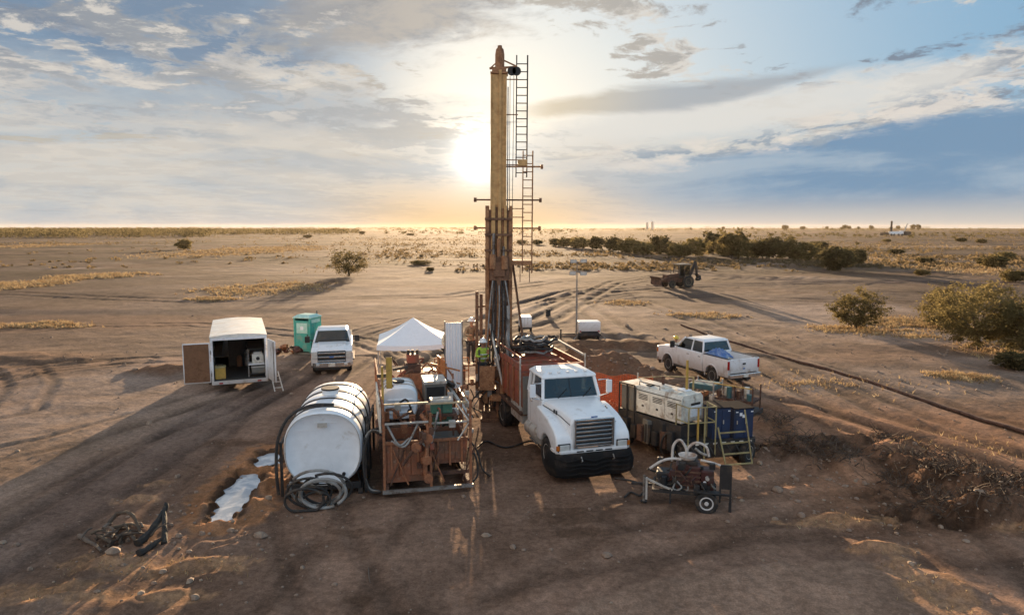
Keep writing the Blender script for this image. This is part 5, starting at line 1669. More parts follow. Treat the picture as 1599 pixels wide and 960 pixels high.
# ================================================================== canopy
def canopy():
    t = thing('canopy_tent', 'white pop up canopy tent on thin legs behind the mud unit', 'canopy', (-4.60, 31.6, 0), R(9))
    w = 1.62
    C_ = [(-w, -w), (w, -w), (w, w), (-w, w)]
    top = MB()
    N = 8
    for i in range(4):
        (ax, ay), (bx_, by) = C_[i], C_[(i + 1) % 4]
        rows = []
        for r in range(N + 1):
            f = r / N
            row = []
            for s_ in range(N + 1):
                g = s_ / N
                x = (ax + (bx_ - ax) * g) * (1 - f); y = (ay + (by - ay) * g) * (1 - f)
                sag = .07 * math.sin(PI * g) * (1 - f) + .07 * math.sin(PI * f)
                row.append((x, y, 2.22 + 1.0 * f - sag))
            rows.append(row)
        rows2 = [[(x, y, z - .015) for x, y, z in row] for row in rows]
        loop = []
        top.loft(rows, cap=False, closed=False)
        top.loft(rows2, cap=False, closed=False)
    top.build('canopy_roof', canvas_white, t, smooth=True)
    for i in range(4):
        (ax, ay), (bx_, by) = C_[i], C_[(i + 1) % 4]
        v = MB()
        n = 12
        up = [(ax + (bx_ - ax) * k / n, ay + (by - ay) * k / n, 2.22 - .07 * math.sin(PI * k / n)) for k in range(n + 1)]
        dn = [(x * 1.012, y * 1.012, z - .20 - .02 * (k % 2)) for k, (x, y, z) in enumerate(up)]
        v.loft([up, dn], cap=False, closed=False)
        v.loft([[(x * .995, y * .995, z) for x, y, z in dn], [(x * .995, y * .995, z) for x, y, z in up]], cap=False, closed=False)
        v.build('valance', canvas_white, t)
    for x, y in C_:
        tb(t, 'leg', pale_steel, [(x * .97, y * .97, 0), (x * .97, y * .97, 2.2)], .025, 8)
    tb(t, 'centre_pole', pale_steel, [(0, 0, 2.5), (0, 0, 3.22)], .02, 6)
    for x, y in C_:
        tb(t, 'roof_strut', pale_steel, [(x * .97, y * .97, 2.18), (0, 0, 3.0)], .015, 6)
canopy()
t = thing('folding_table', 'folding table with a cooler, in the shade of the canopy tent', 'table', (-4.5, 31.7, 0), R(9))
bx(t, 'table_top', pale_steel, -.9, .9, -.38, .38, .70, .74, .01)
for x in (-.8, .8):
    for y in (-.3, .3):
        br(t, 'leg', steel, (x, y, 0), (x * .95, y, .70), .03)


# ================================================================== equipment trailer: blue cabinets, deck, ladder
ET = (5.30, 20.45); ETR = R(13)
def eq_trailer():
    t = thing('equipment_trailer', 'black flatbed equipment trailer with yellow ladder and rails right of the truck', 'trailer', (*ET, 0), ETR)
    bx(t, 'deck', black_steel, .0, 2.45, .0, 4.6, .66, .78, .01)
    for k in range(8):
        bx(t, 'edge_marking', cream_paint, .08 + k * .30, .22 + k * .30, -.012, -.002, .69, .745)
    for x in (.5, 1.9):
        bx(t, 'chassis_rail', black_steel, x - .05, x + .05, .1, 5.4, .48, .655)
    bx(t, 'tongue', black_steel, 1.1, 1.3, 4.6, 6.0, .45, .6)
    for y in (.55, 1.5):
        for x, s_ in ((.12, -1), (2.33, 1)):
            wheel(t, (x, y, .36), .36, .22, s_)
    for x in (.12, 2.33):
        bx(t, 'fender', black_steel, x - .15, x + .17, .1, 1.95, .79, .82, .01)
    bx(t, 'under_panel', black_steel, .2, 2.3, .02, .06, .25, .64)
    wheel(t, (2.16, -.02, .36), .36, .22, 1).rotation_euler = (0, 0, R(-60))
    for k in range(12):
        x = .15 + k * .19
        bx(t, 'under_fitting', (black_steel, rust_dark, black_plastic)[k % 3], x, x + .15, .08, .4, .22 + .05 * (k % 3), .62, .015)
    for k in range(6):
        tb(t, 'hose', hose_black, smoothpts([(.2 + .3 * k, -.02, .72), (.3 + .3 * k, -.18, .45), (.45 + .3 * k, -.05, .3)], 5), .022, 6)
    # yellow railed platform at the left front corner
    def rail(a, b): br(t, 'rail', dull_yellow, a, b, .03)
    Z = .78
    pts = [(-.02, .55), (.10, -.05), (1.02, -.05), (1.02, .50)]
    for x, y in pts: br(t, 'rail_post', dull_yellow, (x, y, .3), (x, y, 1.92), .03)
    for z in (1.42, 1.90):
        for a, b in zip(pts[:-1], pts[1:]):
            rail((*a, z), (*b, z))
    br(t, 'rail_post', yellow_paint, (.42, -.05, Z), (.42, -.05, 1.9), .045)
    br(t, 'rail_post', dull_yellow, (.65, -.05, .2), (.65, -.05, 1.9), .04)
    # fold-down ladder at the front
    ld = br(t, 'ladder', dull_yellow, (1.08, -.08, 1.25), (1.20, -.42, .10), .035)
    br(ld, 'stile', dull_yellow, (1.98, -.08, 1.75), (2.10, -.42, .12), .035)
    for k in range(4):
        f = .15 + k * .27
        br(ld, 'rung', dull_yellow, (1.08 + .12 * f, -.08 - .34 * f, 1.25 - 1.15 * f), (1.98 + .12 * f, -.08 - .34 * f, 1.25 - 1.15 * f), .04)
    # tall amber pole
    br(t, 'amber_pole', yellow_paint, (.60, 1.1, .78), (.60, 1.1, 3.15), .06)
    br(t, 'rail_post', dull_yellow, (1.9, 3.1, .78), (1.9, 3.1, 2.1), .05)
    br(t, 'rail_post', pale_steel, (-.1, 3.4, .78), (-.1, 3.4, 2.3), .04)
    for a, b in (((-.1, 3.4), (1.0, 3.5)), ((1.0, 3.5), (1.9, 3.1))):
        rail((*a, 2.1), (*b, 2.1))
    # low machinery along the deck, dark
    rr = random.Random(4)
    for k in range(22):
        x, y = rr.uniform(-.35, .55), rr.uniform(.6, 4.4)
        w = rr.uniform(.08, .24)
        bx(t, 'deck_fitting', (black_steel, rust_dark, grey_panel)[k % 3], x - w, x + w, y - w, y + w, .35, .85 + rr.uniform(0, .35), .02)
    for k in range(6):
        y = .7 + .55 * k
        tb(t, 'hose', hose_black, smoothpts([(.0, y, 1.0), (-.3, y + .1, .8), (-.35, y + .2, .35), (-.2, y + .3, .1)], 4), .035, 6)
eq_trailer()
def et(x, y, z): return loc_in(ET, ETR, x, y, z)
matt_black = mat('matt_black', (0.012, 0.013, 0.018), 1.0, spec=0.03, var=0.3)
def cabinet(label, loc, w, h, d):
    t = thing('blue_cabinet', label, 'cabinet', loc, ETR)
    bx(t, 'cabinet_body', blue_paint, -w / 2, w / 2, 0, d, 0, h, .015)
    n = 2
    for k in range(n):
        x0 = -w / 2 + .03 + k * (w - .06) / n
        dd = bx(t, 'door', blue_paint, x0 + .008, x0 + (w - .06) / n - .008, -.022, -.002, .05, h - .06, .008)
        bx(dd, 'handle', pale_steel, x0 + .03, x0 + .06, -.05, -.024, h * .5, h * .5 + .12, .005)
    bx(t, 'roof_plate', matt_black, -w / 2 - .01, w / 2 + .01, -.02, d + .01, h + .002, h + .03)
    for x in (-w / 2 + .07, w / 2 - .07):
        bx(t, 'reflector', canvas_white, x - .04, x + .04, -.030, -.024, h - .10, h - .07)
    return t
cabinet('dark blue steel cabinet on the trailer deck, nearest the ladder', et(1.35, .18, .783), .62, .98, .9)
cb = cabinet('dark blue steel cabinet with white stickers at the right end of the trailer', et(2.08, .10, .783), .66, .94, .9)
for x, z in ((-.12, .78), (-.02, .72)):
    bx(cb, 'sticker', canvas_white, x - .05, x + .04, -.030, -.0235, z - .05, z + .05)

def compressor():
    t = thing('air_compressor', 'long cream diesel compressor canopy with grey doors mounted on the black trailer', 'compressor', (5.28, 20.85, 0), R(35))
    z0, z1, W, L_ = 1.28, 2.16, 1.02, 1.95
    # local: near end face at y=0, long side at x=0 facing left
    MB().loft([[(0, .0, z0), (W, .0, z0), (W, .0, z1 - .12), (W - .1, .0, z1), (.1, .0, z1), (0, .0, z1 - .12)],
               [(0, L_, z0), (W, L_, z0), (W, L_, z1 - .12), (W - .1, L_, z1), (.1, L_, z1), (0, L_, z1 - .12)]]).build('canopy_shell', cream_paint, t, bevel=.015)
    for k in range(3):
        y0 = .06 + k * .63
        d = bx(t, 'side_door', cream_paint, -.018, -.002, y0, y0 + .60, z0 + .10, z1 - .16, .006)
        for j in range(4):
            bx(d, 'louvre', black_plastic, -.024, -.019, y0 + .1, y0 + .5, z0 + .46 + j * .05, z0 + .485 + j * .05)
        bx(d, 'handle', black_steel, -.04, -.019, y0 + .26, y0 + .34, z0 + .22, z0 + .28, .005)
    bx(t, 'black_stripe', black_plastic, -.006, -.001, .02, L_ - .02, z1 - .15, z1 - .125)
    en = bx(t, 'end_panel', cream_paint, .12, W - .12, -.02, -.002, z0 + .06, z1 - .14, .008)
    bx(en, 'vent', black_plastic, .42, W - .16, -.03, -.021, z1 - .40, z1 - .28)
    bx(en, 'instrument_cover', poly_white, .40, .90, -.045, -.021, z1 - .72, z1 - .36, .01)
    for k, (x, y, a, b, m) in enumerate(((.25, .4, .25, .3, cream_paint), (.7, .5, .3, .35, poly_white), (.5, 1.1, .3, .22, cream_paint), (.3, 1.6, .2, .2, black_plastic))):
        bx(t, 'roof_hatch', m, x - a / 2, x + a / 2, y - b / 2, y + b / 2, z1 + .002, z1 + .045, .01)
    cy(t, 'exhaust', rust_dark, (.8, 1.5, z1), (.8, 1.5, z1 + .28), .05, 10)
    tb(t, 'roof_rail', black_steel, [(.1, 1.0, z1), (.1, 1.0, z1 + .12), (.1, 1.9, z1 + .12), (.1, 1.9, z1)], .018, 6)
    # grey rear section
    g = bx(t, 'rear_section', grey_panel, .02, W - .02, L_ + .003, L_ + .72, z0 - .05, z1 - .10, .02)
    bx(g, 'rear_roof', cream_paint, -.02, W + .02, L_ + .003, L_ + .77, z1 - .097, z1 - .03, .01)
    for k in range(2):
        y0 = L_ + .03 + k * .35
        d = bx(g, 'grey_door', grey_panel, .0, .018, y0, y0 + .31, z0, z1 - .16, .006)
    for y in (L_ + .02, L_ + .37, L_ + .74):
        br(t, 'guard_bar', black_steel, (-.06, y, .5), (-.06, y, z1 - .02), .04)
    br(t, 'guard_bar', black_steel, (-.06, L_ + .02, z1 - .02), (-.06, L_ + .74, z1 - .02), .04)
    bx(t, 'base_frame', black_steel, -.05, W + .05, -.05, L_ + .77, .80, z0 - .055, .01)
    for k in range(9):
        y = .15 + k * .33
        bx(t, 'underside_unit', (black_steel, rust_dark, black_steel)[k % 3], -.22 + .04 * (k % 2), .1, y, y + .22, .38, 1.0 - .08 * (k % 3), .02)
    wheel(t, (.0, 2.4, .34), .34, .2, -1)
    wheel(t, (1.1, 2.4, .34), .34, .2, 1)
compressor()

# ================================================================== small pump trailer in front
def pump_trailer():
    t = thing('pump_trailer', 'small dark pump trailer with white hoses on top and a white wheel rim', 'pump trailer', (3.60, 17.55, 0), R(-14))
    bx(t, 'frame', black_steel, .15, 1.75, -.02, .06, .42, .50)
    bx(t, 'frame', black_steel, .15, 1.75, .86, .94, .42, .50)
    for x in (.15, .9, 1.72):
        br(t, 'cross_member', black_steel, (x, 0, .46), (x, .92, .46), .06)
    br(t, 'side_rail', pale_steel, (-.05, .0, .78), (.65, -.02, .52), .045)
    br(t, 'side_rail', black_steel, (-.05, .9, .72), (.6, .9, .52), .045)
    br(t, 'front_post', pale_steel, (-.02, .0, .2), (-.02, .0, .80), .05)
    br(t, 'front_post', black_steel, (.6, -.02, .15), (.6, -.02, .55), .045)
    br(t, 'tongue', black_steel, (.2, .45, .46), (-.45, .48, .42), .06)
    for k in range(18):
        rk = random.Random(k + 60)
        q = (rk.uniform(.2, 1.75), rk.uniform(.0, .3), rk.uniform(.5, 1.25))
        bx(t, 'engine_fitting', (black_steel, maroon, black_plastic)[k % 3], q[0] - .07, q[0] + .08, q[1] - .06, q[1] + .06, q[2] - .08, q[2] + .08, .015)
    jk = cy(t, 'jack', steel, (-.1, .3, .03), (-.1, .3, .75), .035, 10)
    cy(jk, 'jack_foot', black_steel, (-.1, .3, 0), (-.1, .3, .03), .09, 12)
    for y, s_ in ((-.10, -1), (1.02, 1)):
        w = wheel(t, (1.52, y, .29), .29, .18, 1, rim_mat=truck_white)
        w.rotation_euler = (0, 0, R(-90) if s_ < 0 else R(90))
    bx(t, 'fender', black_steel, 1.18, 1.86, -.2, .02, .56, .59, .01)
    # engine and pump: dark red block with detail
    e = bx(t, 'engine_block', maroon, .72, 1.35, .12, .75, .52, 1.15, .04)
    bx(e, 'rocker_cover', black_steel, .80, 1.28, .2, .66, 1.152, 1.27, .03)
    for k in range(4):
        z = .62 + .12 * k
        bx(e, 'cooling_fin', rust_dark, .70, 1.37, .09, .119, z, z + .04)
    cy(e, 'flywheel', rust_dark, (.64, .42, .85), (.71, .42, .85), .27, 20)
    pm = bx(t, 'pump', maroon, 1.36, 1.70, .15, .6, .52, 1.05, .04)
    cy(pm, 'pump_outlet', pale_steel, (1.53, .14, .88), (1.53, .02, .88), .05)
    cy(pm, 'gauge', canvas_white, (1.47, .13, .74), (1.47, .08, .74), .045)
    bx(t, 'fuel_tank', black_steel, .22, .66, .15, .6, .52, .92, .04)
    cy(t, 'filter', black_plastic, (.42, .06, .6), (.42, .06, .85), .08)
    pan = MB().lathe([(.05, 1.28), (.20, 1.28), (.25, 1.38), (.22, 1.38), (.18, 1.32), (.03, 1.32)], (1.02, .38, 0), n=20).build('hopper_bowl', hose_white, t, smooth=True)
    rr = random.Random(12)
    for k in range(16):
        x, y, z = rr.uniform(.6, 1.7), rr.uniform(.02, .2), rr.uniform(.6, 1.4)
        tb(t, 'hose', (hose_black, maroon, hose_grey)[k % 3], smoothpts([(x, y, z), (x + rr.uniform(-.15, .15), y - .08, z - .15), (x + rr.uniform(-.2, .2), y, z - rr.uniform(.2, .35))], 4), .022, 6)
    # pale hoses arching over the top
    tb(t, 'white_hose', hose_white, smoothpts([(.62, .3, 1.20), (.64, .28, 1.62), (.80, .28, 1.80), (.96, .28, 1.60), (1.0, .3, 1.28)], 6), .035, 8)
    tb(t, 'white_hose', hose_white, smoothpts([(1.0, .35, 1.30), (1.02, .3, 1.58), (1.22, .3, 1.75), (1.48, .3, 1.66), (1.56, .3, 1.40)], 6), .035, 8)
    tb(t, 'white_hose', hose_white, smoothpts([(.05, .1, 1.02), (.35, .12, 1.24), (.62, .2, 1.30), (.85, .25, 1.28)], 6), .036, 8)
    tb(t, 'white_hose', hose_white, smoothpts([(1.35, .2, 1.32), (1.6, .15, 1.30), (1.85, .1, 1.25)], 6), .03, 8)
    tb(t, 'white_hose', hose_grey, smoothpts([(1.2, .3, 1.6), (1.35, .25, 1.5), (1.5, .25, 1.45)], 6), .035, 8)
    # push frame at the right
    for x in (1.86, 2.12):
        br(t, 'handle_bar', black_steel, (x, .1, .25), (x, .1, 1.25), .045)
    br(t, 'handle_bar', black_steel, (1.86, .1, 1.25), (2.12, .1, 1.25), .045)
    bx(t, 'handle_panel', black_steel, 1.885, 2.095, .09, .11, .62, 1.22)
    br(t, 'cross_member', black_steel, (1.7, .1, .46), (2.15, .1, .46), .05)
    br(t, 'stand_leg', black_steel, (2.12, .1, .0), (2.12, .1, .3), .07)
maroon = mat('maroon_paint', (0.07, 0.018, 0.014), 0.5, dirt=(0.06, 0.035, 0.025), dirt_amt=0.5, dirt_scale=4)
pump_trailer()

# ================================================================== light tower
def light_tower():
    t = thing('light_tower', 'towable light tower with white body and four lamps on a raised mast', 'light tower', (5.05, 44.1, 0), R(4))
    bx(t, 'body', white_paint, -.72, .72, 0, 1.1, .55, 1.28, .05)
    bx(t, 'lower_panel', black_steel, -.62, .62, -.01, .0, .42, .56)
    bx(t, 'end_grille', black_plastic, -.55, .55, -.02, -.002, .56, .66)
    bx(t, 'chassis', black_steel, -.75, .75, -.05, 1.2, .36, .50)
    for s_ in (-1, 1):
        wheel(t, (s_ * .62, .5, .3), .30, .18, s_)
        br(t, 'outrigger', steel, (s_ * .75, .1, .4), (s_ * 1.1, -.1, .1), .06)
        bx(t, 'taillight', red_lens, s_ * .6 - .05, s_ * .6 + .05, -.03, -.012, .62, .70)
    br(t, 'tongue', black_steel, (-.72, .6, .42), (-1.9, .6, .40), .08)
    cy(t, 'jockey_wheel', black_steel, (-1.8, .6, 0), (-1.8, .6, .75), .05, 8)
    for r, z0, z1 in ((.06, .4, 2.8), (.045, 2.8, 4.0), (.032, 4.0, 5.15)):
        cy(t, 'mast_section', steel, (-.82, .3, z0), (-.82, .3, z1), r, 10)
    br(t, 'lamp_bar', steel, (-1.25, .3, 4.55), (-.4, .3, 4.55), .04)
    br(t, 'lamp_bar', steel, (-1.2, .3, 5.15), (-.35, .3, 5.15), .04)
    for x, z in ((-1.12, 4.42), (-.42, 4.40), (-1.08, 5.2), (-.42, 5.22)):
        h = MB().loft([[(x - .22, .18, z - .12), (x + .22, .18, z - .12), (x + .22, .18, z + .12), (x - .22, .18, z + .12)], [(x - .12, .42, z - .07), (x + .12, .42, z - .07), (x + .12, .42, z + .07), (x - .12, .42, z + .07)]]).build('lamp', steel, t, bevel=.02)
        bx(h, 'lamp_glass', lens_m, x - .19, x + .19, .165, .178, z - .10, z + .10)
light_tower()

def box_trailer():
    t = thing('box_trailer', 'small white box trailer standing far behind the red tray of the rig', 'trailer', (.98, 47.5, 0), R(5))
    t.scale = (.82, .82, .8)
    bx(t, 'box', white_paint, -.5, .5, 0, 1.6, .5, 1.45, .03)
    bx(t, 'rear_door', white_paint, -.44, .44, -.025, -.002, .55, 1.38, .01)
    for x in (-.15, .15):
        bx(t, 'door_bar', pale_steel, x - .015, x + .015, -.05, -.027, .55, 1.38)
    for s_ in (-1, 1): wheel(t, (s_ * .5, .8, .3), .3, .16, s_)
    bx(t, 'chassis', black_steel, -.45, .45, 0, 2.3, .35, .498)
box_trailer()

def bin_():
    x, y = at(856, 495)
    t = thing('steel_drum', 'black steel drum standing alone on the bare plain beyond the rig', 'drum', (x, y, gz(x, y)), 0)
    t.scale = (.7, .7, .62)
    MB().lathe([(.02, 0), (.30, 0), (.31, .02), (.29, .3), (.31, .31), (.29, .33), (.29, .6), (.31, .61), (.29, .63), (.31, .9), (.28, .88), (.02, .88)], n=20).build('drum_body', black_steel, t, smooth=True)
    tb(t, 'drum_rim', black_steel, arc((0, 0, .9), .30, 0, 345, 20, 'XY'), .015, 6)
bin_()

# ================================================================== tool rack / service bench in front of the second pickup
def bench():
    t = thing('service_skid', 'dark service skid with teal cover in front of the pickup with the blue tarp', 'skid', (7.05, 27.3, 0), R(-38))
    bx(t, 'skid_base', black_steel, 0, 2.8, 0, 1.1, .12, .3)
    bx(t, 'teal_cover', teal_dark, .1, 1.15, .1, 1.0, .9, 1.12, .04)
    for x in (.1, 1.15, 2.0, 2.7):
        for y in (.08, 1.0):
            br(t, 'post', rust_dark if x > 1.5 else pale_steel, (x, y, .3), (x, y, 1.25), .05)
    bx(t, 'tray', rust_dark, 1.2, 2.7, .1, 1.0, .62, .70)
    rr = random.Random(2)
    for k in range(7):
        x = 1.3 + .2 * k
        cy(t, 'bucket', (rust_dark, cream_paint, teal_dark, black_steel)[k % 4], (x, .3 + .3 * (k % 2), .705), (x, .3 + .3 * (k % 2), .95 + .1 * (k % 3)), .10, 12)
    for k in range(5):
        x = .2 + .18 * k
        bx(t, 'crate', (black_steel, cream_paint, rust)[k % 3], x, x + .15, .2, .7, .31, .62 + .08 * (k % 3), .01)
    br(t, 'rail', pale_steel, (.1, .08, 1.25), (1.15, .08, 1.25), .04)
    br(t, 'rail', yellow_paint, (1.15, .08, 1.25), (2.7, .08, 1.22), .04)
bench()

# orange mesh screen between truck and compressor
def net():
    t = thing('orange_mesh_fence', 'bright orange plastic safety mesh standing behind the truck cab', 'safety fence', (3.35, 27.2, 0), R(-8))
    n, mrows = 34, 16
    W, Hh = 2.3, 1.5
    def pt(i, j):
        u, v = i / n, j / mrows
        return (u * W, .10 * math.sin(u * 9) + .04 * math.sin(v * 7 + u * 5), .04 + v * (Hh - .14 * math.sin(u * 5.5) ** 2))
    m = MB()
    for i in range(n + 1):
        m.tube([pt(i, j) for j in range(mrows + 1)], .017, 4)
    for j in range(mrows + 1):
        m.tube([pt(i, j) for i in range(n + 1)], .019, 4)
    m.build('mesh', orange_net, t)
    for u in (0, .5, 1):
        p = pt(int(u * n), 0)
        br(t, 'stake', steel, (p[0], p[1] + .04, 0), (p[0], p[1] + .04, Hh + .05), .035)
net()
def net_heap():
    t = thing('orange_mesh_roll', 'loose crumpled roll of orange safety mesh on the ground beside the upright mesh', 'safety mesh', (3.95, 26.2, 0), R(20))
    rr = random.Random(8)
    m = MB()
    for k in range(26):
        a = rr.uniform(0, 6.28)
        c = Vector((rr.uniform(-.35, .35), rr.uniform(-.35, .35), rr.uniform(.08, .5)))
        m.tube([c + Vector((math.cos(a + i * .5) * .3, math.sin(a + i * .5) * .25, .1 * math.sin(i * 1.3 + k))) for i in range(9)], .022, 4)
    m.build('mesh', orange_net, t)
net_heap()

# red and dark rags of sheet by the toilet
def rags():
    x, y = at(450, 552)
    t = thing('scrap_heap', 'low heap of dark red sheet and scrap between the cargo trailer and the toilet', 'scrap heap', (x, y, 0), 0)
    rr = random.Random(6)
    for k in range(9):
        w = rr.uniform(.15, .4)
        mm = MB().sphere((0, 0, 0), w, 8, 5, (1.2, .8, .45))
        mm.v = [(a + rr.uniform(-.05, .05), b + rr.uniform(-.05, .05), c + rr.uniform(-.05, .05)) for a, b, c in mm.v]
        mm.build('scrap_piece', (maroon, black_steel, rust, maroon)[k % 4], t, loc=(-.6 + k * .16, rr.uniform(-.2, .2), .14 + .1 * (k % 3)), rot=(rr.uniform(-.4, .4), rr.uniform(-.4, .4), rr.uniform(0, 3)))
rags()

def tarp():
    # lies in the bed of the second pickup
    c, s_ = math.cos(R(-155)), math.sin(R(-155))
    cx, cy_ = 9.62 + .3 * c - 1.35 * s_, 33.6 + .3 * s_ + 1.35 * c
    n = 14
    m = MB()
    rows = []
    for i in range(n + 1):
        rows.append([(-.45 + 1.0 * j / n, -.55 + 1.0 * i / n, 1.28 + .36 * math.sin(PI * i / n) ** .6 * math.sin(PI * j / n) ** .6 + .03 * math.sin(i * 2.1 + j) + .02 * math.sin(j * 3.3)) for j in range(n + 1)])
    m.loft(rows, cap=False, closed=False)
    m.loft([[(x, y, z - .03) for x, y, z in r] for r in rows], cap=False, closed=False)
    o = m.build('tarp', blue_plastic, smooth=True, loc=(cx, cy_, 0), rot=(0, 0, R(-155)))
    tag(o, 'crumpled blue tarp heaped in the bed of the white pickup at the right', 'tarp')
    o2 = MB().box(-.35, .35, -.3, .3, .0, .28).build('cool_box', poly_white, bevel=.03, loc=(cx + .35, cy_ + .75, .82), rot=(0, 0, R(-120)))
tarp()
def tarp_fix():
    o = bpy.data.objects['cool_box']
    t = thing('cool_box', 'pale cool box tucked beside the blue tarp in the pickup bed', 'cool box', o.location, R(-120))
    me = o.data
    bpy.data.objects.remove(o)
    b = bpy.data.objects.new('box_body', me); COL.objects.link(b); b.parent = t
    bx(t, 'lid', canvas_white, -.36, .36, -.31, .31, .283, .33, .01)
tarp_fix()

# ================================================================== backhoe loader far right
def backhoe():
    x, y = at(1058, 449)
    t = thing('backhoe_loader', 'backhoe loader with dark cab working on the plain, front bucket to the left', 'backhoe', (x, y, gz(x, y)), R(20))
    # local: +x backwards (right), bucket at -x
    for yy in (-.85, .85):
        w = wheel(t, (.9, yy, .75), .75, .45, 1, rim_mat=dull_yellow); w.rotation_euler = (0, 0, R(90) if yy > 0 else R(-90))
        w = wheel(t, (-1.3, yy * .95, .45), .45, .3, 1, rim_mat=dull_yellow); w.rotation_euler = (0, 0, R(90) if yy > 0 else R(-90))
    MB().prism([(-1.9, .7), (1.4, .6), (1.4, 1.2), (.2, 1.3), (-.3, 1.75), (-1.85, 1.6)], -.5, .5, 'Y').build('engine_hood', rust_dark, t, bevel=.05)
    bx(t, 'cab_floor', black_steel, -.3, 1.3, -.7, .7, 1.2, 1.35)
    for xx, yy in ((-.25, -.68), (-.25, .68), (1.25, -.68), (1.25, .68), (.5, -.68), (.5, .68)):
        br(t, 'cab_post', black_steel, (xx, yy, 1.3), (xx + (.12 if xx < 0 else -.05), yy * .95, 2.75), .08)
    bx(t, 'cab_roof', grey_panel, -.3, 1.4, -.78, .78, 2.75, 2.9, .04)
    bx(t, 'cab_window', glass, -.12, .42, -.70, -.68, 1.5, 2.7)
    bx(t, 'cab_window', glass, .56, 1.16, -.70, -.68, 1.5, 2.7)
    bx(t, 'seat', interior_dark, .4, .9, -.3, .3, 1.35, 2.1, .05)
    for yy in (-.55, .55):
        br(t, 'loader_arm', rust_dark, (-.2, yy, 1.5), (-2.3, yy, 1.1), .16)
        br(t, 'loader_arm', rust_dark, (-2.3, yy, 1.1), (-3.0, yy, .7), .14)
    MB().prism([(-3.0, .35), (-3.75, .30), (-3.75, .36), (-3.15, .45), (-3.1, 1.1), (-3.35, 1.35), (-3.3, 1.4), (-2.95, 1.15)], -1.1, 1.1, 'Y').build('bucket', rust_dark, t)
    # boom, dipper and bucket of the digger folded up at the back
    br(t, 'boom', black_steel, (1.5, 0, 1.0), (2.5, 0, 3.1), .24, .3)
    br(t, 'dipper', black_steel, (2.5, 0, 3.1), (2.75, 0, 1.5), .2, .2)
    MB().prism([(2.6, 1.6), (3.1, 1.4), (3.2, .9), (2.8, .75), (2.7, 1.0), (2.85, 1.2)], -.3, .3, 'Y').build('digging_bucket', black_steel, t)
    for yy in (-.8, .8):
        br(t, 'stabiliser', rust_dark, (1.5, yy * .5, .9), (1.7, yy, .1), .14)
    cy(t, 'exhaust', black_steel, (-.9, .2, 1.6), (-.9, .2, 2.4), .05, 8)
backhoe()

# ================================================================== pipeline on the right
def pipeline():
    pts = []
    n = 46
    a = [(1064, 508), (1100, 521), (1140, 534), (1250, 566), (1350, 596), (1450, 627), (1550, 659), (1650, 691), (1800, 742)]
    gp = [at(*q) for q in a]
    gp = smoothpts([(x, y, 0) for x, y in gp], 8)
    pts = [(p.x, p.y, gz(p.x, p.y) + .06) for p in gp]
    o = MB().tube(pts, .085, 10).build('pipeline', rust_dark, smooth=True)
    tag(o, 'long black pipe running across the ground at the right of the site', 'pipe')
pipeline()

# hoses and leads lying about
def leads():
    spec = [
        ('hose', 'black lead trailing from the truck bumper to the small pump trailer', hose_black, [(960, 748), (985, 752), (1005, 760), (1000, 775), (985, 770), (975, 778)], .03),
        ('hose', 'thin black hose snaking on the ground below the mast base', hose_black, [(745, 700), (760, 690), (790, 700), (830, 690), (850, 705)], .03),
    ]
    for nm, lb, m, px, r in spec:
        pts = smoothpts([(*at(*q), .035) for q in px], 6)
        o = MB().tube(pts, r, 8).build(nm, m, smooth=True)
        tag(o, lb, 'hose')
leads()


# ================================================================== people
def skin_mesh(name, nodes, edges, m, sub=2):
    """nodes: {key: (pos, radius)}; grown with the skin modifier and baked to a mesh"""
    keys = list(nodes)
    me = bpy.data.meshes.new(name)
    me.from_pydata([nodes[k][0] for k in keys], [(keys.index(a), keys.index(b)) for a, b in edges], [])
    o = bpy.data.objects.new(name, me)
    COL.objects.link(o)
    o.modifiers.new('skin', 'SKIN')
    for i, k in enumerate(keys):
        r = nodes[k][1]
        sv = me.skin_vertices[0].data[i]
        sv.radius = r if isinstance(r, tuple) else (r, r)
        sv.use_root = (i == 0)
    sm = o.modifiers.new('sub', 'SUBSURF'); sm.levels = sub; sm.render_levels = sub
    dg = bpy.context.evaluated_depsgraph_get()
    nm = bpy.data.meshes.new_from_object(o.evaluated_get(dg))
    bpy.data.objects.remove(o)
    nm.name = name
    nm.materials.clear(); nm.materials.append(m)
    nm.shade_smooth()
    return nm


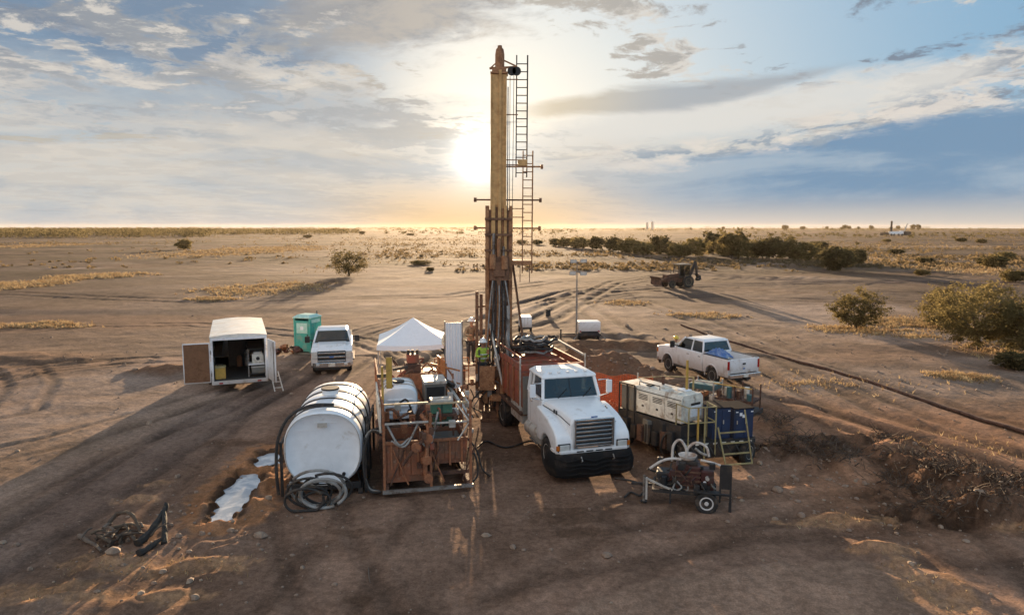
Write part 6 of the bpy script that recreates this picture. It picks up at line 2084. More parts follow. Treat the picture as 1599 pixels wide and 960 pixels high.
def person(label, loc, rz, pose, shirt, legs, helmet, vest=None):
    t = thing('person', label, 'person', loc, rz)
    Hp, kn, an = .93, .50, .09
    lean = pose.get('lean', 0.0)
    def J(x, y, z): return (x, y - lean * max(0, z - Hp), z)
    st = pose.get('step', .06)
    la, ra = pose['l_arm'], pose['r_arm']       # elbow, wrist
    N = {
        'pelvis': (J(0, 0, Hp), (.15, .11)), 'waist': (J(0, 0, 1.10), (.135, .095)), 'chest': (J(0, 0, 1.32), (.165, .11)), 'collar': (J(0, .0, 1.46), (.10, .075)), 'neck': (J(0, -.01, 1.53), .055), 'jaw': (J(0, -.035, 1.60), (.062, .07)), 'head': (J(0, -.02, 1.68), (.075, .09)), 'crown': (J(0, -.01, 1.75), (.06, .07)),
    }
    E_ = [('pelvis', 'waist'), ('waist', 'chest'), ('chest', 'collar'), ('collar', 'neck'), ('neck', 'jaw'), ('jaw', 'head'), ('head', 'crown')]
    for s_, k, arm in ((-1, 'l', la), (1, 'r', ra)):
        N['hip' + k] = (J(s_ * .10, 0, Hp - .08), .09)
        N['knee' + k] = ((s_ * .115, -.03 + s_ * st, kn), .062)
        N['calf' + k] = ((s_ * .12, .02 + s_ * st * 1.3, .34), .055)
        N['ankle' + k] = ((s_ * .125, .03 + s_ * st * 1.6, an), .04)
        N['toe' + k] = ((s_ * .14, -.13 + s_ * st * 1.6, .045), (.045, .035))
        E_ += [('pelvis', 'hip' + k), ('hip' + k, 'knee' + k), ('knee' + k, 'calf' + k), ('calf' + k, 'ankle' + k), ('ankle' + k, 'toe' + k)]
        N['sh' + k] = (J(s_ * .185, 0, 1.43), .06)
        N['el' + k] = (J(s_ * .20 + arm[0][0], arm[0][1], arm[0][2]), .043)
        N['wr' + k] = (J(s_ * .20 + arm[1][0], arm[1][1], arm[1][2]), .028)
        wr, el_ = Vector(N['wr' + k][0]), Vector(N['el' + k][0])
        d = (wr - el_).normalized()
        pm_ = wr + d * .07
        N['palm' + k] = (tuple(pm_), (.036, .022))
        E_ += [('collar', 'sh' + k), ('sh' + k, 'el' + k), ('el' + k, 'wr' + k), ('wr' + k, 'palm' + k)]
        side = d.cross(Vector((0, 1, 0.2))).normalized()
        nrm = d.cross(side)
        for f in range(4):
            off = side * (f - 1.5) * .019
            ln = (.068, .08, .075, .058)[f]
            N[f'f{f}a' + k] = (tuple(pm_ + d * .035 + off), .009)
            N[f'f{f}b' + k] = (tuple(pm_ + d * (.035 + ln * .55) + off + nrm * .012), .008)
            N[f'f{f}c' + k] = (tuple(pm_ + d * (.035 + ln * .85) + off + nrm * .035), .007)
            E_ += [('palm' + k, f'f{f}a' + k), (f'f{f}a' + k, f'f{f}b' + k), (f'f{f}b' + k, f'f{f}c' + k)]
        N['tha' + k] = (tuple(wr + d * .03 + side * .035), .011)
        N['thb' + k] = (tuple(wr + d * .075 + side * .06 + nrm * .02), .009)
        E_ += [('palm' + k, 'tha' + k), ('tha' + k, 'thb' + k)]
    b = bpy.data.objects.new('body', skin_mesh('body', N, E_, skin)); COL.objects.link(b); b.parent = t
    def grow(name, ks, es, m, g):
        nn = {}
        for k in ks:
            p, r = N[k]
            r = tuple(q + g for q in r) if isinstance(r, tuple) else (r + g, r + g)
            nn[k] = (p, r)
        o = bpy.data.objects.new(name, skin_mesh(name, nn, es, m)); COL.objects.link(o); o.parent = t
        return o
    tops = ['waist', 'chest', 'collar', 'shl', 'ell', 'shr', 'elr', 'pelvis']
    te = [('pelvis', 'waist'), ('waist', 'chest'), ('chest', 'collar'), ('collar', 'shl'), ('shl', 'ell'), ('collar', 'shr'), ('shr', 'elr'), ('ell', 'wrl'), ('elr', 'wrr')]
    sh = grow('shirt', tops + ['wrl', 'wrr'], te, shirt, .016)
    grow('trousers', ['pelvis', 'hipl', 'kneel', 'calfl', 'anklel', 'hipr', 'kneer', 'calfr', 'ankler'],
         [('pelvis', 'hipl'), ('hipl', 'kneel'), ('kneel', 'calfl'), ('calfl', 'anklel'), ('pelvis', 'hipr'), ('hipr', 'kneer'), ('kneer', 'calfr'), ('calfr', 'ankler')], legs, .019)
    for k in 'lr':
        grow('boot', ['ankle' + k, 'toe' + k], [('ankle' + k, 'toe' + k)], cloth_dark, .022)
    if vest:
        v = grow('vest', ['pelvis', 'waist', 'chest', 'collar'], [('pelvis', 'waist'), ('waist', 'chest'), ('chest', 'collar')], vest, .032)
        for z in (1.08, 1.24):
            rg = [(J(.19 * math.cos(a), .152 * math.sin(a), z)) for a in [2 * PI * i / 20 for i in range(20)]]
            tb(v, 'reflective_band', hivis_band, rg, .022, 6, closed=True)
    hd = Vector(N['head'][0])
    hh = MB().lathe([(.135, .02), (.132, .05), (.118, .10), (.085, .145), (.03, .165), (.005, .167)], tuple(hd + Vector((0, .005, .01))), n=18).build('helmet', helmet, t, smooth=True)
    MB().lathe([(.11, .015), (.165, .012), (.168, .022), (.12, .035)], tuple(hd + Vector((0, -.015, .01))), n=18).build('helmet_brim', helmet, hh, smooth=True)
    MB().sphere(tuple(hd + Vector((0, -.11, -.03))), .018, 8, 6, (.8, 1.2, 1.3)).build('nose', skin, t, smooth=True)
    for sx in (-.032, .032):
        MB().sphere(tuple(hd + Vector((sx, -.096, 0))), .011, 8, 6).build('eye', cloth_dark, t, smooth=True)
        MB().sphere(tuple(hd + Vector((sx * 2.75, -.005, -.015))), .024, 8, 6, (.4, .8, 1.2)).build('ear', skin, t, smooth=True)
    MB().sphere(tuple(hd + Vector((0, -.098, -.075))), .02, 8, 5, (1.4, .5, .4)).build('mouth', maroon, t, smooth=True)
    return t
arms_down = dict(l_arm=((-.05, .02, 1.15), (-.03, -.06, .90)), r_arm=((.05, .02, 1.15), (.03, -.06, .90)))
arms_fwd = dict(l_arm=((-.05, -.08, 1.17), (.06, -.32, 1.20)), r_arm=((.05, -.08, 1.17), (-.04, -.32, 1.16)), lean=.12)
arm_side = dict(l_arm=((-.06, .0, 1.16), (-.02, -.18, 1.02)), r_arm=((.14, -.05, 1.2), (.2, -.3, 1.28)), lean=.05)
person('worker in a green and yellow safety vest and white helmet left of the mast', (-1.12, 25.55, 1.40), R(15), arms_fwd, hivis, cloth_dark, helmet_white, vest=hivis)
person('worker in dark clothes with a round white helmet right behind the mast base', (-.22, 27.9, 1.45), R(-25), arm_side, cloth_dark, cloth_dark, helmet_white)
person('worker in brown clothes and white hat on the platform beside the white sheet', (-1.62, 26.6, 2.05), R(20), arms_fwd, cloth_tan, cloth_dark, helmet_white)
person('worker in a pale shirt and black trousers left of the white sheet', (-2.62, 27.3, 1.62), R(50), arm_side, cloth_pale, cloth_dark, helmet_white)
person('worker in a safety vest and yellow helmet beside the hood of the right pickup', (8.45, 34.9, 0), R(30), arms_down, cloth_pale, cloth_navy, helmet_yellow, vest=hivis)
def steps():
    for nm, lb, loc, h in (('step_block', 'low rusty step block the brown clothed worker stands on', (-1.62, 26.6, 1.40), .65), ('step_block', 'rusty step block under the worker in the pale shirt', (-2.62, 27.3, 0), 1.62), ('step_block', 'rusty deck block under the worker behind the mast base', (-.22, 27.9, 0), 1.45)):
        t = thing(nm, lb, 'step', loc, R(10))
        bx(t, 'tread', rust_dark, -.3, .3, -.25, .3, h - .06, h)
        for x in (-.27, .27):
            for y in (-.22, .27):
                br(t, 'leg', rust_dark, (x, y, 0), (x, y, h - .06), .05)
steps()


# ================================================================== plants
def leaf_mat(name, c1, c2, back=0.55):
    m = bpy.data.materials.new(name)
    m.use_nodes = True
    nt = NT(m.node_tree)
    for nd in list(nt.n): nt.n.remove(nd)
    out = nt.node('ShaderNodeOutputMaterial')
    g = nt.node('ShaderNodeTexCoord').outputs['Object']
    c = nt.mix(nt.smooth(nt.noise(g, 1.3, 5, 0.6), .35, .65), c1, c2)
    d = nt.node('ShaderNodeBsdfDiffuse'); nt.put(d.inputs[0], c)
    tr = nt.node('ShaderNodeBsdfTranslucent'); nt.put(tr.inputs[0], c)
    ms = nt.node('ShaderNodeMixShader'); ms.inputs[0].default_value = back
    nt.l.new(d.outputs[0], ms.inputs[1]); nt.l.new(tr.outputs[0], ms.inputs[2]); nt.l.new(ms.outputs[0], out.inputs[0])
    return m
LEAF = leaf_mat('mesquite_leaf', (0.115, 0.092, 0.042), (0.19, 0.15, 0.068))
LEAF2 = leaf_mat('creosote_leaf', (0.14, 0.115, 0.05), (0.23, 0.18, 0.08))
LEAFD = leaf_mat('dark_leaf', (0.09, 0.075, 0.038), (0.15, 0.122, 0.06))
LEAFS = leaf_mat('scrub_leaf', (0.12, 0.09, 0.05), (0.19, 0.14, 0.08))
STRAW = leaf_mat('dry_grass_straw', (0.26, 0.17, 0.09), (0.50, 0.38, 0.22), .3)
TWIG = mat('dry_twig', (0.075, 0.05, 0.034), .9, dirt=(0.2, 0.13, 0.08), dirt_amt=.35)

def faces_mesh(name, tri_pts, m):
    """tri_pts: (n, k, 3) array of polygons with k corners"""
    n, k = tri_pts.shape[:2]
    me = bpy.data.meshes.new(name)
    me.vertices.add(n * k); me.vertices.foreach_set('co', tri_pts.astype('f').ravel())
    me.loops.add(n * k); me.loops.foreach_set('vertex_index', np.arange(n * k, dtype='i'))
    me.polygons.add(n); me.polygons.foreach_set('loop_start', np.arange(0, n * k, k, dtype='i'))
    me.update(calc_edges=True)
    me.materials.append(m)
    return me
def leaves(cent, size, rs, flat=.6):
    """random small quads round given centres"""
    n = len(cent)
    a = rs.randn(n, 3); a[:, 2] *= flat; a /= np.linalg.norm(a, axis=1)[:, None]
    b = np.cross(a, rs.randn(n, 3)); b /= np.linalg.norm(b, axis=1)[:, None]
    s = size * rs.uniform(.6, 1.4, (n, 1))
    a = a * s; b = b * s * .55
    return np.stack([cent - a, cent - b, cent + a, cent + b], 1)
def tree_meshes(seed, w, h, leafm, trunk_h=.25, n_leaf=6000, leaf=.09, limbs=6, lowskirt=.2, tw=.16):
    """spreading desert tree: several limbs from a short trunk, leaf clumps on the twig ends"""
    rs = np.random.RandomState(seed); rr = random.Random(seed)
    wood = MB()
    tips = []
    base = Vector((0, 0, 0))
    fork = Vector((rr.uniform(-.1, .1) * w * .2, 0, h * trunk_h))
    wood.tube([base - Vector((0, 0, .1)), fork * .5 + Vector((.03, 0, 0)), fork], tw, 8, r2=tw * .75)
    for i in range(limbs):
        a = 2 * PI * i / limbs + rr.uniform(-.4, .4)
        reach = w * .5 * rr.uniform(.45, .95)
        top = h * rr.uniform(.55, .9)
        p0 = fork
        p1 = fork + Vector((math.cos(a) * reach * .4, math.sin(a) * reach * .4, (top - fork.z) * .5))
        p2 = Vector((math.cos(a) * reach * .8, math.sin(a) * reach * .8, top * .9))
        wood.tube([p0, p1, p2], tw * .5, 6, r2=tw * .18)
        for j in range(5):
            f = rr.uniform(.35, 1)
            q = p1.lerp(p2, f)
            b = a + rr.uniform(-1.4, 1.4)
            r2 = w * .5 * rr.uniform(.2, .5)
            e = q + Vector((math.cos(b) * r2, math.sin(b) * r2, rr.uniform(-.15, .28) * h))
            e.z = max(e.z, h * lowskirt)
            wood.tube([q, q.lerp(e, .5) + Vector((0, 0, .05 * h)), e], tw * .14, 4, r2=tw * .05)
            tips.append(e); tips.append(q.lerp(e, .55))
        tips.append(p2)
    # clumps fill a lumpy dome that comes down near the ground, thinner at the edge
    cl = []
    for e in tips[::4]:
        v = Vector((rr.gauss(0, 1), rr.gauss(0, 1), rr.gauss(0, .7)))
        cl.append(e + v * w * .04)
    zc = h * (lowskirt + (1 - lowskirt) * .42)
    lob = [(rr.uniform(0, 6.28), rr.uniform(.75, 1.08)) for _ in range(7)]
    n_cl = 190
    while len(cl) < n_cl:
        a = rr.uniform(0, 2 * PI); u = rr.uniform(-1, 1); q = rr.uniform(.25, 1) ** .5
        k_ = min(lob, key=lambda L: abs((L[0] - a + PI) % (2 * PI) - PI))[1] * rr.uniform(.86, 1.04)
        c_ = math.sqrt(1 - u * u)
        up = u * q
        cl.append(Vector((w * .5 * q * k_ * c_ * math.cos(a), w * .5 * q * k_ * c_ * math.sin(a), zc + (up * (h - zc) if up > 0 else up * (zc - h * lowskirt * .7)) * k_)))
    cl = np.array([tuple(c) for c in cl])
    cl[:, 2] = np.clip(cl[:, 2], h * lowskirt * .5, h * 1.02)
    pick = rs.randint(0, len(cl), n_leaf)
    wt_ = rs.uniform(.3, 1.0, len(cl))[pick]
    cen = cl[pick] + rs.randn(n_leaf, 3) * (np.array([w, w, h * .9]) * .062)[None, :] * wt_[:, None]
    cen[:, 2] = np.maximum(cen[:, 2], .03)
    lm = faces_mesh('crown', leaves(cen, leaf, rs), leafm)
    return wood.mesh('trunk', bark), lm
def plant_tree(name, label, cat, px, py, meshes, s=1.0, rz=0.0, group=None, loc=None, sz=None):
    x, y = loc if loc else at(px, py)
    t = thing(name, label, cat, (x, y, gz(x, y) - .03), rz, group)
    t.scale = (s, s, sz if sz else s)
    for nm, me in zip(('trunk', 'crown'), meshes):
        o = bpy.data.objects.new(nm, me); COL.objects.link(o); o.parent = t
    return t

# the three large mesquites
lone = tree_meshes(3, 6.2, 4.1, LEAF, .18, 5600, .10, 9, .07, .18)
plant_tree('mesquite_tree', 'lone mesquite tree with spreading crown on the bare plain left of the mast', 'tree', 545, 430, lone)
mid = tree_meshes(8, 4.1, 3.15, LEAF, .1, 8000, .07, 9, .02, .11)
plant_tree('mesquite_tree', 'rounded mesquite tree standing beyond the pipe, left of the large tree', 'tree', 1337, 512, mid)
big = tree_meshes(21, 6.2, 4.3, LEAF2, .2, 17000, .066, 10, .08, .12)
plant_tree('mesquite_tree', 'largest mesquite tree, with visible forked trunk at the right edge', 'tree', 1528, 545, big)
big2 = tree_meshes(33, 4.6, 3.5, LEAF2, .1, 10000, .08, 8, .04, .12)
plant_tree('mesquite_tree', 'low olive mesquite overlapping the right side of the largest tree', 'tree', 1600, 552, big2)
plant_tree('mesquite_tree', 'bushy mesquite behind and left of the largest tree', 'tree', 1478, 512, mid, 1.05, 2.0)
# bushes
bushes = [tree_meshes(50 + k, 3.0, 1.9, (LEAFD, LEAF, LEAF2)[k % 3], .06, 2600, .12, 6, .02, .06) for k in range(4)]
ORD = 'first second third fourth fifth sixth seventh eighth ninth tenth eleventh twelfth thirteenth fourteenth fifteenth sixteenth seventeenth eighteenth nineteenth twentieth twenty-first twenty-second'.split()
def bush(px, py, w, h, k, label, group=None, rz=0.0):
    t = plant_tree('desert_bush', label, 'bush', px, py, bushes[k % 4], w / 3.0, rz, group, sz=h / 1.9)
    return t
x_, y_ = at(1308, 421)
bush(1308, 421, 7.2, 4.6, 0, 'big dark rounded bush, widest one in the row right of the backhoe')
bush(1277, 389, 8.5, 2.9, 3, 'flat dark bush standing alone behind the big dark rounded bush')
row = [(868, 384, 7, 3.0), (885, 386, 8, 3.4), (905, 388, 9, 3.6), (932, 390, 8, 4.2), (957, 393, 7, 4.4), (985, 396, 10, 4.0), (1005, 398, 8, 3.2), (1030, 397, 8, 5.0), (1048, 399, 7, 3.2), (1062, 402, 8, 3.4), (1085, 400, 8, 4.2), (1113, 398, 8, 6.0), (1130, 401, 6, 4.0), (1142, 404, 9, 6.2), (1168, 402, 8, 3.8), (1190, 403, 8, 4.4), (1208, 403, 9, 5.0), (1232, 405, 9, 4.4), (1258, 406, 9, 3.8), (1335, 412, 6, 3.2), (840, 382, 6, 2.2), (815, 381, 6, 1.8)]
for i, (px, py, w, h) in enumerate(row):
    bush(px, py, w * .85, h * 1.1, i, '%s bush from the left in the long row of rounded bushes along the far track' % (ORD[ sorted(q[0] for q in row).index(px)],), 'bushes in the row along the far track', i * 1.3)
scat = [(1555, 418, 5.5, 2.6, 'dark low bush farthest right of the scattered ones beyond the large tree'), (1570, 405, 6, 2.0, None), (1535, 412, 4, 1.6, None), (1500, 378, 7, 2.4, None), (1531, 380, 6, 2.2, None), (1235, 374, 6, 2.4, None), (1445, 410, 5, 1.4, None), (1400, 396, 6, 1.6, None), (1585, 440, 4, 1.8, None), (288, 389, 6.5, 3.6, 'small bush standing alone at the edge of the yellow grass far left'), (565, 366, 9, 3.5, None), (480, 372, 8, 2.2, None), (640, 368, 9, 2.0, None),
        (655, 413, 5.5, .9, 'flat green bush beside the dry grass right of the lone tree'), (672, 423, 1.8, .8, None), (1585, 575, 2.6, 1.0, 'low olive shrub at the right edge below the largest tree'), (1440, 430, 3, 1.0, None), (1385, 378, 5, 1.6, None)]
for i, (px, py, w, h, lb) in enumerate(scat):
    bush(px, py, w * .85, h, i + 1, lb or '%s from the left of the small dark shrubs scattered over the far plain' % (ORD[sorted(q[0] for q in scat if not q[4]).index(px)],), None if lb else 'small shrubs scattered over the plain', i * .9)

# far thicket along the horizon: reads as one mass
def thicket(name, specs, seed, m, nper, leaf):
    rs = np.random.RandomState(seed)
    cs = []
    for (xa, xb, pya, pyb, hh, n) in specs:
        px = rs.uniform(xa, xb, n)
        py = pya + (pyb - pya) * rs.rand(n) ** 1.6
        for a, b in zip(px, py):
            x, y = at(a, b)
            w = hh * rs.uniform(.8, 1.8); h = hh * rs.uniform(.6, 1.25)
            z0 = 0.0
            u = rs.randn(nper, 3) * np.array([w * .42, w * .42, 0]) + np.array([x, y, z0])
            u[:, 2] = z0 + h * rs.rand(nper) ** .8
            cs.append(u)
    c = np.concatenate(cs)
    c[:, 2] += height(c[:, 0], c[:, 1])
    o = bpy.data.objects.new(name, faces_mesh(name, leaves(c, leaf, rs, .8), m)); COL.objects.link(o)
    return tag(o, kind='stuff')
o = thicket('far_thicket', [(-250, 330, 358.5, 371, 5.2, 1300), (300, 560, 358.5, 366.5, 4.2, 500), (-250, 760, 357.2, 359.5, 6.5, 700)], 5, LEAFD, 34, .8)
tag(o, 'dark green thicket running along the horizon at the left', 'thicket')
o = thicket('far_scrub', [(760, 1700, 357.4, 362, 4.4, 620), (600, 900, 359, 366, 2.2, 160), (1180, 1700, 364, 372, 1.8, 160), (990, 1450, 357.8, 359.2, 8.5, 200)], 6, LEAFD, 30, .6)
tag(o, 'low brown scrub in thin lines along the horizon at the right', 'scrub')

def low_scrub():
    rs = np.random.RandomState(77)
    n = 9000
    px = rs.uniform(-100, 1700, n); t_ = rs.rand(n)
    py = 360 + 62 * t_ ** 1.25
    cen = []
    xs = (px - 799.5) / 1070
    D = 7.4 * 1070 / (py - 354.3)
    x = xs * D; y = D
    f = fbm(x / 55 + 3, y / 22 + 7, 4, .6)
    right = sstep(px, 700, 1000)
    keep = (f + rs.uniform(-.08, .08, n) + right * .05) > .54
    keep &= ~((py > 384) & (px < 600) & (rs.rand(n) > .12))
    x, y = x[keep], y[keep]
    k = 9
    s_ = rs.uniform(.25, 1.0, len(x)) * np.clip(y / 160, .6, 2.2)
    c = np.repeat(np.stack([x, y, np.zeros(len(x))], 1), k, 0) + rs.randn(len(x) * k, 3) * np.array([.8, .8, 0]) * np.repeat(s_, k)[:, None]
    c[:, 2] = rs.rand(len(c)) * .7 * np.repeat(s_, k)
    c[:, 2] += height(c[:, 0], c[:, 1])
    o = bpy.data.objects.new('low_scrub', faces_mesh('low_scrub', leaves(c, .34, rs, .9) , LEAFS)); COL.objects.link(o)
    tag(o, 'low olive scrub dotted over the far plain', 'scrub', kind='stuff')
low_scrub()

# far trees that stand up over the right horizon
far_t = [tree_meshes(80 + k, 12, 13, LEAFD, .25, 700, .9, 5, .25, .5) for k in range(3)]
rr = random.Random(14)
FT = [1010, 1150, 1208, 1236, 1262, 1272, 1288, 1304, 1312, 1326, 1336, 1350, 1372, 1400, 1412, 1424, 1434, 1195, 1180, 1100, 1128, 1075]
for i, px in enumerate(FT):
    s = rr.uniform(.6, 1.05) * (1.0 if px > 1190 else .7)
    Y = 1500
    X = (px - 799.5) / 1070 * Y
    plant_tree('far_tree', '%s tiny hazy tree counted from the left along the right horizon' % (ORD[sorted(FT).index(px)],), 'tree', 0, 0, far_t[i % 3], s, i * 1.1, 'hazy trees along the right horizon', loc=(X, Y + rr.uniform(-120, 120)))

# dry grass tufts where the patches are
def grass():
    rs = np.random.RandomState(19)
    out = []
    for px, py, hw, hh, s in GRASS:
        cx, cy_ = at(px, py); x1, _ = at(px + hw, py)
        _, ya = at(px, py - hh); _, yb = at(px, py + hh)
        n = int(7500 * s) if py > 480 else int(9500 * s)
        x = cx + rs.uniform(-1.3, 1.3, n * 2) * abs(x1 - cx); y = (ya + yb) / 2 + rs.uniform(-1.3, 1.3, n * 2) * (ya - yb) / 2
        keep = grass_zone(x, y) > rs.uniform(.08, .95, n * 2)
        x, y = x[keep][:n], y[keep][:n]
        r = np.hypot(x, y)
        out.append(np.stack([x, y, r], 1))
    # straw on the near left ridges and right slope
    for px, py, rx, ry, n in ((165, 880, .9, .5, 60), (300, 885, 1.4, .5, 80), (60, 930, 1.5, .5, 60), (1310, 815, 1.3, .4, 60), (1450, 915, .6, 1.3, 60), (1280, 600, 5, 2.2, 260), (1500, 700, 3, 1.5, 160)):
        cx, cy_ = at(px, py)
        x = cx + rs.randn(n) * rx * .6; y = cy_ + rs.randn(n) * ry * .6
        out.append(np.stack([x, y, np.hypot(x, y)], 1))
    q = np.concatenate(out)
    x, y, r = q.T
    z = height(x, y)
    n = len(x)
    h = np.clip(.08 + r * .0013, .08, .28) * rs.uniform(.4, 1.6, n) ** 1.3
    h = np.where(r < 24, h * .55, h)
    w = np.clip(r * .0008, .010, .16)
    a = rs.uniform(0, 2 * PI, n)
    lx = rs.randn(n) * h * .5; ly = rs.randn(n) * h * .5
    p = np.stack([x, y, z], 1)
    ex = np.stack([np.cos(a) * w, np.sin(a) * w * .5, np.zeros(n)], 1)
    tip = p + np.stack([lx, ly, h], 1)
    tri = np.stack([p - ex, p + ex, tip], 1)
    tri2 = np.stack([p - ex * .7 + np.stack([w, w, 0 * w], 1), p + ex * .7 + np.stack([w, w, 0 * w], 1), tip * 1.0 + np.stack([-lx * 1.6, ly * .4, -h * .2], 1)], 1)
    o = bpy.data.objects.new('dry_grass', faces_mesh('dry_grass', np.concatenate([tri, tri2]), STRAW)); COL.objects.link(o)
    tag(o, 'yellow dry grass growing in patches over the plain', 'grass', kind='stuff')
grass()

# torn up brush and roots on the spoil bank at the right
def brush():
    rs = random.Random(31)
    for nm, lb, spots in (('brush_heap', 'tangled heap of dark roots and branches on the spoil bank at the right', ((1440, 735, 1.9, 1.5, 260), (1520, 778, 2.3, 1.4, 340), (1600, 800, 2.0, 1.2, 240), (1470, 805, 1.5, .6, 120), (1390, 690, 1.0, .7, 70))),
                          ('brush_heap', 'darker low heap of clods and twigs just right of the trailer', ((1255, 705, 1.7, 1.0, 240), (1215, 665, 1.0, .7, 90), (1300, 725, 1.2, .7, 120)))):
        m = MB()
        for px, py, rx, ry, n in spots:
            cx, cy_ = at(px, py)
            for _ in range(n):
                x = cx + rs.gauss(0, rx * .5); y = cy_ + rs.gauss(0, ry * .5)
                z = gz(x, y) if _ % 3 == 0 else None
                if z is None:
                    x, y = lx_ + rs.uniform(-.25, .25), ly_ + rs.uniform(-.25, .25); z = lz_
                lx_, ly_, lz_ = x, y, z
                L_ = rs.uniform(.12, .55); a = rs.uniform(0, 2 * PI); el_ = rs.uniform(-.1, .8)
                d = Vector((math.cos(a) * math.cos(el_), math.sin(a) * math.cos(el_), math.sin(el_))) * L_
                p = Vector((x, y, z + rs.uniform(-.02, .14)))
                m.tube([p, p + d * .5 + Vector((rs.uniform(-.06, .06), rs.uniform(-.06, .06), rs.uniform(-.02, .08))), p + d], rs.uniform(.008, .022), 3, r2=.004, cap=False)
        o = m.build(nm, TWIG)
        tag(o, lb, 'brush heap', kind='stuff')
brush()

# clods and stones strewn about
def stones():
    rs = np.random.RandomState(41); rr = random.Random(41)
    base = MB().sphere((0, 0, 0), 1, 6, 4).v
    fc = MB().sphere((0, 0, 0), 1, 6, 4).f
    m = MB()
    zones = [(0, 21, 12, 9, 260), (9, 19, 4, 3.5, 200), (-8, 16, 3, 3, 200), (11, 17, 3, 3, 110), (20, 36, 14, 14, 260), (-20, 34, 12, 12, 150), (5, 33, 3, 2, 90)]
    xs, ys, ss = [], [], []
    for cx, cy_, rx, ry, n in zones:
        xs.append(cx + rs.randn(n) * rx * .6); ys.append(cy_ + rs.randn(n) * ry * .6); ss.append(np.clip(rs.lognormal(-3.5, .6, n), .012, .14) * (1 if cy_ < 25 else 1.5))
    x = np.concatenate(xs); y = np.concatenate(ys); s = np.concatenate(ss)
    z = height(x, y)
    for i in range(len(x)):
        if y[i] < 10: continue
        k = [(rr.uniform(.7, 1.3)) for _ in range(3)]
        m.add([(x[i] + v[0] * s[i] * k[0] * rr.uniform(.8, 1.2), y[i] + v[1] * s[i] * k[1] * rr.uniform(.8, 1.2), z[i] + s[i] * .2 + v[2] * s[i] * .7 * k[2]) for v in base], fc)
    o = m.build('loose_stones', mat('clod', (0.25, 0.17, 0.12), .9, dirt=(0.36, 0.28, 0.2), dirt_amt=.4, bump=.4))
    tag(o, 'loose stones and clods of earth strewn over the site', 'stones', kind='stuff')
stones()

# dead timber at the lower left
def timber(name, label, px, m, r, z):
    pts = smoothpts([(*at(a, b), zz) for (a, b), zz in zip(px, z)], 4)
    pts = [(p.x, p.y, p.z + gz(p.x, p.y)) for p in pts]
    mb = MB().tube(pts, r, 7, r2=r * .55)
    rs = random.Random(len(label))
    mb.v = [(a + rs.uniform(-1, 1) * r * .18, b + rs.uniform(-1, 1) * r * .18, c + rs.uniform(-1, 1) * r * .18) for a, b, c in mb.v]
    o = mb.build(name, m)
    return tag(o, label, 'timber')
timber('dead_branch', 'black forked log lying raised at its far end, lower left', [(215, 853), (235, 840), (255, 822), (262, 815)], wood_black, .10, (.08, .15, .35, .5))
timber('dead_branch', 'black log lying below the forked log at lower left', [(217, 868), (235, 858), (253, 848)], wood_black, .085, (.06, .08, .12))
timber('dead_branch', 'short black stump end propping the forked log at lower left', [(256, 850), (258, 838), (258, 822)], wood_black, .08, (.0, .2, .4))
timber('plank', 'grey weathered plank pointing at the straw ridge at lower left', [(124, 838), (140, 848), (158, 860)], wood_old, .055, (.06, .06, .06))
timber('dead_branch', 'brown root arching over the ridge above the weathered plank', [(170, 830), (185, 822), (205, 830), (220, 840)], bark, .06, (.15, .32, .30, .1))
timber('dead_branch', 'thin brown root just below the arching root', [(175, 842), (195, 838), (212, 850)], bark, .05, (.1, .22, .08))
timber('wooden_stake', 'pale thin stake lying on the bare foreground below the tank', [(575, 885), (576, 898), (578, 908)], wood_old, .012, (.02, .02, .02))

def root_heap():
    cx, cy_ = at(190, 842)
    t = thing('root_heap', 'chunky heap of brown roots and broken timber left of the black forked log', 'wood heap', (cx, cy_, gz(cx, cy_)), 0)
    rk = random.Random(71)
    for k in range(26):
        a = rk.uniform(0, PI); L_ = rk.uniform(.25, .75); x, y, z = rk.gauss(0, .32), rk.gauss(0, .2), rk.uniform(.03, .32)
        d = Vector((math.cos(a), math.sin(a) * .6, rk.uniform(-.25, .35))) * L_
        p = Vector((x, y, z)) - d * .5
        mb = MB().tube(smoothpts([p, p + d * .5 + Vector((rk.uniform(-.06, .06), rk.uniform(-.06, .06), .05)), p + d], 3), rk.uniform(.02, .06), 6, r2=.015)
        mb.build('broken_root', (bark, wood_old, bark, TWIG)[k % 4], t)
root_heap()
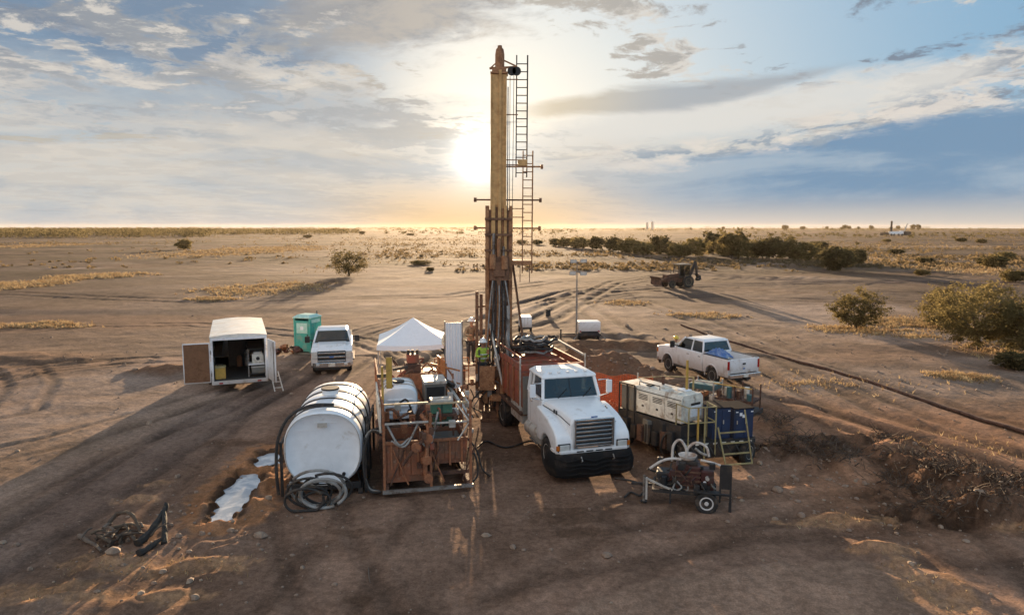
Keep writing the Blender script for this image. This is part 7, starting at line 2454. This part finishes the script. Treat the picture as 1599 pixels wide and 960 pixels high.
# drilling rig and buildings on the far right horizon
def far_rig():
    X, Y = at(1388, 366)
    Y = 560; X = (1388 - 799.5) / 1070 * Y
    t = thing('far_drilling_rig', 'tiny far away rig with white truck and upright dark mast near the horizon', 'drilling rig', (X, Y, gz(X, Y)), R(10))
    mt = MB().box(-.5, .5, -.5, .5, 2, 12).build('mast', black_steel, t)
    bx(t, 'truck_body', truck_white, -1.5, 8, -1.2, 1.2, 1.2, 3.6, .2)
    bx(t, 'truck_cab', truck_white, 8.1, 10.5, -1.2, 1.2, 1.0, 4.0, .3)
    for x in (-.5, 2, 6, 9.3):
        wheel(t, (x, -1.2, .9), .9, .5, 1).rotation_euler = (0, 0, R(-90))
    br(t, 'boom', pale_steel, (11, 0, 1), (14.5, 0, 10), .5)
    bx(t, 'dark_tank', black_steel, 11.5, 17, -1.5, 1.5, .3, 3.5, .2)
    bx(t, 'dark_tank', black_steel, -9, -3, -1.5, 1.5, .3, 2.6, .2)
far_rig()
def far_silo(px, w, h, k):
    Y = 1750; X = (px - 799.5) / 1070 * Y
    t = thing('far_silo', ('left' if k == 0 else 'right') + ' one of two tiny pale silos on the horizon right of the mast', 'silo', (X, Y, 0))
    cy(t, 'silo_wall', cream_paint, (0, 0, 0), (0, 0, h), w, 12)
    cy(t, 'silo_roof', pale_steel, (0, 0, h), (0, 0, h + 3), w * 1.05, 12, r2=.4)
far_silo(1009, 3.2, 17, 0); far_silo(1017, 3.2, 19, 1)


# ------------------------------------------------------------------ air: thin dust haze over the plain
hm = bpy.data.meshes.new('haze')
hb = MB().box(-4300, 4300, -4300, 4300, -3.0, 17.5)
hm.from_pydata(hb.v, [], hb.f)
hmat = bpy.data.materials.new('dust_haze')
hmat.use_nodes = True
for nd in list(hmat.node_tree.nodes): hmat.node_tree.nodes.remove(nd)
ho = hmat.node_tree.nodes.new('ShaderNodeOutputMaterial')
pvn = hmat.node_tree.nodes.new('ShaderNodeVolumePrincipled')
pvn.inputs['Color'].default_value = (1.0, 0.84, 0.64, 1)
pvn.inputs['Density'].default_value = 0.00003
pvn.inputs['Anisotropy'].default_value = 0.5
hmat.node_tree.links.new(pvn.outputs[0], ho.inputs['Volume'])
hm.materials.append(hmat)
haze = bpy.data.objects.new('haze', hm)
COL.objects.link(haze)
tag(haze, kind='stuff')
